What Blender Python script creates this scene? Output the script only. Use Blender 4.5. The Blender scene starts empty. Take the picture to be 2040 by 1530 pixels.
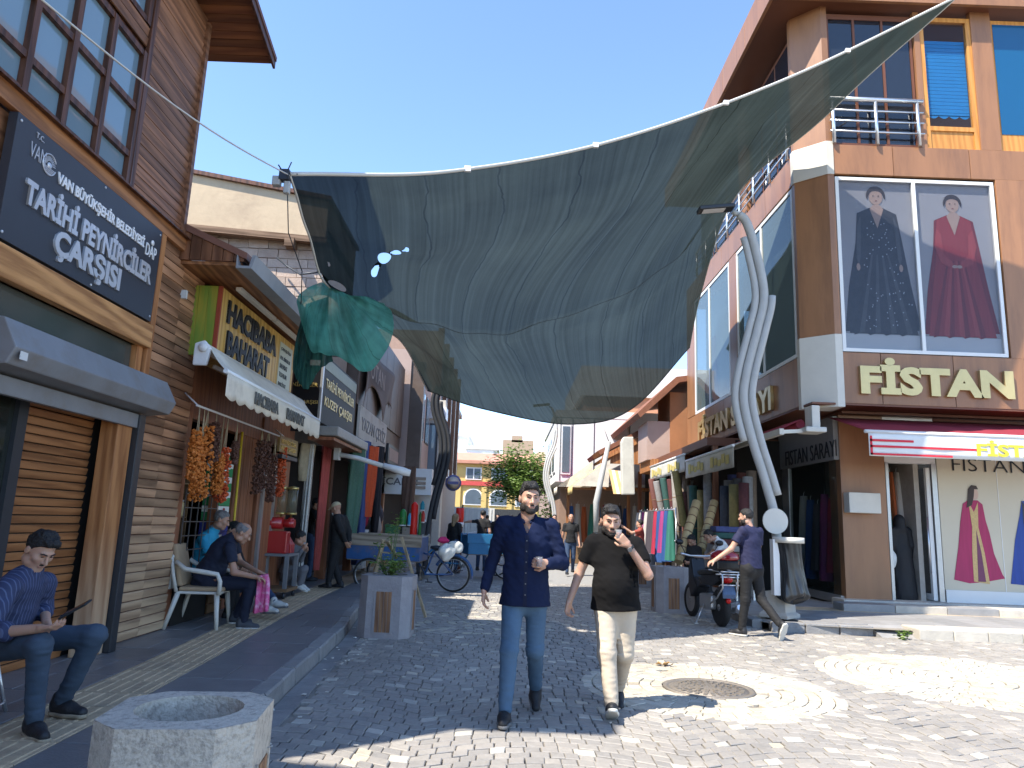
import bpy, bmesh, math, random
import numpy as np
from mathutils import Vector, Matrix
random.seed(7); np.random.seed(7)
S = bpy.context.scene
# ---------------------------------------------------------------- camera
FPX, PITCH, ROLL, CAMZ = 1450.0, math.radians(10.7), math.radians(2.2), 1.5
cam = bpy.data.objects.new('camera', bpy.data.cameras.new('camera'))
S.collection.objects.link(cam); S.camera = cam
cam.data.sensor_width = 36.0; cam.data.lens = FPX/2040*36
cam.data.clip_start = 0.05; cam.data.clip_end = 3000
cam.matrix_world = Matrix.Translation((0, 0, CAMZ)) @ Matrix.Rotation(math.pi/2+PITCH, 4, 'X') @ Matrix.Rotation(ROLL, 4, 'Z')
# ---------------------------------------------------------------- light: sun from behind the left shoulder, high
SUN_EL, SH_AZ = math.radians(55), math.radians(53)      # shadows run towards +X and +Y
sd = Vector((math.sin(SH_AZ)*math.cos(SUN_EL), math.cos(SH_AZ)*math.cos(SUN_EL), -math.sin(SUN_EL)))
sun = bpy.data.objects.new('sun', bpy.data.lights.new('sun', 'SUN'))
S.collection.objects.link(sun)
sun.data.energy = 3.3; sun.data.angle = math.radians(0.55); sun.data.color = (1, .93, .82)
sun.rotation_euler = sd.to_track_quat('-Z', 'Y').to_euler()
W = bpy.data.worlds.new('World'); S.world = W; W.use_nodes = True
wn, wl = W.node_tree.nodes, W.node_tree.links
sky = wn.new('ShaderNodeTexSky'); sky.sky_type = 'NISHITA'; sky.sun_disc = False
sky.sun_elevation = SUN_EL
sky.sun_rotation = math.atan2(-sd.x, -sd.y)
sky.altitude = 1700; sky.air_density = 1.0; sky.dust_density = .1; sky.ozone_density = 3.4
bg = wn['Background']; bg.inputs[1].default_value = 0.15
# thin white clouds low over the horizon
tc = wn.new('ShaderNodeTexCoord'); mp = wn.new('ShaderNodeMapping'); mp.inputs['Scale'].default_value = (1.6, 1.6, 5.5)
nz = wn.new('ShaderNodeTexNoise'); nz.inputs['Scale'].default_value = 2.3; nz.inputs['Detail'].default_value = 7; nz.inputs['Roughness'].default_value = .62
cr = wn.new('ShaderNodeValToRGB'); cr.color_ramp.elements[0].position = .55; cr.color_ramp.elements[1].position = .74
sx = wn.new('ShaderNodeSeparateXYZ'); mr = wn.new('ShaderNodeMapRange')
mr.inputs['From Min'].default_value = .27; mr.inputs['From Max'].default_value = .14
mu = wn.new('ShaderNodeMath'); mu.operation = 'MULTIPLY'
mx = wn.new('ShaderNodeMixRGB'); mx.inputs[2].default_value = (6, 6.1, 6.3, 1)
wl.new(tc.outputs['Generated'], mp.inputs[0]); wl.new(mp.outputs[0], nz.inputs[0]); wl.new(nz.outputs[0], cr.inputs[0])
wl.new(tc.outputs['Generated'], sx.inputs[0]); wl.new(sx.outputs['Z'], mr.inputs['Value'])
wl.new(cr.outputs[0], mu.inputs[0]); wl.new(mr.outputs[0], mu.inputs[1]); wl.new(mu.outputs[0], mx.inputs[0])
wl.new(sky.outputs[0], mx.inputs[1]); wl.new(mx.outputs[0], bg.inputs[0])
S.view_settings.view_transform = 'Standard'; S.view_settings.look = 'None'
S.view_settings.exposure = 1.62; S.view_settings.gamma = 1; S.view_settings.use_curve_mapping = False
S.render.engine = 'CYCLES'
try:
    S.cycles.use_denoising = True; S.cycles.denoiser = 'OPENIMAGEDENOISE'
except Exception: pass
S.cycles.max_bounces = 8; S.cycles.transparent_max_bounces = 12; S.cycles.caustics_reflective = False; S.cycles.caustics_refractive = False
S.cycles.sample_clamp_indirect = 6

# ---------------------------------------------------------------- photo point -> place in the world (2040 x 1530 frame)
_fw = np.array([0, math.cos(PITCH), math.sin(PITCH)]); _rt = np.array([1., 0, 0]); _up = np.cross(_rt, _fw)
_R = _rt*math.cos(ROLL)+_up*math.sin(ROLL); _U = -_rt*math.sin(ROLL)+_up*math.cos(ROLL)
_C = np.array([0, 0, CAMZ])
def _ray(u, v): return _R*(u-1020)/FPX+_U*(765-v)/FPX+_fw
def PY(u, v, Y): d = _ray(u, v); return Vector(_C+d*(Y/d[1]))
def PX(u, v, X): d = _ray(u, v); return Vector(_C+d*(X/d[0]))
def PZ(u, v, Z): d = _ray(u, v); return Vector(_C+d*((Z-CAMZ)/d[2]))

# ---------------------------------------------------------------- helpers
COL = S.collection
def setp(o, label=None, cat=None, group=None, kind=None):
    if label: o['label'] = label
    if cat: o['category'] = cat
    if group: o['group'] = group
    if kind: o['kind'] = kind
    return o
def thing(name, label, cat, loc=(0, 0, 0), rz=0, group=None):
    o = bpy.data.objects.new(name, None); COL.objects.link(o)
    o.empty_display_size = .1; o.location = loc; o.rotation_euler = (0, 0, rz)
    return setp(o, label, cat, group)
def link(name, me, mats=None, parent=None, local=False):
    o = bpy.data.objects.new(name, me); COL.objects.link(o)
    if mats is not None:
        me.materials.clear()
        for m in (mats if isinstance(mats, (list, tuple)) else [mats]): me.materials.append(m)
    if parent is not None:
        o.parent = parent
        if not local and parent.parent is None: o.matrix_parent_inverse = parent.matrix_basis.inverted()
    return o
def copy_tree(o, parent=None):
    c = o.copy(); COL.objects.link(c); c.parent = parent
    for ch in list(o.children): copy_tree(ch, c)
    return c
class MB:
    """collects shapes into one mesh"""
    def __init__(s): s.v = []; s.f = []; s.m = []; s.sm = []
    def add(s, vs, fs, mi=0, smooth=False):
        b = len(s.v); s.v += [tuple(x) for x in vs]
        for f in fs: s.f.append(tuple(b+i for i in f)); s.m.append(mi); s.sm.append(smooth)
        return s
    def box(s, x0, x1, y0, y1, z0, z1, mi=0):
        if x0 > x1: x0, x1 = x1, x0
        if y0 > y1: y0, y1 = y1, y0
        if z0 > z1: z0, z1 = z1, z0
        vs = [(x, y, z) for z in (z0, z1) for y in (y0, y1) for x in (x0, x1)]
        return s.add(vs, [(0, 2, 3, 1), (4, 5, 7, 6), (0, 1, 5, 4), (2, 6, 7, 3), (0, 4, 6, 2), (1, 3, 7, 5)], mi)
    def obox(s, c, ax, ay, az, mi=0):
        """oriented box: centre and three half-axis vectors"""
        c, ax, ay, az = Vector(c), Vector(ax), Vector(ay), Vector(az)
        if ax.cross(ay).dot(az) < 0: ax = -ax
        vs = [c+ax*i+ay*j+az*k for k in (-1, 1) for j in (-1, 1) for i in (-1, 1)]
        return s.add(vs, [(0, 2, 3, 1), (4, 5, 7, 6), (0, 1, 5, 4), (2, 6, 7, 3), (0, 4, 6, 2), (1, 3, 7, 5)], mi)
    def bar(s, a, b, w, h=None, mi=0, up=(0, 0, 1)):
        """square bar from a to b"""
        a, b = Vector(a), Vector(b); d = (b-a); L = d.length; d.normalize(); h = h or w
        u = Vector(up)
        if abs(d.dot(u)) > .98: u = Vector((1, 0, 0))
        sx_ = d.cross(u).normalized(); su = sx_.cross(d).normalized()
        return s.obox((a+b)/2, d*L/2, sx_*w/2, su*h/2, mi)
    def tube(s, pts, r, seg=8, mi=0, smooth=True, cap=True, closed=False):
        pts = [Vector(p) for p in pts]; n = len(pts)
        rs = r if isinstance(r, (list, tuple)) else [r]*n
        t0 = (pts[1]-pts[0]).normalized(); nrm = t0.orthogonal().normalized(); vs = []
        for i, p in enumerate(pts):
            if closed: t = (pts[(i+1) % n]-pts[i-1]).normalized()
            else: t = (pts[min(i+1, n-1)]-pts[max(i-1, 0)]).normalized()
            nrm = (nrm-t*nrm.dot(t))
            nrm = nrm.normalized() if nrm.length > 1e-6 else t.orthogonal().normalized()
            bn = t.cross(nrm)
            for k in range(seg):
                a = 2*math.pi*k/seg; vs.append(p+(nrm*math.cos(a)+bn*math.sin(a))*rs[i])
        fs = []
        for i in range(n if closed else n-1):
            j = (i+1) % n
            for k in range(seg): fs.append((i*seg+k, i*seg+(k+1) % seg, j*seg+(k+1) % seg, j*seg+k))
        s.add(vs, fs, mi, smooth)
        if cap and not closed:
            b = len(s.v)-n*seg
            s.f += [tuple(b+k for k in range(seg))[::-1], tuple(b+(n-1)*seg+k for k in range(seg))]; s.m += [mi, mi]; s.sm += [False, False]
        return s
    def lathe(s, prof, c=(0, 0, 0), seg=16, mi=0, smooth=True, axis='Z', sx=1, sy=1):
        """prof = [(radius, height)...]"""
        c = Vector(c); vs = []
        for r, h in prof:
            for k in range(seg):
                a = 2*math.pi*k/seg; x, y = r*math.cos(a)*sx, r*math.sin(a)*sy
                vs.append(c+Vector({'Z': (x, y, h), 'Y': (x, h, y), 'X': (h, x, y)}[axis]))
        n = len(prof); fs = []
        for i in range(n-1):
            for k in range(seg): fs.append((i*seg+k, i*seg+(k+1) % seg, (i+1)*seg+(k+1) % seg, (i+1)*seg+k))
        s.add(vs, fs, mi, smooth)
        b = len(s.v)-n*seg
        for i, rev in ((0, True), (n-1, False)):
            if prof[i][0] > 1e-5:
                f = tuple(b+i*seg+k for k in range(seg)); s.f.append(f[::-1] if rev else f); s.m.append(mi); s.sm.append(False)
        return s
    def prism(s, poly, d, mi=0):
        """polygon (3D points) extruded by vector d"""
        d = Vector(d); p = [Vector(q) for q in poly]; n = len(p)
        vs = p+[q+d for q in p]
        fs = [tuple(range(n))[::-1], tuple(range(n, 2*n))]+[(i, (i+1) % n, n+(i+1) % n, n+i) for i in range(n)]
        return s.add(vs, fs, mi)
    def grid(s, fn, nu, nv, mi=0, smooth=True, skip=None):
        vs = [fn(i/nu, j/nv) for j in range(nv+1) for i in range(nu+1)]; fs = []
        for j in range(nv):
            for i in range(nu):
                if skip and skip((i+.5)/nu, (j+.5)/nv): continue
                a = j*(nu+1)+i; fs.append((a, a+1, a+nu+2, a+nu+1))
        return s.add(vs, fs, mi, smooth)
    def mesh(s, name='mesh'):
        me = bpy.data.meshes.new(name); me.from_pydata(s.v, [], s.f)
        if any(s.m): me.polygons.foreach_set('material_index', s.m)
        if any(s.sm): me.polygons.foreach_set('use_smooth', s.sm)
        me.update(); return me
    def build(s, name, mats, parent=None, bevel=0, local=False, fix=False, seg=2):
        me = s.mesh(name)
        if fix or bevel:
            bm = bmesh.new(); bm.from_mesh(me)
            bmesh.ops.recalc_face_normals(bm, faces=bm.faces)
            if bevel:
                es = [e for e in bm.edges if len(e.link_faces) == 2 and e.calc_face_angle(0) > .6]
                bmesh.ops.bevel(bm, geom=es, offset=bevel, segments=seg, affect='EDGES', profile=.6, clamp_overlap=True)
            bm.to_mesh(me); bm.free()
        return link(name, me, mats, parent, local)
def solidify(o, t, off=0):
    m = o.modifiers.new('s', 'SOLIDIFY'); m.thickness = t; m.offset = off; return o

# ---------------------------------------------------------------- procedural materials
_mats = {}
def _new(name):
    m = bpy.data.materials.new(name); m.use_nodes = True
    return m, m.node_tree.nodes, m.node_tree.links, m.node_tree.nodes['Principled BSDF']
def M(name, col, rough=.6, var=.25, scale=6, bump=.15, metal=0, stretch=(1, 1, 1), rnd=.0, spec=.4, fine=0, dirt=None, emis=0, sheen=0, coat=0, bscale=None):
    """plain surface: base colour with noise variation, fine bump; rnd = tint per object"""
    if name in _mats: return _mats[name]
    m, n, l, p = _new(name)
    co = n.new('ShaderNodeTexCoord'); mp = n.new('ShaderNodeMapping'); mp.inputs['Scale'].default_value = stretch
    l.new(co.outputs['Object'], mp.inputs[0])
    no = n.new('ShaderNodeTexNoise'); no.inputs['Scale'].default_value = scale; no.inputs['Detail'].default_value = 6; no.inputs['Roughness'].default_value = .6
    l.new(mp.outputs[0], no.inputs[0])
    hs = n.new('ShaderNodeHueSaturation'); hs.inputs['Color'].default_value = (*col, 1)
    ma = n.new('ShaderNodeMath'); ma.operation = 'MULTIPLY_ADD'; ma.inputs[1].default_value = 2*var; ma.inputs[2].default_value = 1-var
    l.new(no.outputs[0], ma.inputs[0])
    val = ma.outputs[0]
    if rnd:
        oi = n.new('ShaderNodeObjectInfo'); m2 = n.new('ShaderNodeMath'); m2.operation = 'MULTIPLY_ADD'
        m2.inputs[1].default_value = 2*rnd; m2.inputs[2].default_value = 1-rnd
        l.new(oi.outputs['Random'], m2.inputs[0])
        m3 = n.new('ShaderNodeMath'); m3.operation = 'MULTIPLY'; l.new(val, m3.inputs[0]); l.new(m2.outputs[0], m3.inputs[1]); val = m3.outputs[0]
        ad = n.new('ShaderNodeVectorMath'); ad.operation = 'MULTIPLY_ADD'; ad.inputs[1].default_value = (9, 9, 9)
        l.new(oi.outputs['Random'], ad.inputs[0]); l.new(co.outputs['Object'], ad.inputs[2]); l.new(ad.outputs[0], mp.inputs[0])
    l.new(val, hs.inputs['Value'])
    out = hs.outputs[0]
    if dirt:
        n2 = n.new('ShaderNodeTexNoise'); n2.inputs['Scale'].default_value = dirt[2] if len(dirt) > 2 else 2.5; n2.inputs['Detail'].default_value = 9; n2.inputs['Roughness'].default_value = .7
        l.new(mp.outputs[0], n2.inputs[0])
        rp = n.new('ShaderNodeValToRGB'); rp.color_ramp.elements[0].position = .48; rp.color_ramp.elements[1].position = .68
        l.new(n2.outputs[0], rp.inputs[0])
        mm = n.new('ShaderNodeMath'); mm.operation = 'MULTIPLY'; mm.inputs[1].default_value = dirt[1]; l.new(rp.outputs[0], mm.inputs[0])
        mi = n.new('ShaderNodeMixRGB'); mi.inputs[2].default_value = (*dirt[0], 1)
        l.new(mm.outputs[0], mi.inputs[0]); l.new(out, mi.inputs[1]); out = mi.outputs[0]
    l.new(out, p.inputs['Base Color'])
    p.inputs['Roughness'].default_value = rough; p.inputs['Metallic'].default_value = metal; p.inputs['Specular IOR Level'].default_value = spec
    if sheen: p.inputs['Sheen Weight'].default_value = sheen
    if coat: p.inputs['Coat Weight'].default_value = coat; p.inputs['Coat Roughness'].default_value = .08
    if bump:
        nb = n.new('ShaderNodeTexNoise'); nb.inputs['Scale'].default_value = bscale or scale*6; nb.inputs['Detail'].default_value = 5
        l.new(mp.outputs[0], nb.inputs[0])
        b = n.new('ShaderNodeBump'); b.inputs['Strength'].default_value = bump; b.inputs['Distance'].default_value = .02
        l.new(nb.outputs[0], b.inputs['Height']); l.new(b.outputs[0], p.inputs['Normal'])
    if emis:
        p.inputs['Emission Color'].default_value = (*col, 1); p.inputs['Emission Strength'].default_value = emis
    _mats[name] = m; return m
def WOOD(name, c1, c2, axis='Y', rnd=.3, rough=.55, scale=1.0, weather=None, spec=.35):
    """grained wood running along an axis; weather = (colour, z0, z1): bleached below z1"""
    if name in _mats: return _mats[name]
    m, n, l, p = _new(name)
    co = n.new('ShaderNodeTexCoord'); mp = n.new('ShaderNodeMapping')
    k = {'X': (.7, 9, 9), 'Y': (9, .7, 9), 'Z': (9, 9, .7)}[axis]; mp.inputs['Scale'].default_value = [q*scale for q in k]
    oi = n.new('ShaderNodeObjectInfo'); ad = n.new('ShaderNodeVectorMath'); ad.operation = 'MULTIPLY_ADD'; ad.inputs[1].default_value = (31, 17, 23)
    l.new(oi.outputs['Random'], ad.inputs[0]); l.new(co.outputs['Object'], ad.inputs[2]); l.new(ad.outputs[0], mp.inputs[0])
    no = n.new('ShaderNodeTexNoise'); no.inputs['Scale'].default_value = 2.2; no.inputs['Detail'].default_value = 7; no.inputs['Roughness'].default_value = .6; no.inputs['Distortion'].default_value = .9
    l.new(mp.outputs[0], no.inputs[0])
    wv = n.new('ShaderNodeTexWave'); wv.inputs['Scale'].default_value = .55; wv.inputs['Distortion'].default_value = 9; wv.inputs['Detail'].default_value = 3; wv.inputs['Detail Scale'].default_value = .8
    wv.bands_direction = 'DIAGONAL'; l.new(mp.outputs[0], wv.inputs[0])
    mi0 = n.new('ShaderNodeMath'); mi0.operation = 'MULTIPLY_ADD'; mi0.inputs[1].default_value = .45; l.new(wv.outputs['Fac'], mi0.inputs[0]); l.new(no.outputs[0], mi0.inputs[2])
    rp = n.new('ShaderNodeValToRGB'); rp.color_ramp.elements[0].position = .42; rp.color_ramp.elements[1].position = .95
    rp.color_ramp.elements[0].color = (*c1, 1); rp.color_ramp.elements[1].color = (*c2, 1); l.new(mi0.outputs[0], rp.inputs[0])
    hs = n.new('ShaderNodeHueSaturation'); l.new(rp.outputs[0], hs.inputs['Color'])
    m2 = n.new('ShaderNodeMath'); m2.operation = 'MULTIPLY_ADD'; m2.inputs[1].default_value = 2*rnd; m2.inputs[2].default_value = 1-rnd
    l.new(oi.outputs['Random'], m2.inputs[0]); l.new(m2.outputs[0], hs.inputs['Value'])
    out = hs.outputs[0]
    if weather:
        ge = n.new('ShaderNodeNewGeometry'); se = n.new('ShaderNodeSeparateXYZ'); l.new(ge.outputs['Position'], se.inputs[0])
        mr_ = n.new('ShaderNodeMapRange'); mr_.inputs['From Min'].default_value = weather[2]; mr_.inputs['From Max'].default_value = weather[1]
        l.new(se.outputs['Z'], mr_.inputs['Value'])
        mu_ = n.new('ShaderNodeMath'); mu_.operation = 'MULTIPLY'; l.new(mr_.outputs[0], mu_.inputs[0]); l.new(mi0.outputs[0], mu_.inputs[1])
        mi = n.new('ShaderNodeMixRGB'); mi.inputs[2].default_value = (*weather[0], 1); l.new(mu_.outputs[0], mi.inputs[0]); l.new(out, mi.inputs[1]); out = mi.outputs[0]
    l.new(out, p.inputs['Base Color']); p.inputs['Roughness'].default_value = rough; p.inputs['Specular IOR Level'].default_value = spec
    b = n.new('ShaderNodeBump'); b.inputs['Strength'].default_value = .35; b.inputs['Distance'].default_value = .008
    l.new(mi0.outputs[0], b.inputs['Height']); l.new(b.outputs[0], p.inputs['Normal'])
    _mats[name] = m; return m
def GLASS(name, tint=(.5, .6, .62), alpha=.35, rough=.03, base=(.03, .05, .06), dust=.1):
    """window glass: reflective pane that lets part of what is behind it through"""
    if name in _mats: return _mats[name]
    m, n, l, p = _new(name)
    p.inputs['Base Color'].default_value = (*base, 1); p.inputs['Roughness'].default_value = rough; p.inputs['Specular IOR Level'].default_value = .8; p.inputs['IOR'].default_value = 1.6
    co = n.new('ShaderNodeTexCoord'); no = n.new('ShaderNodeTexNoise'); no.inputs['Scale'].default_value = 1.1; no.inputs['Detail'].default_value = 3
    l.new(co.outputs['Object'], no.inputs[0]); b = n.new('ShaderNodeBump'); b.inputs['Strength'].default_value = .04; b.inputs['Distance'].default_value = .05
    l.new(no.outputs[0], b.inputs['Height']); l.new(b.outputs[0], p.inputs['Normal'])
    t = n.new('ShaderNodeBsdfTransparent'); t.inputs[0].default_value = (*tint, 1)
    mix = n.new('ShaderNodeMixShader'); mix.inputs[0].default_value = alpha
    l.new(p.outputs[0], mix.inputs[1]); l.new(t.outputs[0], mix.inputs[2])
    l.new(mix.outputs[0], n['Material Output'].inputs[0]); _mats[name] = m; return m
def CLOTHNET(name, col, transp=.15, trans=.35, streak=True, sc=(60, 3, 1), tcol=None):
    """woven shade net: part open, part translucent; streaks follow the weave (UV)"""
    if name in _mats: return _mats[name]
    m, n, l, p = _new(name)
    uv = n.new('ShaderNodeTexCoord'); mp = n.new('ShaderNodeMapping'); mp.inputs['Scale'].default_value = sc
    l.new(uv.outputs['UV'], mp.inputs[0]); no = n.new('ShaderNodeTexNoise'); no.inputs['Scale'].default_value = 1.0; no.inputs['Detail'].default_value = 5; no.inputs['Roughness'].default_value = .65
    l.new(mp.outputs[0], no.inputs[0])
    hs = n.new('ShaderNodeHueSaturation'); hs.inputs['Color'].default_value = (*col, 1)
    n2 = n.new('ShaderNodeTexNoise'); n2.inputs['Scale'].default_value = 5; n2.inputs['Detail'].default_value = 4; l.new(uv.outputs['UV'], n2.inputs[0])
    mm = n.new('ShaderNodeMath'); mm.operation = 'ADD'; l.new(no.outputs[0], mm.inputs[0]); l.new(n2.outputs[0], mm.inputs[1])
    ma = n.new('ShaderNodeMath'); ma.operation = 'MULTIPLY_ADD'; ma.inputs[1].default_value = 1.3; ma.inputs[2].default_value = -.3; l.new(mm.outputs[0], ma.inputs[0])
    su = n.new('ShaderNodeSeparateXYZ'); l.new(uv.outputs['UV'], su.inputs[0]); k1 = n.new('ShaderNodeMath'); k1.operation = 'MULTIPLY_ADD'; k1.inputs[1].default_value = 8.5; l.new(su.outputs[0], k1.inputs[0]); kn2 = n.new('ShaderNodeMath'); kn2.operation = 'MULTIPLY'; kn2.inputs[1].default_value = .5; l.new(n2.outputs[0], kn2.inputs[0]); l.new(kn2.outputs[0], k1.inputs[2])
    k2 = n.new('ShaderNodeMath'); k2.operation = 'FRACT'; l.new(k1.outputs[0], k2.inputs[0]); k3 = n.new('ShaderNodeMath'); k3.operation = 'GREATER_THAN'; k3.inputs[1].default_value = .975; l.new(k2.outputs[0], k3.inputs[0])
    k4 = n.new('ShaderNodeMath'); k4.operation = 'MULTIPLY_ADD'; k4.inputs[1].default_value = -.42; k4.inputs[2].default_value = 1; l.new(k3.outputs[0], k4.inputs[0]); k5 = n.new('ShaderNodeMath'); k5.operation = 'MULTIPLY'; l.new(k4.outputs[0], k5.inputs[0]); l.new(ma.outputs[0], k5.inputs[1]); l.new(k5.outputs[0], hs.inputs['Value'])
    di = n.new('ShaderNodeBsdfDiffuse'); tr = n.new('ShaderNodeBsdfTranslucent'); tp = n.new('ShaderNodeBsdfTransparent')
    l.new(hs.outputs[0], di.inputs[0])
    if tcol: tr.inputs[0].default_value = (*tcol, 1)
    else: l.new(hs.outputs[0], tr.inputs[0])
    m1 = n.new('ShaderNodeMixShader'); m1.inputs[0].default_value = trans; l.new(di.outputs[0], m1.inputs[1]); l.new(tr.outputs[0], m1.inputs[2])
    m2 = n.new('ShaderNodeMixShader'); l.new(m1.outputs[0], m2.inputs[1]); l.new(tp.outputs[0], m2.inputs[2])
    mb = n.new('ShaderNodeMath'); mb.operation = 'MULTIPLY_ADD'; mb.inputs[1].default_value = transp*1.2; mb.inputs[2].default_value = transp*.4
    l.new(no.outputs[0], mb.inputs[0]); l.new(mb.outputs[0], m2.inputs[0])
    l.new(m2.outputs[0], n['Material Output'].inputs[0]); n.remove(p); _mats[name] = m; return m
def VCOL(name, attr='tint', rough=.7, bump=.3, bscale=30, var=.3, scale=20):
    """colour comes from a face attribute (stone by stone), noise on top"""
    if name in _mats: return _mats[name]
    m, n, l, p = _new(name)
    at = n.new('ShaderNodeAttribute'); at.attribute_name = attr
    co = n.new('ShaderNodeTexCoord'); no = n.new('ShaderNodeTexNoise'); no.inputs['Scale'].default_value = scale; no.inputs['Detail'].default_value = 6; no.inputs['Roughness'].default_value = .7
    l.new(co.outputs['Object'], no.inputs[0]); n1 = n.new('ShaderNodeTexNoise'); n1.inputs['Scale'].default_value = .9; n1.inputs['Detail'].default_value = 6; l.new(co.outputs['Object'], n1.inputs[0])
    ma = n.new('ShaderNodeMath'); ma.operation = 'MULTIPLY_ADD'; ma.inputs[1].default_value = 2*var; ma.inputs[2].default_value = 1-var-.31; l.new(no.outputs[0], ma.inputs[0])
    mc = n.new('ShaderNodeMath'); mc.operation = 'MULTIPLY_ADD'; mc.inputs[1].default_value = .62; l.new(n1.outputs[0], mc.inputs[0]); l.new(ma.outputs[0], mc.inputs[2])
    hs = n.new('ShaderNodeHueSaturation'); l.new(at.outputs['Color'], hs.inputs['Color']); l.new(mc.outputs[0], hs.inputs['Value'])
    l.new(hs.outputs[0], p.inputs['Base Color']); p.inputs['Roughness'].default_value = rough; p.inputs['Specular IOR Level'].default_value = .35
    nb = n.new('ShaderNodeTexNoise'); nb.inputs['Scale'].default_value = bscale; nb.inputs['Detail'].default_value = 6; l.new(co.outputs['Object'], nb.inputs[0])
    b = n.new('ShaderNodeBump'); b.inputs['Strength'].default_value = bump; b.inputs['Distance'].default_value = .01; l.new(nb.outputs[0], b.inputs['Height']); l.new(b.outputs[0], p.inputs['Normal'])
    _mats[name] = m; return m
def STRIPE(name, c1, c2, axis, period, duty=.5, rough=.75, var=.15, rot=0):
    """flat printed or woven stripes across an object axis"""
    if name in _mats: return _mats[name]
    m, n, l, p = _new(name)
    co = n.new('ShaderNodeTexCoord'); se = n.new('ShaderNodeSeparateXYZ'); l.new(co.outputs['Object'], se.inputs[0])
    src = se.outputs[axis]
    dv = n.new('ShaderNodeMath'); dv.operation = 'DIVIDE'; dv.inputs[1].default_value = period; l.new(src, dv.inputs[0])
    fr = n.new('ShaderNodeMath'); fr.operation = 'FRACT'; l.new(dv.outputs[0], fr.inputs[0])
    gt = n.new('ShaderNodeMath'); gt.operation = 'GREATER_THAN'; gt.inputs[1].default_value = duty; l.new(fr.outputs[0], gt.inputs[0])
    mi = n.new('ShaderNodeMixRGB'); mi.inputs[1].default_value = (*c1, 1); mi.inputs[2].default_value = (*c2, 1); l.new(gt.outputs[0], mi.inputs[0])
    no = n.new('ShaderNodeTexNoise'); no.inputs['Scale'].default_value = 12; no.inputs['Detail'].default_value = 5; l.new(co.outputs['Object'], no.inputs[0])
    ma = n.new('ShaderNodeMath'); ma.operation = 'MULTIPLY_ADD'; ma.inputs[1].default_value = 2*var; ma.inputs[2].default_value = 1-var; l.new(no.outputs[0], ma.inputs[0])
    hs = n.new('ShaderNodeHueSaturation'); l.new(mi.outputs[0], hs.inputs['Color']); l.new(ma.outputs[0], hs.inputs['Value'])
    l.new(hs.outputs[0], p.inputs['Base Color']); p.inputs['Roughness'].default_value = rough; _mats[name] = m; return m

# ---------------------------------------------------------------- lettering
def text_pts(s, bold=.0, ext=0.0):
    cu = bpy.data.curves.new('lettering', 'FONT'); cu.body = s; cu.offset = bold; cu.extrude = ext; cu.resolution_u = 3
    o = bpy.data.objects.new('lettering', cu)
    tmp = bpy.data.scenes.new('lettering_bench'); tmp.collection.objects.link(o); 
    with bpy.context.temp_override(scene=tmp, view_layer=tmp.view_layers[0]):
        dg = bpy.context.evaluated_depsgraph_get(); me = bpy.data.meshes.new_from_object(o.evaluated_get(dg))
    bpy.data.scenes.remove(tmp)
    bpy.data.objects.remove(o); bpy.data.curves.remove(cu)
    return me
def text(s, org, right, up, w, h, mat_, parent, bold=.015, depth=.012, name='lettering', mirror=False):
    """a line of letters standing on a plane; w x h is the size of its box, org its lower left corner"""
    me = text_pts(s, bold, .05)
    co = np.empty(len(me.vertices)*3); me.vertices.foreach_get('co', co); co = co.reshape(-1, 3)
    lo, hi = co.min(0), co.max(0); q = (co-lo)/(hi-lo)
    if mirror: q[:, 0] = 1-q[:, 0]
    r, u = np.array(Vector(right).normalized()), np.array(Vector(up).normalized()); nn = np.cross(r, u)
    out = np.array(org)+q[:, :1]*r*w+q[:, 1:2]*u*h+(q[:, 2:3]*depth+.001)*nn
    me.vertices.foreach_set('co', out.ravel()); me.update()
    return link(name, me, mat_, parent)
PEOPLE = True
# ================================================================ ground, road, pavements
def lerp_pts(pts, y):
    ys = [p[0] for p in pts]; xs = [p[1] for p in pts]; return float(np.interp(y, ys, xs))
KL = [(-6, -1.70), (3, -1.72), (6, -1.79), (9.4, -1.97), (12.6, -2.30), (20, -2.75), (40, -3.2)]        # left kerb line
def kerb_left(y): return lerp_pts(KL, y)
def kerb_right(y): return lerp_pts([(12.2, 3.95), (20, 4.1), (40, 4.4)], y)
m_bed = M('joint_sand', (.25, .225, .19), .9, .4, 8, .4)
m_far = M('far_setts', (.26, .255, .24), .8, .35, 14, .6, bscale=22)
m_cob = VCOL('sett_stone', rough=.62, bump=.35, bscale=45)
g = MB().add([(-900, -300, -.12), (900, -300, -.12), (900, 1500, -.12), (-900, 1500, -.12)], [(0, 1, 2, 3)])
setp(g.build('ground', M('dry_ground', (.30, .25, .19), .9, .3, .05, 0)), kind='structure')
road = MB().add([(-40, -10, -.02), (60, -10, -.02), (60, 19, -.02), (-40, 19, -.02)], [(0, 1, 2, 3)]).build('road', m_bed)
setp(road, kind='structure')
setp(MB().add([(-40, 19, -.016), (60, 19, -.016), (60, 62, -.016), (-40, 62, -.016)], [(0, 1, 2, 3)]).build('far_paving', m_far, road), None)

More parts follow.
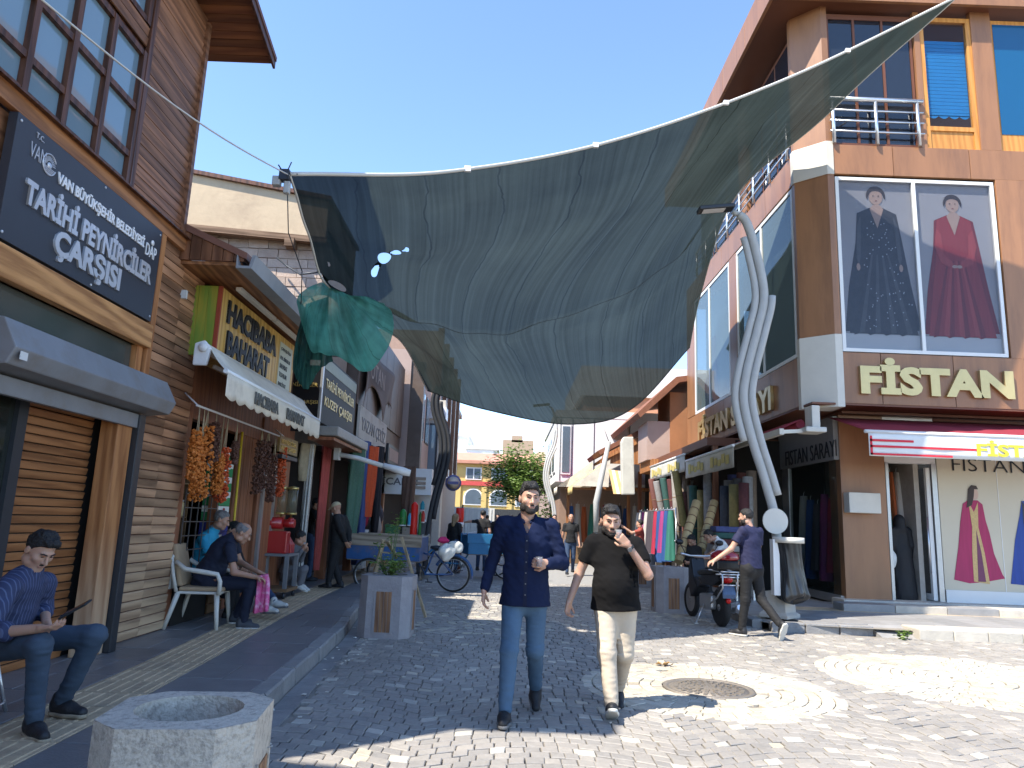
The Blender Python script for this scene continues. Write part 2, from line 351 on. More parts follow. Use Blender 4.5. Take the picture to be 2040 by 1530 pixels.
CIRC = [(2.0, 7.4, .44, 1.17, 'pale'), (5.05, 8.35, .0, 1.45, 'pale'), (-.45, 11.3, .0, 1.15, 'grey'), (2.2, 12.7, .0, 1.1, 'grey'), (-.9, 4.2, 0, .0, 'grey')]
CIRC = [c for c in CIRC if c[3] > 0]
GREYS = [(.275, .257, .233), (.298, .277, .248), (.255, .24, .22), (.32, .296, .262), (.285, .264, .238)]
PALES = [(.50, .45, .36), (.47, .42, .34), (.54, .49, .40), (.43, .39, .31)]
WHITES = [(.46, .43, .37), (.42, .40, .35)]
stones = []      # (corners xy CCW, colour)
def rim(x, y): return x > 3.95 and y > 11.45
def okstone(x, y):
    if x < kerb_left(y)+.22 or rim(x, y): return False
    if abs(x) > .85*(y+1.2)+.3: return False                      # the camera never looks there
    return True
sp = .118; Wd = 1.9
def bulge(u): f = ((u+.6) / Wd) % 1.0; return .34*math.sin(math.pi*f)
for n_ in range(int((19-2.4)/sp)):
    v0 = 2.4+n_*sp
    off = (n_ % 2)*.5*sp+random.uniform(-.02, .02)
    u = -3.0+off
    while u < 12:
        wv_ = sp*random.uniform(.80, 1.22); u1 = u+wv_
        uc = (u+u1)/2; yc = v0+sp/2+bulge(uc)
        if okstone(uc, yc) and not any((uc-c[0])**2+(yc-c[1])**2 < (c[3]+.03)**2 for c in CIRC):
            gp = .0035; j = lambda: random.uniform(-.004, .004)
            cs = [(u+gp+j(), v0+gp+bulge(u+gp)+j()), (u1-gp+j(), v0+gp+bulge(u1-gp)+j()), (u1-gp+j(), v0+sp-gp+bulge(u1-gp)+j()), (u+gp+j(), v0+sp-gp+bulge(u+gp)+j())]
            k = int(round(uc/(sp*1.02)))
            if (n_ % 4 == 1 and (k+n_//4*2) % 5 == 0): col = random.choice(WHITES)
            elif random.random() < .03: col = random.choice(PALES)
            else: col = random.choice(GREYS)
            stones.append((cs, col))
        u = u1
for cx, cy, r0, r1, kd in CIRC:
    r = max(r0, .02)
    while r < r1-.03:
        dr = sp*random.uniform(.92, 1.02); nn = max(5, int(2*math.pi*(r+dr/2)/(sp*1.12))); ph = random.uniform(0, 1)
        for i in range(nn):
            a0 = 2*math.pi*(i+ph)/nn; a1 = 2*math.pi*(i+1+ph)/nn; g_ = .004/(r+dr/2)
            cs = [(cx+rr*math.cos(a), cy+rr*math.sin(a)) for rr, a in ((r+.004, a0+g_), (r+dr-.004, a0+g_), (r+dr-.004, a1-g_), (r+.004, a1-g_))]
            xc, yc = sum(c[0] for c in cs)/4, sum(c[1] for c in cs)/4
            if not okstone(xc, yc) or random.random() < (.05 if r0 and r < .8 else 0): continue
            stones.append((cs, random.choice(PALES if kd == 'pale' else GREYS+PALES[3:])))
        r += dr
def stone_geo(cs, top):
    cx = sum(c[0] for c in cs)/4; cy = sum(c[1] for c in cs)/4
    vs = [(x, y, -.03) for x, y in cs]+[(x, y, top-.005) for x, y in cs]+[(cx+(x-cx)*.90, cy+(y-cy)*.90, top+random.uniform(-.002, .002)) for x, y in cs]
    fs = [(8, 9, 10, 11)]+[(i, (i+1) % 4, 4+(i+1) % 4, 4+i) for i in range(4)]+[(4+i, 4+(i+1) % 4, 8+(i+1) % 4, 8+i) for i in range(4)]
    return vs, fs
def colour_faces(me, cols):
    at = me.attributes.new('tint', 'FLOAT_COLOR', 'FACE')
    at.data.foreach_set('color', np.array([(*c, 1) for c in cols]).ravel())
stones.sort(key=lambda s_: math.hypot(sum(c[0] for c in s_[0])/4-.3, sum(c[1] for c in s_[0])/4-1))
vis = [s_ for s_ in stones if sum(c[1] for c in s_[0])/4 > 4.35]; hid = [s_ for s_ in stones if sum(c[1] for c in s_[0])/4 <= 4.35]
for cs, col in vis[:300]:
    vs, fs = stone_geo(cs, random.uniform(-.003, .006)); mb = MB().add(vs, fs); me = mb.mesh('sett'); colour_faces(me, [col]*len(fs)); link('sett', me, m_cob, road)
mb = MB(); cols = []
for cs, col in vis[300:]+hid:
    vs, fs = stone_geo(cs, random.uniform(-.003, .006)); mb.add(vs, fs); cols += [col]*len(fs)
me = mb.mesh('setts'); colour_faces(me, cols); setp(link('setts', me, m_cob, road), kind='stuff')

# manhole cover
mh = thing('manhole_cover', 'round cast iron manhole cover ringed by pale setts', 'manhole cover', (2.0, 7.4, 0))
m_iron = M('cast_iron', (.27, .24, .205), .55, .35, 10, .3, metal=.5, dirt=((.3, .24, .17), .6, 5))
MB().lathe([(.0, -.02), (.43, -.02), (.43, .004), (.385, .004), (.38, -.006), (.375, -.006)], (2.0, 7.4, .002), 40).build('rim', m_iron, mh)
b_ = MB().lathe([(.0, -.02), (.372, -.02), (.372, .0), (0, .0)], (2.0, 7.4, 0), 40)
for k in range(26):
    a = 2*math.pi*k/26
    for r in (.10, .17, .24, .31):
        if k % (3 if r < .15 else (2 if r < .2 else 1)): continue
        c = Vector((2+r*math.cos(a), 7.4+r*math.sin(a), .004)); d = Vector((math.cos(a), math.sin(a), 0))
        b_.obox(c, d*.022, d.cross(Vector((0, 0, 1)))*.016, (0, 0, .005))
b_.build('cover', m_iron, mh)

# ---------------- left pavement: dark slabs, tactile strip, kerb stones
m_slab = M('basalt_slab', (.165, .165, .168), .42, .3, 5, .2, rnd=.16, dirt=((.23, .22, .21), .45, 1.6), spec=.45, bscale=60)
m_tact = M('tactile_tile', (.50, .38, .24), .7, .25, 9, .3, rnd=.1, dirt=((.16, .14, .12), .5, 3))
m_kerb = M('kerb_stone', (.24, .235, .23), .65, .35, 7, .4, rnd=.15, dirt=((.33, .31, .28), .5, 4))
m_kerbp = M('pale_kerb_stone', (.5, .46, .39), .75, .2, 7, .3, rnd=.1, dirt=((.3, .28, .25), .4, 4))
pav = MB().add([(-14, -6, .10), (kerb_left(-6)-.05, -6, .10)]+[(kerb_left(y)-.05, y, .10) for y in (3, 6, 9.4, 12.6, 20, 40)]+[(-14, 40, .10)], [tuple(range(9))]).build('pavement', m_bed)
setp(pav, kind='structure')
def tact_c(y): return lerp_pts([(3, -2.80), (5, -2.86), (7, -2.97), (10, -3.20), (13, -3.36), (17, -3.45), (30, -3.9)], y)
def slab(xs0, xs1, y0, y1, mat_, par, z=.13, name='slab', ribs=0):
    """paving slab whose long sides may follow a curve: xs = (x at y0, x at y1)"""
    gp = .004; tz = z+random.uniform(-.002, .002)
    p = [(xs0[0]+gp, y0+gp), (xs1[0]-gp, y0+gp), (xs1[1]-gp, y1-gp), (xs0[1]+gp, y1-gp)]
    mb = MB(); cx = sum(q[0] for q in p)/4; cy = sum(q[1] for q in p)/4
    vs = [(x, y, z-.05) for x, y in p]+[(x, y, tz-.004) for x, y in p]+[(cx+(x-cx)*.985, cy+(y-cy)*.985, tz) for x, y in p]
    mb.add(vs, [(8, 9, 10, 11)]+[(i, (i+1) % 4, 4+(i+1) % 4, 4+i) for i in range(4)]+[(4+i, 4+(i+1) % 4, 8+(i+1) % 4, 8+i) for i in range(4)])
    for r in range(ribs):
        f = (r+.5)/ribs; a = Vector((p[0][0]+(p[1][0]-p[0][0])*f, y0+.02, tz)); b = Vector((p[3][0]+(p[2][0]-p[3][0])*f, y1-.02, tz))
        w = .014
        mb.add([a+Vector((-w, 0, -.001)), a+Vector((w, 0, -.001)), b+Vector((w, 0, -.001)), b+Vector((-w, 0, -.001)), a+Vector((-w*.6, .01, .006)), a+Vector((w*.6, .01, .006)), b+Vector((w*.6, -.01, .006)), b+Vector((-w*.6, -.01, .006))],
               [(4, 5, 6, 7), (0, 1, 5, 4), (1, 2, 6, 5), (2, 3, 7, 6), (3, 0, 4, 7)])
    return mb.build(name, mat_, par)
y = 2.2
while y < 24:
    L = .40 if y < 13 else .8
    c0, c1 = tact_c(y), tact_c(y+L)
    slab((c0-.27, c1-.27), (c0+.27, c1+.27), y, y+L, m_tact, pav, name='tactile_tile', ribs=6 if y < 14 else 0); y += L
y = 2.2; r_ = 0
while y < 26:
    L = .6
    for side in (0, 1):
        a0, a1 = (tact_c(y)+.27, tact_c(y+L)+.27) if side else (-4.6, -4.6)
        e0, e1 = (kerb_left(y)-.14, kerb_left(y+L)-.14) if side else (tact_c(y)-.27, tact_c(y+L)-.27)
        nseg = 1 if side and (e0-a0) < .75 else (2 if side else 3)
        sh_ = .5/nseg if r_ % 2 else 0; fr_ = [0]+[f for f in (((i+1)/nseg)-sh_ for i in range(nseg)) if .02 < f < .98]+[1]
        for f0, f1 in zip(fr_, fr_[1:]):
            slab((a0+(e0-a0)*f0, a1+(e1-a1)*f0), (a0+(e0-a0)*f1, a1+(e1-a1)*f1), y, y+L, m_slab, pav)
    y += L; r_ += 1
y = 2.0
while y < 28:
    L = random.uniform(.46, .54); k0, k1 = kerb_left(y), kerb_left(y+L); dz = random.uniform(-.008, .006); dx = random.uniform(-.01, .01)
    b_ = MB().prism([(k0-.14+dx, y+.004, -.05), (k0+dx, y+.004, -.05), (k0+dx-.006, y+.004, .115+dz), (k0-.02+dx, y+.004, .132+dz), (k0-.14+dx, y+.004, .134+dz)], (k1-k0, L-.008, 0))
    b_.build('kerb_stone', m_kerb, pav); y += L
y = 2.0
while y < 24:                                                     # gutter blocks at the foot of the kerb
    L = random.uniform(.46, .54); k0, k1 = kerb_left(y)+.012, kerb_left(y+L)+.012
    MB().prism([(k0, y+.003, -.05), (k0+.19, y+.003, -.05), (k0+.185, y+.003, .0), (k0+.02, y+.003, -.012), (k0, y+.003, -.012)], (k1-k0, L-.006, 0)).build('gutter_block', m_kerb, pav); y += L
# ---------------- right pavement
m_slab2 = M('grey_slab', (.27, .265, .26), .5, .3, 5, .2, rnd=.12, dirt=((.32, .30, .27), .5, 2))
pr = MB().add([(4.05, 40, .10), (3.95, 12.4, .10), (4.15, 11.75, .10), (6.0, 11.52, .10), (30, 11.6, .10), (30, 40, .10)], [tuple(range(6))[::-1]]).build('pavement_opposite', m_bed)
setp(pr, kind='structure')
for i in range(26):
    x = 4.1+i*.6
    for j in range(12 if i < 3 else 7):
        yy = 11.86+j*.6+(.3 if False else 0)
        if x < 4.4 and yy < 12.3: continue
        mt = m_tact if (j == 3 and i > 1) else m_slab2
        if yy > 15 and x > 6: continue
        slab((x, x), (x+.6, x+.6), yy, yy+.6, mt, pr, z=.132, ribs=0, name='tactile_tile' if mt is m_tact else 'slab')
for k in range(14):                                               # kerb of the front stretch: dark low stones, a dropped gap, then pale raised ones
    x = 4.15+k*.52
    if x < 5.3: b_ = MB().box(x+.004, x+.514, 11.70-.04*(x-4.15), 11.86-.04*(x-4.15), -.05, .128); m_ = m_kerb
    elif x < 5.95: b_ = MB().add([(x, 11.4, -.004), (x+.52, 11.4, -.004), (x+.52, 11.86, .13), (x, 11.86, .13), (x, 11.4, -.05), (x+.52, 11.4, -.05), (x+.52, 11.86, -.05), (x, 11.86, -.05)], [(0, 1, 2, 3), (4, 5, 1, 0), (5, 6, 2, 1), (7, 4, 0, 3)]); m_ = m_slab2
    else: b_ = MB().box(x+.004, x+.514, 11.34, 11.86, -.05, .150+.002*(k % 2)); m_ = m_kerbp
    b_.build('ramp_slab' if m_ is m_slab2 else 'kerb_stone', m_, pr, bevel=0 if m_ is m_slab2 else .015)
y = 12.0
while y < 30:
    L = .52; k0, k1 = kerb_right(y), kerb_right(y+L)
    MB().prism([(k0, y+.004, -.05), (k0+.15, y+.004, -.05), (k0+.15, y+.004, .128), (k0+.02, y+.004, .128), (k0, y+.004, .115)], (k1-k0, L-.008, 0)).build('kerb_stone', m_kerb, pr, fix=True); y += L
# second, deep kerb block behind the raised corner
for k in range(6):
    MB().box(6.2+k*.95, 7.14+k*.95, 13.75, 14.2, .1, .26).build('step_slab', m_kerbp if k % 2 else m_slab2, pr, bevel=.012)
# litter on the setts
lt = thing('dry_leaf_litter', 'dry curled leaf and paper scrap on the sunlit setts', 'litter', tuple(PZ(1325, 1325, .01)))
b_ = MB(); c = PZ(1325, 1325, .01)
for k in range(7):
    a = random.uniform(0, 6.3); p0 = c+Vector((random.uniform(-.07, .07), random.uniform(-.05, .05), .008)); d = Vector((math.cos(a), math.sin(a), random.uniform(-.1, .5)))*random.uniform(.03, .06); e = Vector((-d.y, d.x, .02))*.6
    b_.add([p0-d, p0+e+Vector((0, 0, .012)), p0+d, p0-e+Vector((0, 0, .01))], [(0, 1, 2), (0, 2, 3)])
b_.build('leaf', M('dry_leaf', (.36, .22, .09), .8, .4, 30, .2), lt)
b_ = MB()                                                         # butts and paper scraps along the gutter and between the setts
for k in range(70):
    yy = random.uniform(4.8, 13); xx = kerb_left(yy)+random.uniform(.03, .35) if k % 3 else random.uniform(-1, 4.5); a = random.uniform(0, 6.3); s_ = random.uniform(.008, .022); d = Vector((math.cos(a), math.sin(a), 0))*s_; e = Vector((-d.y, d.x, 0))*random.uniform(.25, .8)
    if xx > 3.9 and yy > 11.2: continue
    b_.obox((xx, yy, .010), d, e, (0, 0, .003))
setp(b_.build('street_litter', M('scrap_paper', (.55, .52, .46), .8, .3)), 'small scraps and butts scattered along the gutter and setts', 'litter', kind='stuff')
# ================================================================ left row: timber building with the market sign
w_sid = WOOD('siding_wood', (.15, .066, .034), (.32, .150, .078), 'Y', .30, .5)
w_sid2 = WOOD('siding_wood_low', (.15, .072, .038), (.40, .21, .115), 'Y', .42, .55, scale=.6, weather=((.60, .44, .28), .0, 2.3))
w_dark = WOOD('frame_wood', (.05, .021, .012), (.12, .05, .028), 'Z', .2, .45)
w_beam = WOOD('beam_wood', (.26, .11, .036), (.54, .27, .10), 'Y', .15, .5)
w_post = WOOD('post_wood', (.26, .10, .035), (.45, .20, .075), 'Z', .15, .55, weather=((.55, .42, .28), .1, 1.3))
w_fas = WOOD('fascia_wood', (.20, .085, .038), (.44, .20, .085), 'Y', .2, .6)
w_red = WOOD('red_brown_wood', (.19, .072, .034), (.29, .115, .055), 'Z', .15, .5)
m_win = GLASS('blue_glass', (.6, .75, .8), .15, .03, (.20, .30, .37))
m_shut = M('shutter_metal', (.24, .245, .255), .5, .2, 4, .05, metal=.25, dirt=((.2, .16, .12), .5, 3))
m_steel = M('dark_steel', (.045, .05, .058), .4, .15, 6, .03, metal=.4)
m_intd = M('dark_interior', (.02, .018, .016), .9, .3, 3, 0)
XF = -3.9
bl = thing('timber_building', 'tall dark timber clad building with large gridded window beside the near pavement', 'building', (XF, 5.6, .13))
# carcass behind the boards
def outline_wall(mb, x, t, pts): mb.prism([(x, y, z) for y, z in pts], (-t, 0, 0))
b_ = MB(); outline_wall(b_, XF-.05, .15, [(2.9, 4.5), (4.0, 4.5), (4.0, 6.05), (6.78, 6.05), (6.78, 4.5), (8.0, 4.5), (8.0, 7.35), (5.6, 8.2), (2.9, 7.35)]); b_.build('wall', w_dark, bl, fix=True)
MB().box(-9, XF-.05, 7.86, 8.0, .1, 7.4).build('end_wall', w_sid, bl)
MB().box(-9, XF-.05, 2.9, 3.05, .1, 7.4).build('end_wall', w_sid, bl)
MB().box(-9.2, -9, 2.9, 8.0, .1, 7.4).build('back_wall', w_dark, bl)
b_ = MB().box(-9, XF-.2, 3, 8.0, 4.4, 4.5); b_.build('upper_floor', w_dark, bl)
_pl = {}
def plank(y0, y1, z, h, mat_, par, x=XF, name='plank', t=.028, gap=.008):
    key = (round(y1-y0, 3), round(h, 4), mat_.name, t)
    if key not in _pl:
        L = y1-y0; _pl[key] = MB().prism([(0, 0, 0), (t*.55, 0, .004), (t, 0, h-gap-.01), (t*.6, 0, h-gap), (0, 0, h-gap)], (0, L, 0)).mesh('plank'); _pl[key].materials.append(mat_)
    o = bpy.data.objects.new(name, _pl[key]); COL.objects.link(o); o.parent = par; o.matrix_parent_inverse = par.matrix_basis.inverted() if par.parent is None else Matrix()
    o.location = (x-.028+random.uniform(-.004, .004), y0, z); o.rotation_euler = (random.uniform(-.0015, .0015), random.uniform(-.03, .03), 0); return o
zz = 4.62
while zz < 7.35:
    plank(6.86, 7.97, zz, .112, w_sid, bl); zz += .112
zz = 6.18
while zz < 7.1:
    if zz > 6.42 or True: plank(3.2, 6.85, zz, .112, w_sid, bl) if zz < 6.30 else plank(6.80, 6.855, zz, .112, w_sid, bl)
    zz += .112
MB().box(XF-.02, XF+.035, 7.96, 8.03, 4.45, 7.36).build('corner_board', w_sid, bl)
MB().box(XF-.02, XF+.02, 6.78, 6.86, 4.66, 7.3).build('window_trim', w_dark, bl)
# gridded window
wi = MB()
for yv in (4.02, 4.68, 5.18, 5.68, 6.19, 6.75): wi.box(XF-.06, XF+.015, yv-.035, yv+.035, 4.62, 6.10)
for zv in (4.65, 4.95, 5.46, 6.07): wi.box(XF-.055, XF+.008, 4.0, 6.78, zv-.03, zv+.03)
wf = wi.build('window', w_dark, bl)
for ya, yb in ((4.05, 4.65), (4.71, 5.15), (5.21, 5.65), (5.71, 6.16), (6.22, 6.72)):
    for za, zb in ((4.68, 4.92), (4.98, 5.43), (5.49, 6.04)):
        MB().box(XF-.045, XF-.037, ya-.01, yb+.01, za-.01, zb+.01).build('pane', m_win, wf)
wi = MB()
for yv in (4.2, 4.9, 5.6, 6.3, 6.72): wi.box(XF-.06, XF+.015, yv-.035, yv+.035, 6.40, 7.35)
for zv in (6.43, 7.3): wi.box(XF-.055, XF+.008, 4.2, 6.75, zv-.03, zv+.03)
wf2 = wi.build('upper_window', w_dark, bl)
for ya, yb in ((4.2, 4.9), (4.9, 5.6), (5.6, 6.3), (6.3, 6.72)): MB().box(XF-.045, XF-.037, ya+.03, yb-.03, 6.45, 7.28).build('pane', m_win, wf2)
# roof over the gable with slatted soffit
XE = -3.28
def rake(y): return 7.22+(8.6-y)*.27 if y > 5.6 else 7.22+(y-2.6)*.27
m_soff = WOOD('soffit_wood', (.12, .04, .018), (.20, .075, .03), 'X', .25, .6)
for y0_, y1_ in ((5.6, 8.6), (5.6, 2.6)):
    n_s = 26
    for k in range(n_s):
        ya = y0_+(y1_-y0_)*k/n_s; yb = y0_+(y1_-y0_)*(k+.93)/n_s
        xe = XE if abs(ya-5.6) < 2.75 else XE-.0
        b_ = MB().prism([(XE, ya, rake(ya)+.035), (XE, yb, rake(yb)+.035), (XE, yb, rake(yb)+.06), (XE, ya, rake(ya)+.06)], (-1.1, 0, 0)); b_.build('soffit_slat', m_soff, bl, fix=True)
    b_ = MB().prism([(XE+.04, y0_, rake(y0_)+.07), (XE+.04, y1_, rake(y1_)+.07), (XE+.04, y1_, rake(y1_)+.13), (XE+.04, y0_, rake(y0_)+.13)], (-6, 0, 0)); b_.build('roof_sheet', M('roof_sheet', (.16, .07, .05), .6, .2, 3, .1), bl, fix=True)
    b_ = MB().prism([(XE+.0, y0_, rake(y0_)-.03), (XE+.0, y1_, rake(y1_)-.03), (XE+.0, y1_, rake(y1_)+.07), (XE+.0, y0_, rake(y0_)+.07)], (.028, 0, 0)); b_.build('barge_board', w_dark, bl, fix=True)
# fascia between the storeys
b_ = MB().box(XF-.02, XF+.05, 3.0, 8.05, 4.44, 4.60); b_.build('storey_beam', w_fas, bl, bevel=.006)
b_ = MB().add([(XF-.03, 3.0, 4.66), (XF+.11, 3.0, 4.585), (XF+.11, 8.1, 4.585), (XF-.03, 8.1, 4.66), (XF-.03, 3.0, 4.60), (XF+.11, 3.0, 4.57), (XF+.11, 8.1, 4.57), (XF-.03, 8.1, 4.60)], [(0, 1, 2, 3), (1, 5, 6, 2), (5, 4, 7, 6), (0, 4, 5, 1), (3, 2, 6, 7)]); b_.build('drip_board', w_dark, bl, fix=True)
b_ = MB().box(XF-.02, XF+.07, 3.0, 7.52, 3.15, 3.40); b_.build('sign_beam', w_beam, bl, bevel=.01)
MB().box(XF-.02, XF+.045, 7.50, 7.60, .13, 4.44).build('post', w_post, bl, bevel=.006)
MB().box(XF-.2, XF-.05, 3.0, 7.5, 3.4, 4.44).build('sign_backing', w_sid, bl)
# transom glass, roller shutter box, rail
MB().box(XF-.06, XF-.05, 3.0, 7.40, 2.80, 3.15).build('transom_pane', GLASS('dusty_glass', (.5, .55, .5), .3, .15, (.10, .11, .10)), bl)
MB().box(XF-.08, XF+.01, 7.36, 7.48, 2.4, 3.15).build('transom_post', w_post, bl)
YS0, YS1 = 5.02, 7.55
prof = [(-3.92, 2.84), (-3.62, 2.80), (-3.50, 2.58), (-3.56, 2.46), (-3.92, 2.42)]
b_ = MB().prism([(x, YS0, z) for x, z in prof], (0, YS1-YS0, 0)); sb = b_.build('shutter_box', m_shut, bl, bevel=.012, fix=True)
MB().box(-3.80, -3.74, YS0, YS1-.15, 2.28, 2.42).build('shutter_bottom_bar', m_shut, bl, bevel=.01)
b_ = MB().box(-3.497, -3.492, 5.06, 5.14, 2.50, 2.56); b_.build('maker_plate', M('white_plate', (.6, .6, .58), .5, .1), sb)
MB().box(-3.84, -3.72, 7.28, 7.40, .13, 2.42).build('shutter_rail', m_steel, bl, bevel=.008)
MB().box(-3.95, -3.78, 7.0, 7.27, .13, 2.40).build('post', w_post, bl, bevel=.008)
# recessed entrance: boarded wall, glass door
zz = .13
while zz < 2.9:
    plank(5.98, 7.02, zz, .075, WOOD('entrance_wood', (.20, .078, .028), (.34, .145, .055), 'Y', .12, .5), bl, x=-4.02); zz += .075
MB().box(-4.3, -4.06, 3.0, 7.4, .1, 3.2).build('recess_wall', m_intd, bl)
MB().box(-4.05, -3.98, 5.86, 5.98, .13, 2.6).build('door_jamb', m_steel, bl)
MB().box(-4.05, -3.99, 4.9, 5.86, .13, .30).build('door_rail', m_steel, bl)
MB().box(-4.03, -4.02, 4.9, 5.86, .3, 2.5).build('door_glass', GLASS('door_glass', (.4, .42, .4), .35, .04, (.03, .035, .03)), bl)
MB().box(XF-.2, XF-.06, 3.0, 4.9, .1, 3.15).build('near_wall', w_sid, bl)
# lower siding, two bays of boards
zz = .14; kk = 0
while zz < 4.42:
    h = .098
    plank(7.61, 8.19, zz, h, w_sid2, bl); plank(8.195, 8.80, zz, h, w_sid2, bl, x=XF-.004); zz += h
MB().box(-5, XF-.03, 7.62, 8.80, .1, 4.42).build('siding_backing', w_dark, bl)

# market sign
m_sgn = M('anthracite_board', (.035, .04, .052), .45, .12, 3, .03, spec=.5)
m_alu = M('brushed_letter', (.62, .63, .66), .35, .12, 8, .02, metal=.45)
m_wht = M('white_letter', (.78, .78, .78), .5, .05, 8, 0)
sg = thing('market_sign', 'long anthracite sign with silver lettering above the timber building entrance', 'sign', (XF+.05, 6.2, 3.41))
XS = XF+.075
MB().box(XF+.0, XS, 5.08, 7.43, 3.42, 4.42).build('board', m_sgn, sg, bevel=.004)
R_, U_ = (0, 1, 0), (0, 0, 1)
def sgtext(s, u0, v0, u1, v1, h, m_, bold, par=sg, X=XS, dp=.02):
    a = PX(u0, v0, X); b = PX(u1, v1, X); return text(s, (X, a.y, min(a.z, b.z)), R_, U_, b.y-a.y, h, m_, par, bold, dp)
text('VAN BÜYÜKŞEHİR BELEDİYESİ', (XS, 5.62, 4.085), R_, U_, 1.46, .15, m_wht, sg, .03, .012)
text('TARİHİ PEYNİRCİLER', (XS, 5.27, 3.775), R_, U_, 2.02, .265, m_alu, sg, .04, .02)
text('ÇARŞISI', (XS, 5.70, 3.475), R_, U_, 1.03, .285, m_alu, sg, .04, .02)
text('DAP', (XS, 7.13, 4.06), R_, U_, .22, .13, m_wht, sg, .0, .008)
MB().lathe([(0, 0), (.028, 0), (.028, .01), (0, .01)], (XS, 7.25, 4.225), 12, axis='X').build('emblem_dot', m_wht, sg)
text('T.C.', (XS, 5.30, 4.335), R_, U_, .10, .045, m_alu, sg, 0, .006)
text('VAN', (XS, 5.26, 4.16), R_, U_, .19, .12, m_alu, sg, -.01, .006)
b_ = MB(); cy, cz = 5.505, 4.205
b_.tube([(XS+.004, cy+.085*math.cos(a), cz+.085*math.sin(a)) for a in np.linspace(.5, 2*math.pi-.3, 26)], .006, 5)
for a in np.linspace(.15, math.pi-.1, 13): b_.bar((XS+.004, cy+.035*math.cos(a), cz-.005+.035*math.sin(a)), (XS+.004, cy+.075*math.cos(a), cz-.005+.075*math.sin(a)), .005)
b_.lathe([(0, 0), (.026, 0), (.026, .008), (0, .008)], (XS, cy, cz-.008), 14, axis='X')
for k in range(4): b_.bar((XS+.004, cy-.07+.012*k, cz-.03-.014*k), (XS+.004, cy+.07-.012*k, cz-.034-.014*k), .007)
b_.build('emblem', m_alu, sg)
for yy, z_ in ((5.12, 4.37), (7.39, 4.37), (5.12, 3.47), (7.39, 3.47), (6.3, 3.45), (6.3, 4.39)): MB().lathe([(.012, 0), (.012, .006), (0, .008)], (XS, yy, z_), 8, axis='X').build('screw', m_alu, sg)

# neighbour behind the camera's shoulder (only its shadow reaches the picture)
nb = thing('neighbour_building', 'timber clad building next to the near pavement edge', 'building', (-5, 0, .13))
MB().box(-9, -3.9, -6, 2.2, .1, 6.0).build('wall', w_sid, nb)
MB().prism([(-3.3, -6, 5.7), (-6.5, -6, 7.0), (-9.5, -6, 5.7), (-9.5, -6, 5.85), (-6.5, -6, 7.15), (-3.3, -6, 5.85)], (0, 8.1, 0)).build('roof', M('roof_sheet', (.2, .2, .2)), nb, fix=True)

# ================================================================ spice shop
ss = thing('spice_shop', 'low brown spice shop with open front and projecting eave between timber building and black signs', 'shop', (-4.0, 10.5, .13))
XP = -4.0
MB().box(XP-.1, XP+.06, 8.82, 8.98, .13, 3.3).build('post', w_red, ss, bevel=.008)
MB().box(XP-.1, XP+.06, 11.62, 11.76, .13, 3.0).build('post', w_red, ss, bevel=.008)
MB().box(XP-.1, XP+.02, 10.15, 10.25, .13, 2.7).build('mullion', w_red, ss)
MB().box(XP-.12, XP+.03, 8.8, 13.4, 2.62, 3.35).build('lintel', w_red, ss)
MB().box(-7, XP-.2, 8.8, 8.9, .1, 4.6).build('side_wall', w_dark, ss)
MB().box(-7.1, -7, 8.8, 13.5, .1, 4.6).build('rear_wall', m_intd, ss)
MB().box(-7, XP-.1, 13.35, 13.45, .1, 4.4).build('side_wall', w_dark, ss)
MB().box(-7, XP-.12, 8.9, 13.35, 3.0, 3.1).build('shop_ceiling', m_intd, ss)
MB().box(XP-.12, XP+.0, 8.8, 13.4, 3.35, 4.5).build('upper_wall', w_dark, ss)
for k in range(3):                                                   # vertical boards of the far front
    MB().box(XP-.06, XP+.01, 10.72+k*.3, 11.0+k*.3, .13, 2.62).build('front_board', w_red, ss, bevel=.004)
MB().box(XP-.06, XP+.03, 12.35, 13.3, .13, 2.5).build('front_board', w_red, ss)
# boarded gable face and eave
for k in range(9):
    x0 = -4.3+k*.128; MB().box(x0, x0+.12, 8.04, 8.07, 4.34+.0*k, 4.86-.055*k).build('gable_board', WOOD('gable_wood', (.10, .04, .018), (.20, .085, .04), 'Z', .25, .55), ss)
MB().prism([(-4.3, 8.02, 4.88), (-3.12, 8.02, 4.36), (-3.12, 8.02, 4.44), (-4.3, 8.02, 4.96)], (0, 4.6, 0)).build('roof', M('shop_roof', (.20, .09, .06), .6, .2, 4, .1), ss, fix=True)
MB().box(-3.95, -3.2, 8.08, 12.6, 4.30, 4.34).build('soffit', w_fas, ss)
MB().prism([(-3.22, 7.98, 4.24), (-3.04, 7.98, 4.24), (-3.0, 7.98, 4.40), (-3.04, 7.98, 4.40), (-3.07, 7.98, 4.27), (-3.19, 7.98, 4.27), (-3.22, 7.98, 4.40)], (0, 4.6, 0)).build('gutter', M('grey_gutter', (.30, .31, .32), .5, .25, 4, .1, metal=.3), ss, fix=True)
MB().box(-4.1, -3.85, 8.2, 8.24, 3.92, 4.02).build('wall_light_bar', M('pale_metal', (.55, .55, .53), .45, .1), ss)
# fluorescent strip over the sign
fl = thing('strip_light', 'long white fluorescent strip fixed under the eave over the yellow sign', 'light', (-3.5, 10.1, 4.28))
for k in range(2): MB().box(-3.52, -3.44, 8.8+1.45*k, 10.2+1.45*k, 4.225, 4.27).build('tube_housing', M('white_plastic', (.72, .71, .66), .4, .08), fl, bevel=.006)
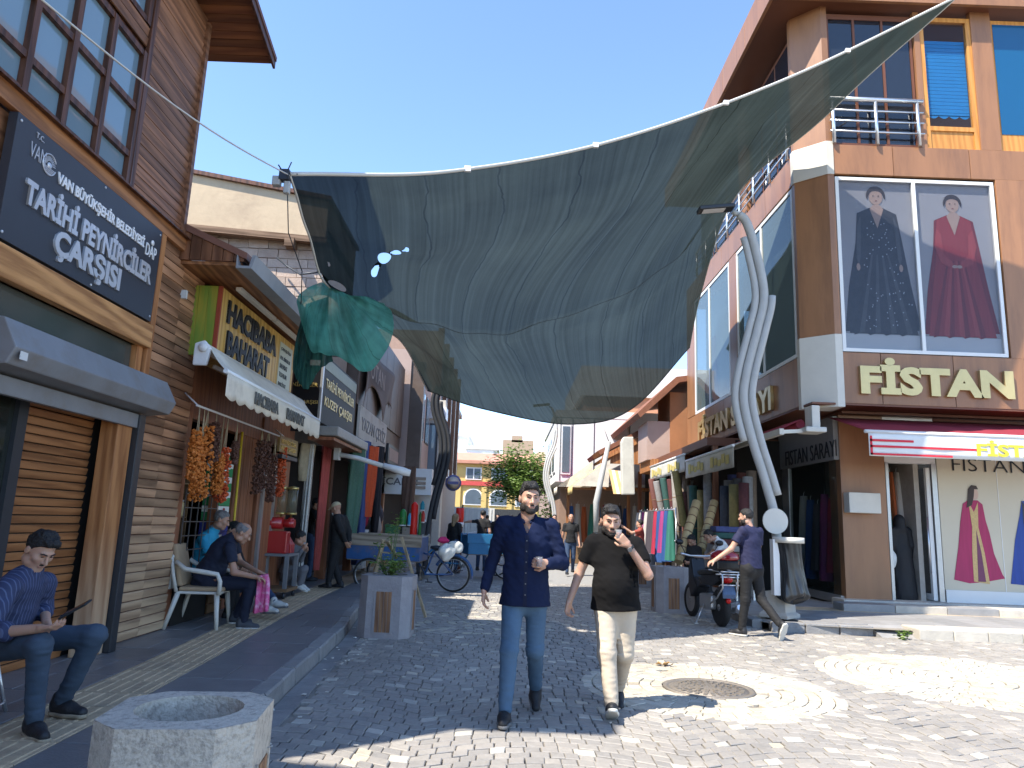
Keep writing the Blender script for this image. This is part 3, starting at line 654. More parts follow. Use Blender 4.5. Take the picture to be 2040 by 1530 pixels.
# lit-box sign
hs_ = thing('spice_shop_sign', 'yellow wooden box sign with dark HACIBABA BAHARAT lettering and green side', 'sign', (-3.8, 10.2, 3.33))
m_yel = WOOD('yellow_board', (.46, .24, .05), (.66, .42, .12), 'Z', .1, .5)
for k in range(15):
    y0_ = 8.60+k*.208; MB().box(-3.98, -3.60, y0_+.002, y0_+.206, 3.33, 4.20).build('board', m_yel, hs_)
m_grn = WOOD('green_board', (.30, .26, .03), (.16, .24, .03), 'Z', .05, .55)
for k in range(3): MB().box(-3.98+k*.115, -3.98+k*.115+.112, 8.57, 8.598, 3.33, 4.20).build('green_side_board', m_grn, hs_)
MB().box(-3.632, -3.585, 8.565, 8.60, 3.33, 4.20).build('red_edge', M('red_paint', (.30, .05, .02), .55, .2), hs_)
m_blk = M('black_letter', (.012, .013, .015), .5, .1)
m_crm = M('cream_paint', (.62, .52, .34), .6, .1)
for off, m_, bo, dx in ((0, m_crm, .055, .002), (0, m_blk, .02, .016)):
    text('HACIBABA', (-3.60+dx*.2, 8.80, 3.80), R_, U_, 1.93, .30, m_, hs_, bo+.015, .010+dx)
    text('BAHARAT', (-3.60+dx*.2, 8.86, 3.42), R_, U_, 1.62, .30, m_, hs_, bo+.015, .010+dx)
MB().box(-3.60, -3.592, 10.95, 11.58, 3.38, 4.10).build('price_panel', M('pale_green_panel', (.50, .52, .42), .5, .1), hs_)
for i, s_ in enumerate(['ÇAVUŞOĞLU', 'PUL BİBERLER', 'BAHARAT', 'TOHUM', 'BAKLİYAT']):
    text(s_, (-3.592, 11.0, 3.97-.135*i), R_, U_, .50 if i < 2 else .38, .075, m_blk, hs_, .012, .004)
# awning with scalloped valance
aw = thing('spice_shop_awning', 'cream scalloped awning with HACIBABA BAHARAT on its valance', 'awning', (-3.4, 10, 2.7))
m_can = M('cream_canvas', (.72, .65, .53), .8, .15, 5, .1, dirt=((.35, .30, .24), .4, 3))
m_wpl = M('white_metal', (.75, .75, .74), .4, .06)
MB().prism([(-3.66, 8.15, 3.12), (-3.50, 8.15, 3.12), (-3.46, 8.15, 3.32), (-3.55, 8.15, 3.42), (-3.66, 8.15, 3.38)], (0, .05, 0)).build('end_bracket', m_wpl, aw, bevel=.02, fix=True)
MB().lathe([(0, 0), (.055, 0), (.055, .02), (.03, .02), (.03, .03), (0, .03)], (-3.55, 8.12, 3.33), 14, axis='Y').build('crank_boss', m_wpl, aw)
YA0, YA1 = 7.85, 11.9
MB().tube([(-3.55, 8.2, 3.33), (-3.55, 12.2, 3.33)], .06, 10).build('roller', m_can, aw)
b_ = MB().grid(lambda u, v: Vector((-3.52+.36*v, 8.2+(YA0+.05-8.2)*v+(3.95)*u, 3.38-.36*v-.03*math.sin(v*math.pi))), 10, 6); solidify(b_.build('canvas', m_can, aw), .004)
MB().tube([(-3.15, YA0, 3.01), (-3.15, YA1, 3.01)], .028, 8).build('front_bar', m_wpl, aw)
nS = 13
def val(u, v):
    y_ = YA0+.02+(YA1-YA0-.04)*u; sc_ = abs(math.sin(u*nS*math.pi)); bot = 2.74-.04*sc_
    return Vector((-3.13+.012*math.sin(u*40)*v, y_, 3.0+(bot-3.0)*v))
b_ = MB().grid(val, 130, 4); solidify(b_.build('valance', m_can, aw), .004)
m_gry = M('faded_print', (.12, .12, .11), .8, .3, 30, 0)
text('HACIBABA', (-3.118, 8.75, 2.785), R_, U_, .92, .155, m_gry, aw, .03, .012)
text('BAHARAT', (-3.118, 10.05, 2.785), R_, U_, .88, .155, m_gry, aw, .03, .012)
for yy in (8.6, 11.3):
    MB().bar((-3.6, yy, 3.2), (-3.35, yy+.35, 3.1), .04).bar((-3.35, yy+.35, 3.1), (-3.16, yy-.1, 3.02), .035).build('folding_arm', m_wpl, aw)
# rail with strings of dried vegetables
rl = thing('hanging_rail', 'pale metal rail along the spice shop front', 'rail', (-3.68, 10, 2.7))
MB().tube([(-3.68, 8.45, 2.70), (-3.68, 12.2, 2.70)], .014, 6).tube([(-3.68, 8.5, 2.70), (-3.9, 8.6, 2.86)], .01, 5).tube([(-3.68, 12.0, 2.70), (-3.9, 12.0, 2.86)], .01, 5).build('bar', m_wpl, rl)
dried = {'orange': [(.55, .17, .03), (.60, .24, .06), (.42, .10, .02), (.58, .30, .10)], 'dark': [(.11, .048, .032), (.16, .075, .05), (.07, .03, .022)], 'red': [(.50, .08, .02), (.58, .14, .04), (.36, .05, .015), (.62, .26, .10)]}
for kn, cs in dried.items():
    for i, c_ in enumerate(cs): M('dried_%s_%d' % (kn, i), c_, .6, .35, 40, .3)
def dried_string(px, top, bot, kn, wid, label, X=-3.68, n=150):
    a = PX(px, top, X); b = PX(px, bot, X); yc = a.y
    t = thing('dried_vegetable_string', label, 'food string', (X, yc, b.z), group='strings of dried vegetables on the rail')
    b_ = MB()
    for k in range(5): b_.tube([(X, yc, 2.71), (X+random.uniform(-.05, .05)*wid*8, yc+random.uniform(-.6, .6)*wid, a.z-(a.z-b.z)*.12)], .004, 4)
    b_.build('twine', M('twine', (.42, .34, .22), .9, .2), t)
    mats = [_mats['dried_%s_%d' % (kn, i)] for i in range(len(dried[kn]))]
    b_ = MB()
    for k in range(n):
        f = random.random(); z_ = a.z+(b.z-a.z)*f; w_ = wid*(.45+.55*math.sin(min(1, .25+f*.9)*math.pi*.62)); an = random.uniform(0, 6.3); rr = w_*math.sqrt(random.random())
        c = Vector((X+rr*math.cos(an), yc+rr*math.sin(an), z_)); r = random.uniform(.016, .03)
        rot = Matrix.Rotation(random.uniform(0, 6.3), 3, random.choice('XYZ'))
        vs = [c+rot @ Vector(q)*r for q in ((1, 0, .3), (-.2, 1, .2), (-1, -.1, -.2), (.1, -1, .35), (0, .1, 1), (.1, -.1, -.8))]
        b_.add(vs, [(0, 1, 4), (1, 2, 4), (2, 3, 4), (3, 0, 4), (1, 0, 5), (2, 1, 5), (3, 2, 5), (0, 3, 5)], random.randrange(len(mats)))
    setp(b_.build('dried_pieces', mats, t), kind='stuff')
for a in [(393, 858, 955, 'orange', .075, 'string of yellow orange dried peppers hanging first beside the timber wall'), (412, 850, 1000, 'orange', .115, 'thick string of golden dried peppers second from the timber wall'),
          (430, 842, 920, 'dark', .07, 'string of dark dried aubergines beside the thick golden string'), (449, 893, 1000, 'red', .09, 'string of bright red dried peppers next to the green and white cartons'),
          (521, 876, 985, 'dark', .085, 'wide dark aubergine string right of the yellow pole'), (546, 905, 1000, 'dark', .07, 'thin brown aubergine string beside the last orange one'), (565, 893, 990, 'red', .07, 'last string of orange red peppers above the red grinder'), (402, 868, 985, 'orange', .08, 'amber dried pepper string squeezed between the first two'), (439, 905, 985, 'orange', .07, 'orange string half hidden behind the bright red one'), (470, 880, 925, 'dark', .05, 'short bunch of black pods hanging before the cartons'), (534, 880, 975, 'dark', .075, 'brown string between the two aubergine strings')]:
    dried_string(*a, n=260)
# goods inside the shop
m_shelf = M('shelf_board', (.20, .12, .06), .6, .3, 6, .1)
sh = thing('goods_shelf', 'wooden shelf unit crowded with jars inside the spice shop', 'shelf', (-4.6, 9.5, .13))
for z_ in (.5, .95, 1.4, 1.85, 2.3): MB().box(-4.75, -4.35, 8.95, 10.1, z_-.02, z_).build('shelf_board', m_shelf, sh)
for y_ in (8.93, 10.1): MB().box(-4.75, -4.35, y_-.02, y_, .13, 2.45).build('upright', m_shelf, sh)
jc = [(.5, .4, .2), (.35, .12, .05), (.6, .55, .4), (.2, .25, .1), (.45, .28, .08), (.6, .6, .58), (.25, .3, .35)]
jm = [M('jar_%d' % i, c_, .3, .3, 20, 0, spec=.6) for i, c_ in enumerate(jc)]; m_lid = M('jar_lid', (.5, .5, .48), .35, .1, metal=.5)
jar_me = MB().lathe([(0, 0), (.045, 0), (.05, .02), (.05, .13), (.035, .15)], seg=10).mesh('jar'); lid_me = MB().lathe([(.04, .15), (.042, .15), (.042, .17), (0, .17)], seg=10).mesh('lid')
for zi, z_ in enumerate((.5, .95, 1.4, 1.85, 2.3)):
    for k in range(8):
        m_ = random.choice(jm); me = jar_me.copy(); o = link('spice_jar', me, m_); o.location = (-4.42+random.uniform(-.03, .02), 9.03+k*.135, z_+.002); o.scale = (1, 1, random.uniform(.9, 1.5))
        setp(o, 'small spice jar on the crowded shelf inside the spice shop', 'jar', 'jars on the spice shop shelf'); l_ = link('lid', lid_me.copy(), m_lid, o, local=True)
m_car = [M('carton_green', (.03, .22, .08), .55, .15), M('carton_white', (.70, .69, .62), .6, .1), M('carton_red', (.45, .03, .03), .5, .1), M('carton_blue', (.03, .04, .22), .5, .15)]
for k in range(5):
    c0 = PX(485, 940, -3.98); z_ = 1.36+k*.205
    t = thing('tea_carton', 'green and white carton with red badge, %s by the yellow pole' % ['bottom of its stack', 'second from bottom', 'middle of its stack', 'second from top', 'top of its stack'][k], 'carton', (-4.05, 10.36, z_), group='stacked green and white cartons')
    MB().box(-4.20, -3.97, 10.19, 10.57, z_, z_+.115).build('green_base', m_car[0], t); MB().box(-4.20, -3.97, 10.19, 10.57, z_+.116, z_+.198).build('white_top', m_car[1], t)
    MB().add([(-3.968, 10.25, z_+.06), (-3.968, 10.38, z_+.09), (-3.968, 10.5, z_+.115), (-3.968, 10.25, z_+.115)], [(0, 1, 2, 3)]).build('wave', m_car[1], t)
    MB().lathe([(0, 0), (.045, 0), (0, .003)], (-3.968, 10.38, z_+.155), 10, axis='X', sy=.5).build('badge', m_car[2], t)
for k in range(3):
    z_ = .93+k*.14; t = thing('blue_carton', 'dark blue carton with white label, %s under the green cartons' % ['lowest', 'middle', 'top'][k], 'carton', (-4.05, 10.36, z_), group='stacked blue cartons')
    MB().box(-4.20, -3.97, 10.17, 10.60, z_, z_+.135).build('box', m_car[3], t); MB().box(-3.970, -3.966, 10.22, 10.40, z_+.04, z_+.10).build('label_patch', m_car[1], t)
st_ = thing('wooden_crate', 'wooden crate supporting the stacked cartons inside the spice shop', 'crate', (-4.05, 10.36, .13))
for k in range(6): MB().box(-4.24, -3.96, 10.15, 10.62, .14+k*.13, .255+k*.13).build('slat', m_shelf, st_)
yp = thing('yellow_pole', 'slim yellow pole standing beside the stacked cartons', 'pole', (-3.9, 10.66, .13)); MB().tube([(-3.88, 10.62, .13), (-3.95, 10.72, 2.65)], .018, 7).build('tube', M('yellow_paint', (.62, .42, .03), .5, .1), yp)
# steel-framed glazed goods case by the timber wall
gc = thing('display_case', 'wire and glass display case with bottles behind the seated men', 'display case', (-4.2, 9.3, .13))
b_ = MB()
for k in range(6): b_.bar((-3.92, 9.0+k*.2, .5), (-3.92, 9.0+k*.2, 1.75), .012)
for k in range(8): b_.bar((-3.92, 9.0, .5+k*.17), (-3.92, 10.0, .5+k*.17), .012)
b_.build('wire_front', M('chrome', (.12, .12, .12), .4, .1, metal=.6), gc); MB().box(-4.3, -3.93, 9.0, 10.0, .13, .5).build('base', m_intd, gc)
# shop door with bevelled steel surround
dr = thing('shop_door', 'brown shop door in a steel frame behind the red grinder', 'door', (-4.0, 12.0, .13))
MB().box(-3.96, -3.92, 11.86, 12.3, .13, 2.15).build('leaf', w_red, dr); b_ = MB(); b_.box(-3.97, -3.90, 11.77, 11.85, .13, 2.25).box(-3.97, -3.90, 12.31, 12.40, .13, 2.25).box(-3.97, -3.90, 11.77, 12.40, 2.16, 2.26); b_.build('frame', M('brushed_steel', (.45, .45, .45), .35, .15, metal=.7), dr)
MB().box(-3.93, -3.62, 11.65, 12.5, 2.36, 2.42).build('canopy', m_steel, dr); b_ = MB().box(-3.7, -3.66, 11.6, 12.6, 2.46, 2.72); b_.build('sign_board', M('bronze_sign', (.22, .15, .06), .4, .3), dr)
text('PEYNİRCİLER', (-3.658, 11.68, 2.60), R_, U_, .8, .09, M('gold_letter', (.65, .48, .16), .35, .15, metal=.5), dr, .01, .008)
text('KUZEY ÇARŞISI', (-3.658, 11.68, 2.49), R_, U_, .8, .08, _mats['gold_letter'], dr, .01, .008)
# red grinder on a wheeled cart
ct = thing('grinder_cart', 'grey steel cart on castors carrying the red grinder', 'cart', (-3.85, 12.6, .13))
m_cart = M('cart_steel', (.22, .23, .24), .5, .2, 6, .1, metal=.3)
gx, gy = -3.85, 12.5
MB().box(gx-.32, gx+.32, gy-.30, gy+.30, .80, .84).build('top', m_cart, ct)
for sx_ in (-1, 1):
    for sy_ in (-1, 1):
        MB().box(gx+sx_*.29-.03, gx+sx_*.29+.03, gy+sy_*.27-.03, gy+sy_*.27+.03, .24, .80).build('leg', m_cart, ct)
        wh = MB().lathe([(0, -.02), (.05, -.02), (.05, .02), (0, .02)], (gx+sx_*.29, gy+sy_*.27, .18), 12, axis='X').build('castor', m_steel, ct)
MB().box(gx-.34, gx+.34, gy-.32, gy+.32, .24, .29).build('lower_shelf', m_shelf, ct)
gr = thing('spice_grinder', 'red spice grinder with two glass hoppers standing on the steel cart', 'grinder', (gx, gy, .84))
m_redp = M('red_enamel', (.42, .02, .02), .3, .1, 4, .02, spec=.6, coat=.4)
MB().box(gx-.24, gx+.24, gy-.20, gy-.02, .84, 1.20).build('body', m_redp, gr, bevel=.02)
MB().prism([(gx-.02, gy+.0, .84), (gx+.26, gy+.0, .84), (gx+.26, gy+.0, .98), (gx+.10, gy+.0, 1.20), (gx-.02, gy+.0, 1.20)], (0, .22, 0)).build('control_box', m_redp, gr, bevel=.012, fix=True)
MB().tube([(gx-.28, gy-.1, 1.33), (gx+.12, gy-.1, 1.33)], .10, 14).build('motor', m_redp, gr); MB().tube([(gx+.12, gy-.05, 1.33), (gx+.30, gy-.05, 1.33)], .07, 12).build('gearbox', m_redp, gr)
for k in (0, 1):
    hx = gx+.06+k*.17
    MB().lathe([(.085, 1.50), (.085, 1.90)], (hx, gy-.06, 0), 14).build('hopper_glass', GLASS('hopper_glass', (.85, .82, .7), .65, .05, (.3, .27, .2)), gr)
    MB().lathe([(.09, 1.47), (.09, 1.51), (.02, 1.51), (.02, 1.40)], (hx, gy-.06, 0), 14).build('hopper_base', M('brass', (.55, .42, .16), .3, .1, metal=.8), gr); MB().lathe([(.09, 1.89), (.09, 1.93), (0, 1.95)], (hx, gy-.06, 0), 14).build('hopper_cap', _mats['brass'], gr)
    MB().lathe([(.03, 1.3), (.03, 1.36), (.05, 1.42)], (hx, gy-.06, 0), 12).build('neck', m_redp, gr)

# ================================================================ block-built house rising behind the shops
bh = thing('block_house', 'sunlit pale block wall with cream rendered parapet behind the shops', 'building', (-6, 13.5, 0))
m_blkst = M('pale_block', (.46, .36, .29), .85, .2, 5, .4, rnd=.14, dirt=((.30, .20, .15), .4, 3))
m_rend = M('cream_render', (.50, .39, .26), .85, .15, 2, .2, dirt=((.34, .25, .17), .5, 1.2))
MB().box(-8, -3.72, 13.5, 16, 4.2, 7.0).build('wall_core', M('mortar', (.35, .28, .22), .9, .2), bh)
rw = 0; z_ = 4.3
while z_ < 6.95:
    x = -7.6+(.2 if rw % 2 else 0)
    while x < -3.74:
        x1 = min(x+.395, -3.73); ht = .185
        if not (z_ > 6.9): MB().box(x, x1-.012, 13.46+random.uniform(0, .02), 13.52, z_, z_+ht-.012).build('block', m_blkst, bh)
        x += .395
    z_ += .187; rw += 1
b_ = MB().prism([(-8, 13.36, 6.98), (-3.72, 13.36, 6.72), (-3.72, 13.36, 7.52), (-8, 13.36, 8.25)], (0, 2.6, 0)); b_.build('parapet', m_rend, bh, fix=True)
b_ = MB().prism([(-8.1, 13.28, 8.25), (-3.66, 13.28, 7.52), (-3.66, 13.28, 7.60), (-8.1, 13.28, 8.33)], (0, 2.75, 0)); b_.build('coping', w_dark, bh, fix=True)
b_ = MB().prism([(-8.1, 13.22, 6.88), (-3.66, 13.22, 6.60), (-3.66, 13.22, 6.72), (-8.1, 13.22, 7.0)], (0, .15, 0)); b_.build('timber_band', WOOD('old_timber', (.10, .055, .03), (.25, .16, .1), 'X', .1, .8), bh, fix=True)
for x in (-6.05, -4.35): MB().box(x-.09, x+.09, 13.15, 13.4, 6.5, 6.66).build('corbel', _mats['old_timber'], bh)
b_ = MB().tube([(-4.6, 13.3, 6.3), (-4.35, 13.2, 6.1), (-4.0, 12.9, 5.85), (-3.6, 12.6, 5.8)], .018, 8); b_.build('conduit', m_steel, bh)
MB().lathe([(0, 0), (.38, 0), (.38, .04), (0, .04)], (-3.62, 13.1, 5.15), 20, axis='Y').build('dish', m_rend, bh)

# ================================================================ black signs and the shops beyond
m_gold = _mats['gold_letter']; m_blkb = M('black_board', (.014, .015, .018), .25, .1, 3, .02, spec=.5)
s1 = thing('side_market_sign', 'black sign facing the camera with gold ÇARŞISI lettering beyond the spice shop', 'sign', (-3.8, 13.1, 3))
MB().box(-4.2, -3.50, 13.10, 13.14, 2.96, 4.45).build('board', m_blkb, s1); MB().box(-3.50, -3.46, 13.08, 13.16, 2.9, 4.45).build('chrome_edge', _mats['brushed_steel'], s1)
MB().box(-3.72, -3.53, 13.085, 13.1, 4.18, 4.28).build('badge', m_wht, s1)
text('PEYNİRCİLER', (-4.18, 13.095, 3.78), (1, 0, 0), U_, .64, .10, m_gold, s1, .012, .006); text('KUZEY ÇARŞISI', (-4.18, 13.095, 3.45), (1, 0, 0), U_, .66, .085, m_gold, s1, .012, .006)
s2 = thing('kuzey_sign', 'black sign along the street reading TARİHİ PEYNİRCİLER KUZEY ÇARŞISI', 'sign', (-3.48, 14.7, 3.1))
MB().box(-3.54, -3.48, 13.2, 16.1, 3.16, 4.42).build('board', M('slate_board', (.03, .034, .032), .6, .1), s2); MB().box(-3.48, -3.474, 13.25, 16.05, 4.17, 4.38).build('pale_band', M('sage_band', (.30, .34, .24), .5, .2), s2)
text('TARİHİ PEYNİRCİLER', (-3.478, 13.4, 3.83), R_, U_, 2.5, .24, m_gold, s2, .008, .008); text('KUZEY ÇARŞISI', (-3.478, 13.4, 3.45), R_, U_, 2.4, .23, m_gold, s2, .008, .008)
MB().box(-3.55, -3.15, 13.3, 16.2, 2.92, 3.10).build('lamp_canopy', M('grey_tin', (.30, .29, .27), .5, .25, metal=.3), s2, bevel=.02)
MB().box(-3.7, -3.22, 13.3, 16.2, 2.84, 2.9).build('canopy_soffit', w_red, s2)
lp = thing('street_light_arm', 'pale grey tubular street light reaching out over the left pavement', 'street light', (-3.4, 15.4, 2.7))
MB().tube([(-3.5, 14.9, 2.72), (-3.1, 15.0, 2.66), (-2.55, 15.15, 2.52)], .05, 10).build('arm', M('pale_metal', (.5, .5, .5)), lp); MB().tube([(-2.6, 15.14, 2.54), (-2.2, 15.25, 2.44), (-2.05, 15.28, 2.41)], [.06, .09, .07], 12).build('lamp_head', m_wpl, lp); MB().box(-3.56, -3.46, 14.8, 15.0, 2.6, 2.85).build('bracket', _mats['pale_metal'], lp)

m_brn = M('brown_cladding', (.11, .075, .055), .5, .25, 2, .05, dirt=((.19, .14, .11), .6, .8)); m_pnk = M('pinkish_render', (.42, .31, .26), .8, .2, 2, .15, dirt=((.26, .18, .14), .4, 1))
def plain_building(name, label, y0, y1, z0, z1, xf, mat_, wins=(), wm=None, fascia=None):
    t = thing(name, label, 'building', (xf-.5, (y0+y1)/2, 0)); MB().box(-9, xf, y0, y1, z0, z1).build('wall', mat_, t)
    for (a, b, c, d) in wins:
        f = MB().box(xf-.02, xf+.035, a, b, c, d).build('window', wm or m_steel, t); MB().box(xf+.036, xf+.04, a+.06, b-.06, c+.06, d-.06).build('pane', m_win, f)
    return t
# shop row one: brown sheet-clad upper storey, torn banner, white lettered sign
b1 = plain_building('draper_shop', 'brown sheet clad draper shop with a torn banner beyond the black signs', 16.3, 23.4, 3.0, 6.3, -3.55, m_brn)
for k in range(6): MB().box(-3.55, -3.50, 16.32+k*1.17, 17.47+k*1.17, 4.0, 6.25).build('cladding_panel', m_brn, b1, bevel=.01)
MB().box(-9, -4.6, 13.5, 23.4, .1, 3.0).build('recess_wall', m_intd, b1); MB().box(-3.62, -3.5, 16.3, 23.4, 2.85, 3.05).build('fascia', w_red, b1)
for y_ in (16.25, 19.0, 21.5, 23.3): MB().box(-4.1, -3.9, y_-.1, y_+.1, .13, 3.0).build('post', w_red, b1)
s3 = thing('draper_sign', 'weathered white sign with grey lettering on the draper shop', 'sign', (-3.46, 18.3, 3.4))
MB().box(-3.50, -3.44, 16.5, 20.2, 3.25, 4.0).build('board', M('old_white_board', (.50, .47, .42), .7, .2, 4, .1, dirt=((.3, .24, .2), .6, 2)), s3); text('YAZAN ÇEYİZ', (-3.438, 16.7, 3.38), R_, U_, 3.3, .48, M('grey_print', (.17, .17, .18), .6, .3, 12), s3, .01, .008)
s4 = thing('small_framed_sign', 'small brown framed sign beyond the weathered white sign', 'sign', (-3.44, 21.3, 3.2)); MB().box(-3.49, -3.42, 20.6, 22.6, 3.0, 3.55).build('frame', m_steel, s4); MB().box(-3.42, -3.41, 20.75, 22.45, 3.1, 3.45).build('face', m_pnk, s4)
bn = thing('torn_banner', 'torn brown vinyl banner hanging on the draper shop front', 'banner', (-3.4, 17.5, 4))
def ban(u, v): return Vector((-3.42+.05*math.sin(u*9+v*3), 16.6+u*4.2, 5.5-v*(1.55-.7*abs(math.sin(u*5.2)))))
solidify(MB().grid(ban, 30, 10).build('vinyl', M('brown_vinyl', (.15, .10, .075), .75, .25, 2, .1), bn), .004); text('UTAN', (-3.36, 17.0, 4.75), R_, U_, 1.9, .42, M('tan_print', (.30, .20, .14), .6, .2), bn, .0, .004)
b2 = plain_building('pink_brown_building', 'narrow pink brown building with rusty side panels beyond the draper', 23.6, 30, 2.9, 7.0, -3.35, m_pnk, [(24.2, 25.6, 4.4, 6.2), (26.4, 27.8, 4.4, 6.2), (28.4, 29.6, 4.4, 6.2)])
MB().box(-9, -4.2, 23.6, 30, .1, 2.9).build('recess_wall', m_intd, b2); MB().box(-3.4, -2.9, 23.65, 24.0, 2.6, 6.6).build('side_fin', m_brn, b2); MB().box(-3.6, -3.36, 23.7, 29.9, 2.75, 3.0).build('fascia', m_brn, b2)
b3 = thing('glass_tower', 'brown striped building with tall blue glass bays far down the left side', 'building', (-4, 36, 0))
MB().box(-12, -3.3, 31, 46, 0, 9.6).build('wall', M('tan_wall', (.30, .20, .15), .7, .2), b3); MB().box(-3.3, -3.2, 31, 46, 3.6, 4.1).build('white_band', m_wpl, b3)
for k in range(5):
    y0_ = 31.4+k*2.9; f = MB().box(-3.30, -3.22, y0_, y0_+2.2, 4.2, 9.2).build('window', m_steel, b3); MB().box(-3.218, -3.214, y0_+.1, y0_+2.1, 4.3, 6.6).build('pane', m_win, f); MB().box(-3.218, -3.214, y0_+.1, y0_+2.1, 6.75, 9.1).build('pane', m_win, f)
    MB().box(-3.3, -3.05, y0_-.55, y0_-.15, 3.6, 9.7).build('pilaster', M('brown_pilaster', (.20, .10, .06), .5, .2), b3)
b4 = thing('white_office', 'cream office with a tall window beyond the pink building', 'building', (-3, 30.5, 0)); MB().box(-6, -2.75, 30.2, 31, .1, 6.4).build('wall', M('ivory_wall', (.6, .56, .48), .8, .1), b4)
f = MB().box(-3.9, -3.0, 30.14, 30.2, 3.0, 5.4).build('window', m_steel, b4); MB().box(-3.82, -3.08, 30.12, 30.138, 3.08, 5.32).build('pane', m_win, f); MB().box(-6, -2.7, 30.1, 31, 5.6, 6.1).build('white_band', m_wpl, b4)
# white trade sign facing the camera
s5 = thing('trade_sign', 'white shop sign with dark TİCARET letters above the far left stalls', 'sign', (-3.1, 24, 2.2))
MB().box(-5.2, -2.42, 23.2, 23.6, 2.22, 3.04).build('board', M('bright_white', (.8, .8, .78), .5, .05), s5); text('TİCARET', (-4.24, 23.198, 2.50), (1, 0, 0), U_, 1.46, .30, M('grey_print', (.17, .17, .18)), s5, .02, .01)
for k in range(3): MB().box(-3.12, -2.6, 23.17, 23.2, 2.40+k*.14, 2.49+k*.14).build('stripe', M('taupe', (.35, .28, .22), .6, .1), s5)
for x in (-2.5, -5.1): MB().box(x-.07, x+.07, 23.3, 23.44, 0, 2.22).build('post', M('ivory_wall', (.6, .56, .48)), s5)
# ================================================================ corner boutique building on the right
fb = thing('boutique_building', 'three storey brown clad corner building with dress posters and gold letters', 'building', (8, 16, .13))
m_cl = M('copper_brown_panel', (.315, .150, .070), .4, .2, 2.0, .04, rnd=.10, spec=.5, stretch=(2.5, 2.5, .35), dirt=((.18, .088, .048), .65, 1.1))
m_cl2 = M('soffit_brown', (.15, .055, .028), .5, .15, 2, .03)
m_pvc = M('white_pvc', (.70, .70, .68), .4, .06, 4, .02)
m_cap = M('cream_cap', (.60, .57, .50), .6, .1, 4, .1)
m_orw = WOOD('orange_door_wood', (.48, .20, .045), (.60, .28, .07), 'Z', .06, .4)
X0, Y0, XC, YC = 5.89, 14.0, 6.38, 14.45            # side plane, front plane, chamfer ends
XR, YB = 14.0, 23.9
def ring(z0, z1, e=0, mat_=m_cl, name='cladding', par=fb):
    """horizontal band that follows side, chamfer and front"""
    b_ = MB().prism([(X0-e, YB, z0), (X0-e, YC-.4*e, z0), (XC-.4*e, Y0-e, z0), (XR, Y0-e, z0), (XR, YB, z0)], (0, 0, z1-z0)); return b_.build(name, mat_, par, fix=True)
def panels_front(z0, z1, xs, par=fb, y=Y0, t=.03, name='front_panel'):
    for a, b in zip(xs, xs[1:]): MB().box(a+.006, b-.006, y-t, y+.05, z0, z1).build(name, m_cl, par, bevel=.006)
def panels_side(z0, z1, ys, par=fb, x=X0, t=.03, name='side_panel'):
    for a, b in zip(ys, ys[1:]): MB().box(x-t, x+.05, a+.006, b-.006, z0, z1).build(name, m_cl, par, bevel=.006)
# storey slabs (dark gaps between the panels)
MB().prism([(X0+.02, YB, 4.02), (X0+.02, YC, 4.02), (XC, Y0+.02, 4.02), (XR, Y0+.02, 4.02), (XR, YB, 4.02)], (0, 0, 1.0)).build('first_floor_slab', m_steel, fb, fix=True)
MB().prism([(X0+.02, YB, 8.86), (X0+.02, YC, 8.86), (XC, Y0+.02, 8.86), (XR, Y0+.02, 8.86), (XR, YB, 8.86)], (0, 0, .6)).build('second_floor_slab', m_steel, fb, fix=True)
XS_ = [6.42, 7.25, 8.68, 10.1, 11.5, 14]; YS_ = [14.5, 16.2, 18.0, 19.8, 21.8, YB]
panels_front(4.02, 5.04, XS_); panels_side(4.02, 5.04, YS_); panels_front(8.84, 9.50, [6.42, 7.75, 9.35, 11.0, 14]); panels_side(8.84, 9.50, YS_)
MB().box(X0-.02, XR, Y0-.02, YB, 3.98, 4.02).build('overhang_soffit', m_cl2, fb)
# chamfered corner: brown pier, cream cap blocks
def cham(z0, z1, e, mat_, name): MB().prism([(X0-e, YC+.12, z0), (X0-e, YC-.4*e, z0), (XC-.4*e, Y0-e, z0), (XC+.12, Y0-e, z0), (XC+.12, YC+.12, z0)], (0, 0, z1-z0)).build(name, mat_, fb, fix=True)
cham(5.40, 8.82, .03, m_cl, 'corner_pier'); cham(3.94, 5.40, .05, m_cap, 'corner_cap'); cham(8.82, 9.56, .05, m_cap, 'corner_cap'); cham(9.56, 13.0, .02, m_cl, 'corner_pier')
# first floor: tall windows with printed films
m_inner = M('grey_film', (.30, .30, .31), .5, .15, 2, 0)
def pvc_frame(x0, x1, z0, z1, divs, y=Y0, par=fb, w=.07):
    b_ = MB().box(x0, x1, y-.02, y+.05, z0, z0+w).box(x0, x1, y-.02, y+.05, z1-w, z1)
    for x in [x0+w/2]+divs+[x1-w/2]: b_.box(x-w/2, x+w/2, y-.024, y+.046, z0+w, z1-w)
    return b_.build('window', m_pvc, par)
wf = pvc_frame(6.52, 9.80, 5.06, 8.78, [8.14]); wf.name = 'poster_window'
m_glz = GLASS('poster_glass', (.92, .93, .95), .80, .03, (.05, .05, .06))
for a, b in ((6.58, 8.10), (8.18, 9.74)): MB().box(a, b, Y0+.0, Y0+.008, 5.12, 8.72).build('pane', m_glz, wf)
m_bkd = M('poster_grey', (.46, .45, .46), .6, .12, 1, 0); m_sill = M('poster_white', (.72, .74, .74), .5, .05)
MB().box(6.56, 9.76, Y0+.06, Y0+.08, 5.45, 8.74).build('poster_film', m_bkd, wf); MB().box(6.56, 9.76, Y0+.055, Y0+.078, 5.10, 5.45).build('film_hem', m_sill, wf)
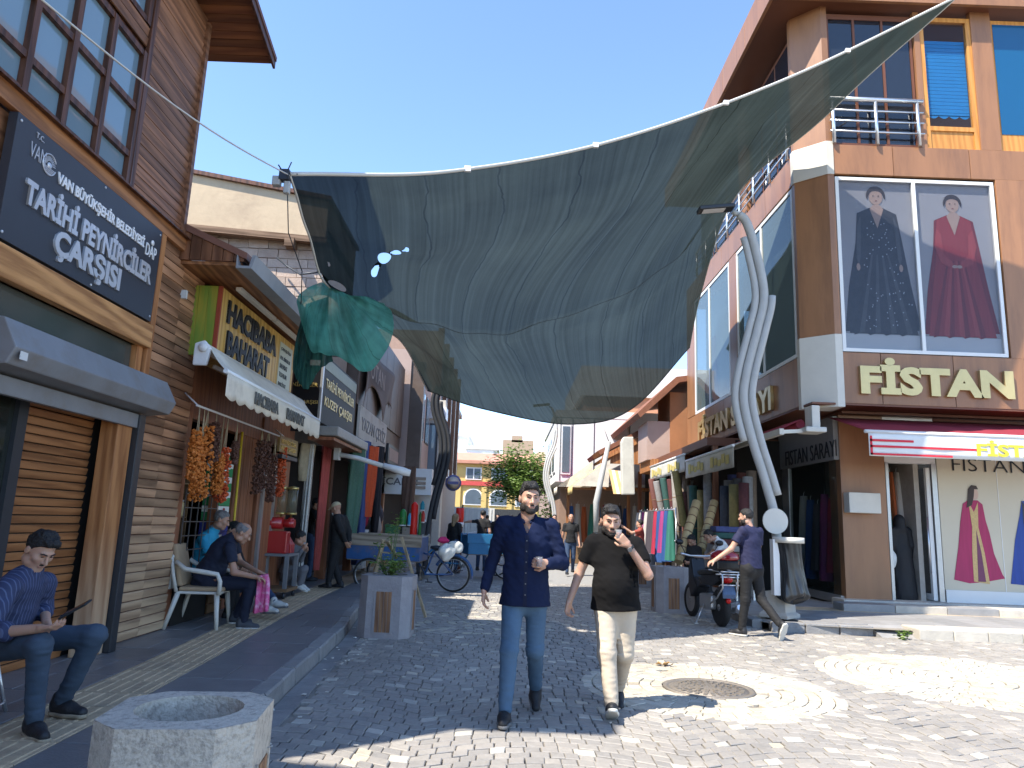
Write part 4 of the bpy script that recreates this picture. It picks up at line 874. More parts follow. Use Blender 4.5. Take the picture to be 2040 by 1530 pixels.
m_skin_p = M('print_skin', (.55, .38, .30), .6, .05); m_hair_p = M('print_hair', (.05, .035, .03), .6, .1); m_redd = M('print_red', (.36, .035, .04), .6, .35, 3, 0, stretch=(6, 1, .3)); m_dkd = M('print_charcoal', (.05, .055, .065), .6, .5, 8, 0); m_spk = M('print_sequin', (.6, .62, .63), .5, .2)
def flat(pts, x, y, z, sx, sz, mat_, name, par): return MB().prism([(x+px*sx, y, z+pz*sz) for px, pz in pts], (0, -.004, 0)).build(name, mat_, par, fix=True)
gown = [(-.48, 0), (.5, 0), (.36, .33), (.27, .58), (.29, .68), (.25, .80), (.10, .84), (.0, .70), (-.10, .84), (-.25, .80), (-.29, .68), (-.29, .56), (-.38, .3)]
ell = lambda r1, r2, n=14: [(r1*math.cos(2*math.pi*k/n), r2*math.sin(2*math.pi*k/n)) for k in range(n)]
def pleats(x, y, z, w, h, wa, wb, zt, mats_, par, n=11, zb=0.0):
    for i in range(n):
        a0, a1 = -1+2*i/n, -1+2*(i+1)/n; sg = .03*math.sin(i*2.1)
        flat([(a0*wa, zt), (a1*wa, zt), (a1*wb, zb+sg*.4), (a0*wb, zb+.03*math.sin((i-1)*2.1)*.4)], x, y-.0008, z, w, h, mats_[i % len(mats_)], 'printed_pleat', par)
m_red2 = M('print_red_dark', (.24, .02, .028), .6, .25, 3, 0, stretch=(6, 1, .3)); m_red3 = M('print_red_light', (.46, .06, .06), .6, .25, 3, 0, stretch=(6, 1, .3)); m_ch2 = M('print_charcoal_light', (.10, .105, .115), .6, .4, 6, 0)
def lady(x, z, h, w, dm, par, y=Y0+.055, arms=True):
    flat([(-.54, .01), (.55, .03), (.44, .33), (.35, .62), (.29, .80), (.1, .84), (-.1, .84), (-.29, .80), (-.33, .6), (-.46, .3)], x, y+.0015, z, w, h, m_red2 if arms else m_dkd, 'printed_cape', par)
    flat(gown, x, y, z, w, h, dm, 'printed_gown', par); pleats(x, y-.004, z, w, h, .14, .42, .52, [m_red2, m_redd, m_red3] if arms else [m_dkd, m_ch2, m_dkd], par)
    for q in (-1, 1): flat(ell(.008*h*.6, .0028*h), x+q*.022*h*.8, y-.009, z+.922*h, 1, 1, m_hair_p, 'printed_eye', par)
    flat(ell(.011*h*.6, .0026*h), x, y-.009, z+.888*h, 1, 1, m_red2, 'printed_lips', par); flat(ell(.05*h, .035*h), x, y+.0005, z+.955*h, 1, 1, m_hair_p, 'printed_updo', par)
    if not arms:
        for q in (-1, 1): flat([(q*.24, .78), (q*.30, .72), (q*.33, .5), (q*.30, .44), (q*.27, .5), (q*.25, .66)], x, y-.007, z, w, h, m_ch2, 'printed_sleeve', par); flat(ell(.02*h*.6, .025*h), x+q*.31*w, y-.009, z+.435*h, 1, 1, m_skin_p, 'printed_hand', par)
    flat([(-.10, .83), (0, .70), (.10, .83), (.05, .86), (-.05, .86)], x, y-.007, z, w, h, m_skin_p, 'printed_neck', par)
    flat(ell(.088*h*.5, .055*h), x, y-.002, z+.915*h, 1, 1, m_skin_p, 'printed_face', par); flat([(.062*h*math.cos(a), .066*h*math.sin(a)) for a in np.linspace(-.35, math.pi+.35, 16)]+[(.046*h*math.cos(a), .036*h*math.sin(a)) for a in np.linspace(math.pi-.1, .1, 10)], x, y-.0065, z+.922*h, 1, 1, m_hair_p, 'printed_hair', par)
    if arms:
        for q in (-1, 1): flat([(q*.27, .74), (q*.31, .62), (q*.24, .50), (q*.06, .465), (q*.05, .50), (q*.18, .56), (q*.2, .7)], x, y-.0065, z, w, h, m_red3, 'printed_sleeve', par); flat(ell(.03*h*.6, .011*h), x+q*.035*w, y-.009, z+.478*h, 1, 1, m_skin_p, 'printed_hand', par)
lady(8.96, 5.46, 3.08, 1.38, m_redd, wf); lady(7.38, 5.46, 3.20, 1.40, m_dkd, wf, arms=False)
for k in range(90):
    u_ = random.uniform(-.3, .4); v_ = random.uniform(.02, .75); 
    if abs(u_) > .48-.35*v_: continue
    flat(ell(.012, .014, 5), 7.45+u_*1.35, Y0+.049, 5.46+v_*3.2, 1, 1, m_spk, 'printed_sequin', wf)
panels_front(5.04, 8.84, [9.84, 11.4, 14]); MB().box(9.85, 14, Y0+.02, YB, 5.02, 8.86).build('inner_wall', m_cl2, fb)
# first floor side windows
m_grnglz = GLASS('side_glass', (.75, .82, .82), .45, .04, (.16, .21, .21))
for a, b, dv in ((14.62, 18.5, [16.6]), (19.15, 22.9, [21.2])):
    q = MB().box(X0-.02, X0+.05, a, b, 5.06, 5.14).box(X0-.02, X0+.05, a, b, 8.72, 8.80)
    for y_ in [a+.04]+dv+[b-.04]: q.box(X0-.024, X0+.046, y_-.04, y_+.04, 5.14, 8.72)
    f = q.build('window', m_pvc, fb); ed = [a]+dv+[b]
    for c, d in zip(ed, ed[1:]): MB().box(X0+.0, X0+.008, c+.05, d-.05, 5.14, 8.72).build('pane', m_grnglz, f)
    MB().box(X0+.35, X0+.37, a, b, 5.1, 8.75).build('curtain', M('white_curtain', (.6, .62, .6), .8, .2, 3, 0, stretch=(1, 8, .3)), f)
for a, b in ((18.52, 19.13), (22.92, YB)): MB().box(X0-.03, X0+.05, a, b, 5.06, 8.82).build('side_pier', m_cl, fb, bevel=.006)
dp = flat([(-.5, 0), (.5, 0), (.2, .6), (.25, .8), (-.25, .8), (-.2, .6)], 0, 0, 0, 1, 1, m_redd, 'window_print', fb); dp.rotation_euler = (0, 0, -math.pi/2); dp.location = (X0+.30, 21.9, 5.3); dp.scale = (1.2, 1, 2.6)
MB().box(X0+.4, XR, YC, YB, 5.02, 5.06).build('inner_floor', m_cl2, fb); MB().box(X0+2.2, X0+2.3, YC+.2, YB, 5, 12.9).build('inner_wall', m_cl2, fb)
# second floor: dark glazing, balcony rail, blue blind door
m_dkg = GLASS('dark_glass', (.35, .4, .45), .25, .02, (.02, .025, .035))
q = MB().box(6.5, 8.36, Y0+.04, Y0+.1, 12.5, 12.62).box(6.5, 8.36, Y0+.04, Y0+.1, 9.5, 9.58)
for x in (6.53, 7.1, 7.72, 8.33): q.box(x-.025, x+.025, Y0+.036, Y0+.096, 9.58, 12.5)
f = q.build('window', _mats['soffit_brown'], fb)
for a, b in ((6.55, 7.08), (7.12, 7.70), (7.74, 8.31)): MB().box(a, b, Y0+.06, Y0+.068, 9.58, 12.5).build('pane', m_dkg, f)
MB().box(8.38, 8.50, Y0-.02, Y0+.1, 9.5, 12.7).build('jamb', m_cl, fb); MB().box(9.62, 10.05, Y0-.03, Y0+.1, 9.5, 12.9).build('front_pier', m_cl, fb, bevel=.006)
f = MB().box(8.50, 8.60, Y0, Y0+.08, 9.5, 12.6).box(9.52, 9.62, Y0, Y0+.08, 9.5, 12.6).box(8.6, 9.52, Y0, Y0+.08, 9.92, 10.02).box(8.6, 9.52, Y0, Y0+.08, 12.5, 12.6).build('balcony_door', m_orw, fb)
MB().box(8.6, 9.52, Y0+.03, Y0+.05, 9.5, 9.92).build('lower_panel', m_orw, f); MB().box(8.6, 9.52, Y0+.03, Y0+.038, 10.02, 12.5).build('pane', GLASS('blind_glass', (.95, .97, 1), .9, .03, (.03, .04, .05)), f)
bl_ = MB()
for k in range(21): bl_.box(8.62, 9.50, Y0+.07, Y0+.078+.004*(k % 2), 10.30+k*.085, 10.378+k*.085)
bl_.build('blind', M('blue_blind', (.015, .19, .42), .6, .1), f)
MB().prism([(8.62+.88*k/24, Y0+.07, 10.30-.06*abs(math.sin(k*math.pi*4/24))) for k in range(25)]+[(9.5, Y0+.07, 10.32), (8.62, Y0+.07, 10.32)], (0, .006, 0)).build('blind_hem', _mats['blue_blind'], f, fix=True)
f = MB().box(10.05, 11.6, Y0+.03, Y0+.09, 9.5, 12.6).build('window', m_orw, fb); MB().box(10.12, 11.5, Y0+.02, Y0+.028, 9.9, 12.5).build('pane', GLASS('blue_door_glass', (.3, .5, .8), .3, .03, (.01, .12, .26)), f)
m_chr = M('rail_steel', (.62, .63, .65), .3, .1, metal=.85)
rl_ = MB().tube([(6.45, Y0-.08, 10.52), (8.42, Y0-.08, 10.52)], .05, 10)
for z_ in (9.78, 10.02, 10.26): rl_.tube([(6.45, Y0-.08, z_), (8.42, Y0-.08, z_)], .022, 6)
for x in (6.52, 7.42, 8.30): rl_.tube([(x, Y0-.08, 9.5), (x, Y0-.08, 10.5)], .038, 8)
rl_.build('balcony_rail', m_chr, fb)
rl_ = MB().tube([(X0-.06, 14.6, 10.3), (X0-.06, 22.5, 10.3)], .04, 8)
for z_ in (9.72, 9.92, 10.12): rl_.tube([(X0-.06, 14.6, z_), (X0-.06, 22.5, z_)], .02, 6)
for k in range(8): rl_.tube([(X0-.06, 14.7+k*1.1, 9.5), (X0-.06, 14.7+k*1.1, 10.3)], .035, 7)
rl_.build('balcony_rail', m_chr, fb)
for a, b in ((14.7, 17.6), (18.2, 22.4)):
    f = MB().box(X0+.1, X0+.16, a, b, 9.5, 12.5).build('window', m_cl2, fb)
    nn = 3
    for k in range(nn): MB().box(X0+.09, X0+.098, a+(b-a)*k/nn+.05, a+(b-a)*(k+1)/nn-.05, 9.58, 12.4).build('pane', m_dkg, f)
MB().box(X0-.0, X0+.14, 17.6, 18.2, 9.5, 12.9).build('side_pier', m_cl, fb)
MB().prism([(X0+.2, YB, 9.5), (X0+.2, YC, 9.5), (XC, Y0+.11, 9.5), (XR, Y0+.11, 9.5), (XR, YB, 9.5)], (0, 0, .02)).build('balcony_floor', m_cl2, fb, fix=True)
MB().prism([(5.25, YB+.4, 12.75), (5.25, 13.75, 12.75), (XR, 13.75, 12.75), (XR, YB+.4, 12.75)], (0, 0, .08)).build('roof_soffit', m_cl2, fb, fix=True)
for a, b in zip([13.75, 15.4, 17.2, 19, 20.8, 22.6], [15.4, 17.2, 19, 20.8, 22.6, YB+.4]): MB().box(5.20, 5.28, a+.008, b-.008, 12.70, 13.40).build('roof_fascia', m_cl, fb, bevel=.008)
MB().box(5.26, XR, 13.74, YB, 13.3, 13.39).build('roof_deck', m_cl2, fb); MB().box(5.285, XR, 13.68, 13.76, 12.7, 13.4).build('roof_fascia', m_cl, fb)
# ground floor: recessed shop front
GX, GY = 6.72, 14.9
MB().box(GX+.04, GX+.95, GY-.04, GY+.5, .13, 4.0).build('corner_column', m_cl, fb, bevel=.01)
MB().box(GX-.15, XR, GY-.35, GY+.2, .1, .262).build('plinth', m_kerbp, fb, bevel=.012)
MB().box(GX+.95, 8.72, GY-.02, GY+.2, 2.98, 4.0).build('door_head', m_pvc, fb)
MB().box(7.68, 7.74, GY-.04, GY+.06, .26, 2.98).box(8.62, 8.72, GY-.04, GY+.06, .26, 2.98).build('door_frame', _mats['brushed_steel'], fb)
dl = MB().box(8.52, 8.60, GY+.0, GY+.95, .28, .40).box(8.52, 8.60, GY+.87, GY+.95, .40, 2.9).box(8.52, 8.60, GY, GY+.08, .4, 2.9).build('open_door', m_pvc, fb); MB().box(8.555, 8.563, GY+.08, GY+.87, .40, 2.9).build('pane', m_glz, dl); MB().tube([(8.50, GY+.02, .8), (8.50, GY+.02, 1.9)], .02, 6).build('pull_handle', m_chr, dl)
# printed shop-front panel with two gowns
pp = MB().box(8.74, XR, GY-.03, GY+.05, .27, 3.4).build('printed_panel', M('print_cream', (.56, .50, .38), .5, .12, .6, 0), fb)
MB().box(8.74, XR, GY-.06, GY-.031, .262, .50).build('panel_base', m_pvc, fb)
for x in (9.95, 10.9): MB().box(x-.006, x+.006, GY-.036, GY-.03, .5, 3.4).build('panel_joint', m_pvc, pp)
yy = GY-.036; m_mag = M('print_magenta', (.36, .02, .09), .5, .3, 4, 0, stretch=(5, 1, .4)); m_gld = M('print_gold', (.55, .38, .16), .5, .35, 30, 0); m_blu = M('print_blue', (.015, .05, .26), .5, .4, 4, 0, stretch=(5, 1, .4))
flat([(-.52, .03), (-.2, 0), (.15, .02), (.55, .06), (.5, .1), (.36, .3), (.3, .5), (.24, .62), (.2, .78), (.1, .82), (-.1, .82), (-.22, .78), (-.3, .6), (-.38, .35)], 9.42, yy, .64, .95, 2.0, m_mag, 'printed_gown', pp)
flat([(-.11, .02), (.22, 0), (.16, .3), (.07, .55), (.1, .8), (.0, .7), (-.1, .8), (-.06, .55), (-.1, .3)], 9.42, yy-.004, .64, .95, 2.0, m_gld, 'printed_trim', pp); flat([(-.02, .02), (.14, .02), (.09, .3), (.02, .52)], 9.42, yy-.008, .64, .95, 2.0, M('print_plum', (.16, .04, .09), .5, .3), 'printed_skirt', pp)
flat(ell(.07, .11), 9.47, yy-.004, 2.40, 1, 1, m_skin_p, 'printed_face', pp); flat([(-.16, -.28), (-.05, -.22), (.0, -.05), (.02, .1), (.1, .1), (.07, .17), (-.03, .18), (-.1, .1), (-.13, -.1)], 9.44, yy-.008, 2.40, 1, 1, m_hair_p, 'printed_hair', pp)
flat([(-.5, .02), (.2, 0), (.6, .1), (.5, .5), (.2, .72), (.14, .84), (-.14, .84), (-.2, .7), (-.34, .45)], 10.55, yy, .62, 1.0, 2.0, m_blu, 'printed_gown', pp); flat([(-.14, .48), (.2, .48), (.14, .84), (.06, .78), (-.06, .78), (-.14, .84)], 10.55, yy-.004, .62, 1.0, 2.0, m_dkd, 'printed_bodice', pp); flat([(-.03, .82), (.03, .82), (.02, .92), (-.02, .92)], 10.55, yy-.004, .62, 1, 2.0, m_dkd, 'mannequin_neck', pp)
text('FISTAN SARAYI', (9.05, yy-.002, 2.86), (1, 0, 0), U_, 3.2, .26, m_blk, pp, -.012, .006)
# side shop window with reflection-rich glass and garments
MB().box(GX-.02, GX+.06, 14.95, 17.9, .14, .30).box(GX-.02, GX+.06, 17.5, 17.9, .3, 3.0).build('side_frame', _mats['brushed_steel'], fb)
MB().box(GX+.0, GX+.012, 15.0, 17.5, .30, 3.0).build('side_pane', GLASS('shop_glass', (.9, .94, .94), .74, .015, (.03, .04, .04)), fb)
MB().box(GX-.06, GX+.06, 14.9, 17.95, 3.0, 3.9).build('side_fascia', M('grey_fascia', (.24, .24, .23), .5, .15), fb)
text('FISTAN SARAYI', (GX-.065, 17.5, 3.06), (0, -1, 0), U_, 2.75, .34, m_blk, fb, -.008, .012)
MB().box(GX+1.6, GX+1.7, 15, 23, .1, 4).build('shop_back_wall', M('dark_shop', (.34, .31, .27), .8, .3), fb); MB().box(GX+1.0, XR, 17.8, 17.9, .1, 4).build('shop_rear', _mats['dark_shop'], fb); MB().box(GX, XR, GY-.3, 18, 3.92, 3.97).build('shop_ceiling', m_cl2, fb); MB().box(GX, XR, GY, 18, .2, .25).build('shop_floor', m_slab, fb)
# gold letters
m_gl = M('gold_metal', (.58, .43, .20), .3, .12, 6, .02, metal=.6)
lt_ = thing('gold_fascia_letters', 'large gold FİSTAN letters on the front of the corner building', 'sign', (8, Y0-.05, 4.2)); text('FİSTAN', (6.80, Y0-.035, 4.20), (1, 0, 0), U_, 3.0, .74, m_gl, lt_, .05, .07)
lt_ = thing('gold_side_letters', 'gold FİSTAN SARAYI letters on the side of the corner building', 'sign', (X0-.05, 18, 4.2)); text('FİSTAN SARAYI', (X0-.035, 22.3, 4.16), (0, -1, 0), U_, 6.3, .74, m_gl, lt_, .04, .07)
# red awning over the door
ra = thing('boutique_awning', 'dark red awning with white valance and yellow letters over the boutique door', 'awning', (8, 14, 3)); m_mar = M('maroon_canvas', (.24, .025, .04), .75, .2, 3, .1)
solidify(MB().grid(lambda u, v: Vector((6.55+5.2*u, 14.86-1.56*v, 3.86-.46*v+.015*math.sin(u*40)*v)), 40, 8).build('canvas', m_mar, ra), .006)
solidify(MB().grid(lambda u, v: Vector((6.58+5.15*u, 13.27+.012*math.sin(u*30)*v, 3.36-.43*v)), 40, 4).build('valance', M('white_canvas', (.70, .69, .66), .8, .1, 4, .05), ra), .004)
MB().tube([(6.52, 13.28, 3.38), (11.8, 13.28, 3.38)], .035, 8).build('front_bar', m_wpl, ra); text('FİSTAN', (8.55, 13.262, 3.0), (1, 0, 0), U_, 1.5, .30, M('yellow_print', (.70, .60, .05), .7, .15), ra, .03, .006)
m_rds = M('red_print', (.62, .03, .05), .7, .1)
for a, b, c, d in ((6.60, 7.40, 3.20, 3.24), (6.60, 8.55, 3.09, 3.13), (6.60, 8.10, 2.95, 2.985), (6.60, 6.64, 2.95, 3.30)): MB().box(a, b, 13.255, 13.262, c, d).build('red_stripe', m_rds, ra)
MB().box(5.84, 6.0, 13.95, 14.3, 3.5, 3.95).box(5.7, 6.1, 13.9, 14.35, 3.42, 3.52).build('corner_bracket', m_cap, ra, bevel=.02)
sa = thing('side_awning', 'rolled maroon awning with cream arms along the side of the boutique', 'awning', (5.6, 17, 3.6))
MB().tube([(5.75, 14.3, 3.62), (5.75, 21.5, 3.62)], .09, 10).build('roller', m_mar, sa); solidify(MB().grid(lambda u, v: Vector((5.75-.5*v, 14.2+7.2*u, 3.70-.25*v)), 10, 3).build('canvas', m_mar, sa), .006); MB().box(5.18, 5.27, 13.9, 21.5, 3.34, 3.46).build('front_bar', m_cap, sa, bevel=.01); MB().bar((5.25, 13.95, 3.40), (5.9, 14.2, 3.48), .07).build('arm', m_cap, sa)
eb = thing('meter_box', 'plain pale box fixed to the brown corner column of the boutique', 'box', (7.2, 14.8, 1.95)); MB().box(6.79, 7.42, GY-.30, GY-.045, 1.93, 2.33).build('housing', m_cap, eb, bevel=.015)

# garments glimpsed in the boutique
gc_ = [(.35, .02, .05), (.02, .07, .22), (.03, .16, .12), (.30, .04, .16), (.45, .42, .38), (.12, .22, .36), (.06, .05, .06), (.42, .10, .03)]
gm = [M('garment_%d' % i, c_, .7, .35, 5, .1, stretch=(5, 5, .4)) for i, c_ in enumerate(gc_)]
def garment(x, y, z0, z1, w, d, mat_, label, group, name='hanging_garment', rot=0):
    t = thing(name, label, 'garment', (x, y, z0), rot, group)
    h = z1-z0; ph = random.uniform(0, 6)
    def fn(u, v):
        a = 2*math.pi*u; f = .55+.45*(1-v) if v > .08 else .85; f = (1.0-.45*v) if v < .8 else .64-.9*(v-.8)
        fold = 1+.16*math.sin(a*5+ph)*(1-v); return Vector((w*.5*math.cos(a)*f*fold, d*.5*math.sin(a)*f*fold, h*v))
    MB().grid(fn, 24, 8).build('cloth', mat_, t, local=True); MB().tube([(0, 0, h*.98), (0, 0, h+.06), (.02, 0, h+.1)], .006, 5).build('hanger_hook', m_chr, t, local=True); return t
for k in range(6): garment(6.95, 15.35+k*.38, .5+.2*(k % 2), 2.15+.1*(k % 3), .35, .3, gm[(k*3+5) % 8], ['pale blue', 'red', 'navy', 'plum', 'green', 'dark red'][k]+' garment hanging in the side shop window', 'garments in the side window')
for k in range(8): garment(7.80+k*.10, 15.75-.06*(k % 3), 1.55, 2.85, .16, .4, gm[(k*5+3) % 8], '%s garment on the rack inside the boutique doorway' % ['plum', 'red', 'black', 'wine', 'pale blue', 'green', 'pale grey', 'orange'][k], 'garments inside the boutique')

# ================================================================ tall S-shaped street lamps
def s_lamp(name, label, base, pts, mat_, dx=(0, -.145, .14), head=True, scale=1):
    t = thing(name, label, 'street lamp', base)
    def smooth(ps, n=6):
        out = []
        for i in range(len(ps)-1):
            p0, p1, p2, p3 = [Vector(ps[max(0, min(len(ps)-1, i+q))]) for q in (-1, 0, 1, 2)]
            for k in range(n):
                s_ = k/n; out.append(.5*((2*p1)+(p2-p0)*s_+(2*p0-5*p1+4*p2-p3)*s_*s_+(3*p1-p0-3*p2+p3)*s_**3))
        return out+[Vector(ps[-1])]
    full = smooth(pts); n = len(full)
    MB().tube(full, .078*scale, 10).build('pole', mat_, t)
    MB().tube([p+Vector((dx[1], .02, 0)) for p in full[int(n*.30):int(n*.86)]], .066*scale, 8).build('side_tube', mat_, t)
    MB().tube([p+Vector((dx[2], -.02, 0)) for p in full[int(n*.18):int(n*.72)]], .066*scale, 8).build('side_tube', mat_, t)
    if head:
        e = full[-1]; MB().tube([e, e+Vector((-.12, 0, .06))], .05*scale, 8).build('bracket', mat_, t)
        h_ = MB().obox(e+Vector((-.42, 0, .10)), (.32, 0, .04), (0, .13, 0), (-.004, 0, .035)).build('lamp_head', m_steel, t, bevel=.015); MB().obox(e+Vector((-.46, 0, .06)), (.2, 0, .025), (0, .09, 0), (0, 0, .004)).build('led_panel', m_wpl, h_)
    return t
m_lampg = M('lamp_grey', (.42, .42, .40), .7, .12, 5, .05, dirt=((.34, .33, .30), .3, 3))
LP = [(1545, 1045), (1525, 960), (1500, 880), (1482, 800), (1488, 740), (1508, 660), (1522, 590), (1508, 510), (1488, 445), (1472, 428)]
L1 = s_lamp('street_lamp', 'pale grey S curved triple tube street lamp before the boutique', (4.52, 12.4, .13), [(4.53, 12.4, .5)]+[tuple(PY(u, v, 12.4)) for u, v in LP], m_lampg)
MB().lathe([(.34, 0), (.34, .05), (.27, .09), (.25, .40), (.12, .42), (.12, .5)], (4.53, 12.4, .132), 4, smooth=False).build('pedestal', M('concrete_pale', (.42, .40, .36), .8, .2), L1)
pcn = PY(1545, 1038, 12.25); MB().lathe([(0, 0), (.21, 0), (.21, .03), (0, .03)], pcn, 24, axis='Y', smooth=False).build('round_plate', m_cap, L1)
bg_ = thing('hanging_bin_bag', 'black plastic bin bag hanging from a pale ring on the lamp post', 'bin bag', (4.55, 12.1, .4))
MB().lathe([(.235, 1.33), (.245, 1.33), (.245, 1.42), (.235, 1.42)], (4.60, 12.1, 0), 20).build('ring', m_cap, bg_); MB().box(4.33, 4.43, 12.05, 12.2, .5, 1.38).build('bracket_plate', m_wpl, bg_)
def bag(u, v):
    a = 2*math.pi*u; r = .205*(1-.10*math.sin(v*3.1)+.62*max(0, v-.45)**1.2+.09*math.sin(a*6+v*3)*(.3+v)+.05*math.sin(a*13-v*7)*(.4+v)+.05*math.sin(a*3+1)*v); r *= 1 if v < .88 else max(0, 1-((v-.88)/.12)**2)**.5
    return Vector((4.60+.05*v+r*math.cos(a), 12.1+r*math.sin(a)*.8, 1.36-.95*v-.05*math.sin(a*2+.6)*v*v))
m_bagm, n_, l_, p_ = _new('black_bag'); p_.inputs['Base Color'].default_value = (.02, .022, .025, 1); p_.inputs['Roughness'].default_value = .28; p_.inputs['Alpha'].default_value = .93
MB().grid(bag, 80, 40).build('bag', m_bagm, bg_)
m_lampd = M('lamp_dark', (.028, .03, .034), .65, .12, 5, .05)
s_lamp('street_lamp', 'dark S curved street lamp propping the shade net on the far left', (-1.95, 18, 0), [(-1.93, 18, .1), (-1.9, 18, 1.2), (-1.8, 18, 2.0), (-1.6, 18, 2.9), (-1.62, 18, 3.5), (-1.82, 18, 4.1), (-1.85, 18, 4.5), (-1.72, 18, 4.82), (-1.5, 18, 4.95)], m_lampd, scale=.8, head=False, dx=(0, -.11, .1))
s_lamp('street_lamp', 'white S curved street lamp in front of the far white building', (1.75, 28, 0), [(1.75, 28, .1), (1.78, 28, 1.4), (1.7, 28, 2.2), (1.45, 28, 3.1), (1.5, 28, 3.8), (1.75, 28, 4.5), (1.8, 28, 5.2), (1.6, 28, 5.9)], M('lamp_white', (.5, .5, .48), .6, .1), scale=.6, dx=(0, -.085, .08))
sp_ = thing('leaning_pole', 'grey pole leaning in front of the right stalls', 'pole', (2.45, 21, 0)); MB().tube([tuple(PY(1187, 1060, 21)), tuple(PY(1188, 1000, 21)), tuple(PY(1213, 880, 21))], [.07, .09, .06], 8).tube([tuple(PY(1187, 1140, 21)), tuple(PY(1187, 1060, 21))], .05, 8).tube([tuple(PY(1213, 880, 21)), tuple(PY(1200, 845, 21))], .012, 5).build('tube', m_lampg, sp_)

# ================================================================ shade net over the street
CTRL = [[(578, 350, 7.0), (905, 343, 8.2), (1240, 277, 9.6), (1580, 153, 10.9), (1905, -4, 12.0)],
        [(612, 465, 7.9), (905, 470, 9.2), (1190, 430, 10.7), (1440, 325, 12.2), (1660, 215, 13.3)],
        [(668, 585, 9.4), (870, 618, 10.9), (1060, 615, 12.4), (1290, 535, 14.3), (1462, 400, 15.9)],
        [(792, 672, 12.4), (930, 735, 13.7), (1080, 750, 15.2), (1250, 690, 17.2), (1398, 575, 19.2)],
        [(852, 778, 16.2), (965, 815, 16.6), (1140, 845, 17.6), (1262, 812, 19.2), (1374, 692, 21.4)]]
CP = [[np.array(PY(*c)) for c in r] for r in CTRL]
def cr1(ps, t):
    n = len(ps)-1; x = min(max(t, 0), .99999)*n; i = int(x); s_ = x-i
    p1, p2 = ps[i], ps[i+1]; p0 = ps[i-1] if i else 2*p1-p2; p3 = ps[i+2] if i+2 <= n else 2*p2-p1
    return .5*(2*p1+(p2-p0)*s_+(2*p0-5*p1+4*p2-p3)*s_*s_+(3*p1-p0-3*p2+p3)*s_**3)
_nr = {}
def netpt(u, v):
    if u not in _nr: _nr[u] = [cr1(r, u) for r in CP]
    p = cr1(_nr[u], v)
    w_ = math.sin(math.pi*min(max(v, 0), 1))
    p = p+np.array([0, 0, 1.0])*(.05*math.sin(u*17+v*9)+.05*math.sin(v*15+u*6)+.025*math.sin(u*47+5*v)+.10*math.sin(v*26-u*9)*math.exp(-((u-.16)/.16)**2)+.07*math.sin(u*30+v*22)*math.exp(-((u-.85)/.14)**2))*w_
    p = p-np.array([0, 0, 1.0])*(.30*math.exp(-abs(v-.5)/.045)*math.sin(math.pi*min(1, u*1.05))+.10*math.exp(-abs(v-.5-.13*u)/.03)*u)
    return p
HOLES = [(.127, .335, .013, .030), (.150, .29, .008, .018), (.168, .262, .004, .012), (.108, .385, .007, .014), (.028, .43, .018, .02), (.022, .36, .003, .008)]
NU, NV = 240, 150
net = thing('shade_net', 'huge sagging grey green shade net stretched across the street', 'shade net', (1, 12, 5))
nm = MB().grid(netpt, NU, NV, skip=lambda u, v: any(((u-a)/c)**2+((v-b)/d)**2 < 1 for a, b, c, d in HOLES))
_ec = {}
for f_ in nm.f:
    for a_, b_ in zip(f_, f_[1:]+f_[:1]): _ec[(min(a_, b_), max(a_, b_))] = _ec.get((min(a_, b_), max(a_, b_)), 0)+1
for vi in {q for e_, c_ in _ec.items() if c_ == 1 for q in e_}:      # round off the torn holes
    u_, v_ = (vi % (NU+1))/NU, (vi//(NU+1))/NV
    for a, b, c, d in HOLES:
        r_ = math.sqrt(((u_-a)/c)**2+((v_-b)/d)**2)
        if .5 < r_ < 2.2: nm.v[vi] = tuple(netpt(a+(u_-a)/r_, b+(v_-b)/r_)); break
me = nm.mesh('net'); uvl = me.uv_layers.new(name='UVMap')
ix = np.empty(len(me.loops), dtype=int); me.loops.foreach_get('vertex_index', ix)
uvl.data.foreach_set('uv', np.stack([(ix % (NU+1))/NU, (ix//(NU+1))/NV], 1).ravel())
m_net = CLOTHNET('shade_net_cloth', (.028, .037, .034), .034, .5, sc=(110, 1.2, 1))
link('net_cloth', me, m_net, net)
MB().tube([netpt(k/60, 0)+np.array([0, -.01, .012]) for k in range(61)], .022, 6).build('edge_rope', M('pale_rope', (.55, .53, .48), .8, .1), net)
MB().tube([netpt(1, k/40) for k in range(41)], .012, 5).build('edge_rope', _mats['pale_rope'], net); MB().tube([netpt(0, k/40) for k in range(41)], .014, 5).build('edge_rope', _mats['pale_rope'], net); MB().tube([netpt(k/60, 1) for k in range(61)], .016, 5).build('edge_rope', m_steel, net)
for u_ in (.27, .46, .65, .83): p = netpt(u_, 0); MB().box(p[0]-.04, p[0]+.04, p[1]-.05, p[1]-.01, p[2]-.03, p[2]+.04).build('clip', m_wpl, net)
for v_ in (.5,):                                             # seams
    MB().tube([netpt(k/60, v_)-np.array([0, 0, .006]) for k in range(61)], .006, 4).build('seam', M('seam_thread', (.04, .05, .05), .8, .1), net)
kn = thing('camera_cluster', 'dark cluster of cable clamp and small cameras at the net corner', 'cable clamp', tuple(CP[0][0])); c = Vector(CP[0][0])
b_ = MB().box(c.x-.10, c.x+.0, c.y-.05, c.y+.05, c.z-.06, c.z+.05)
for k in range(5): a = k*1.2; b_.bar(c+Vector((-.05, 0, 0)), c+Vector((-.05+.12*math.cos(a), .02, .14*math.sin(a)+.03)), .012)
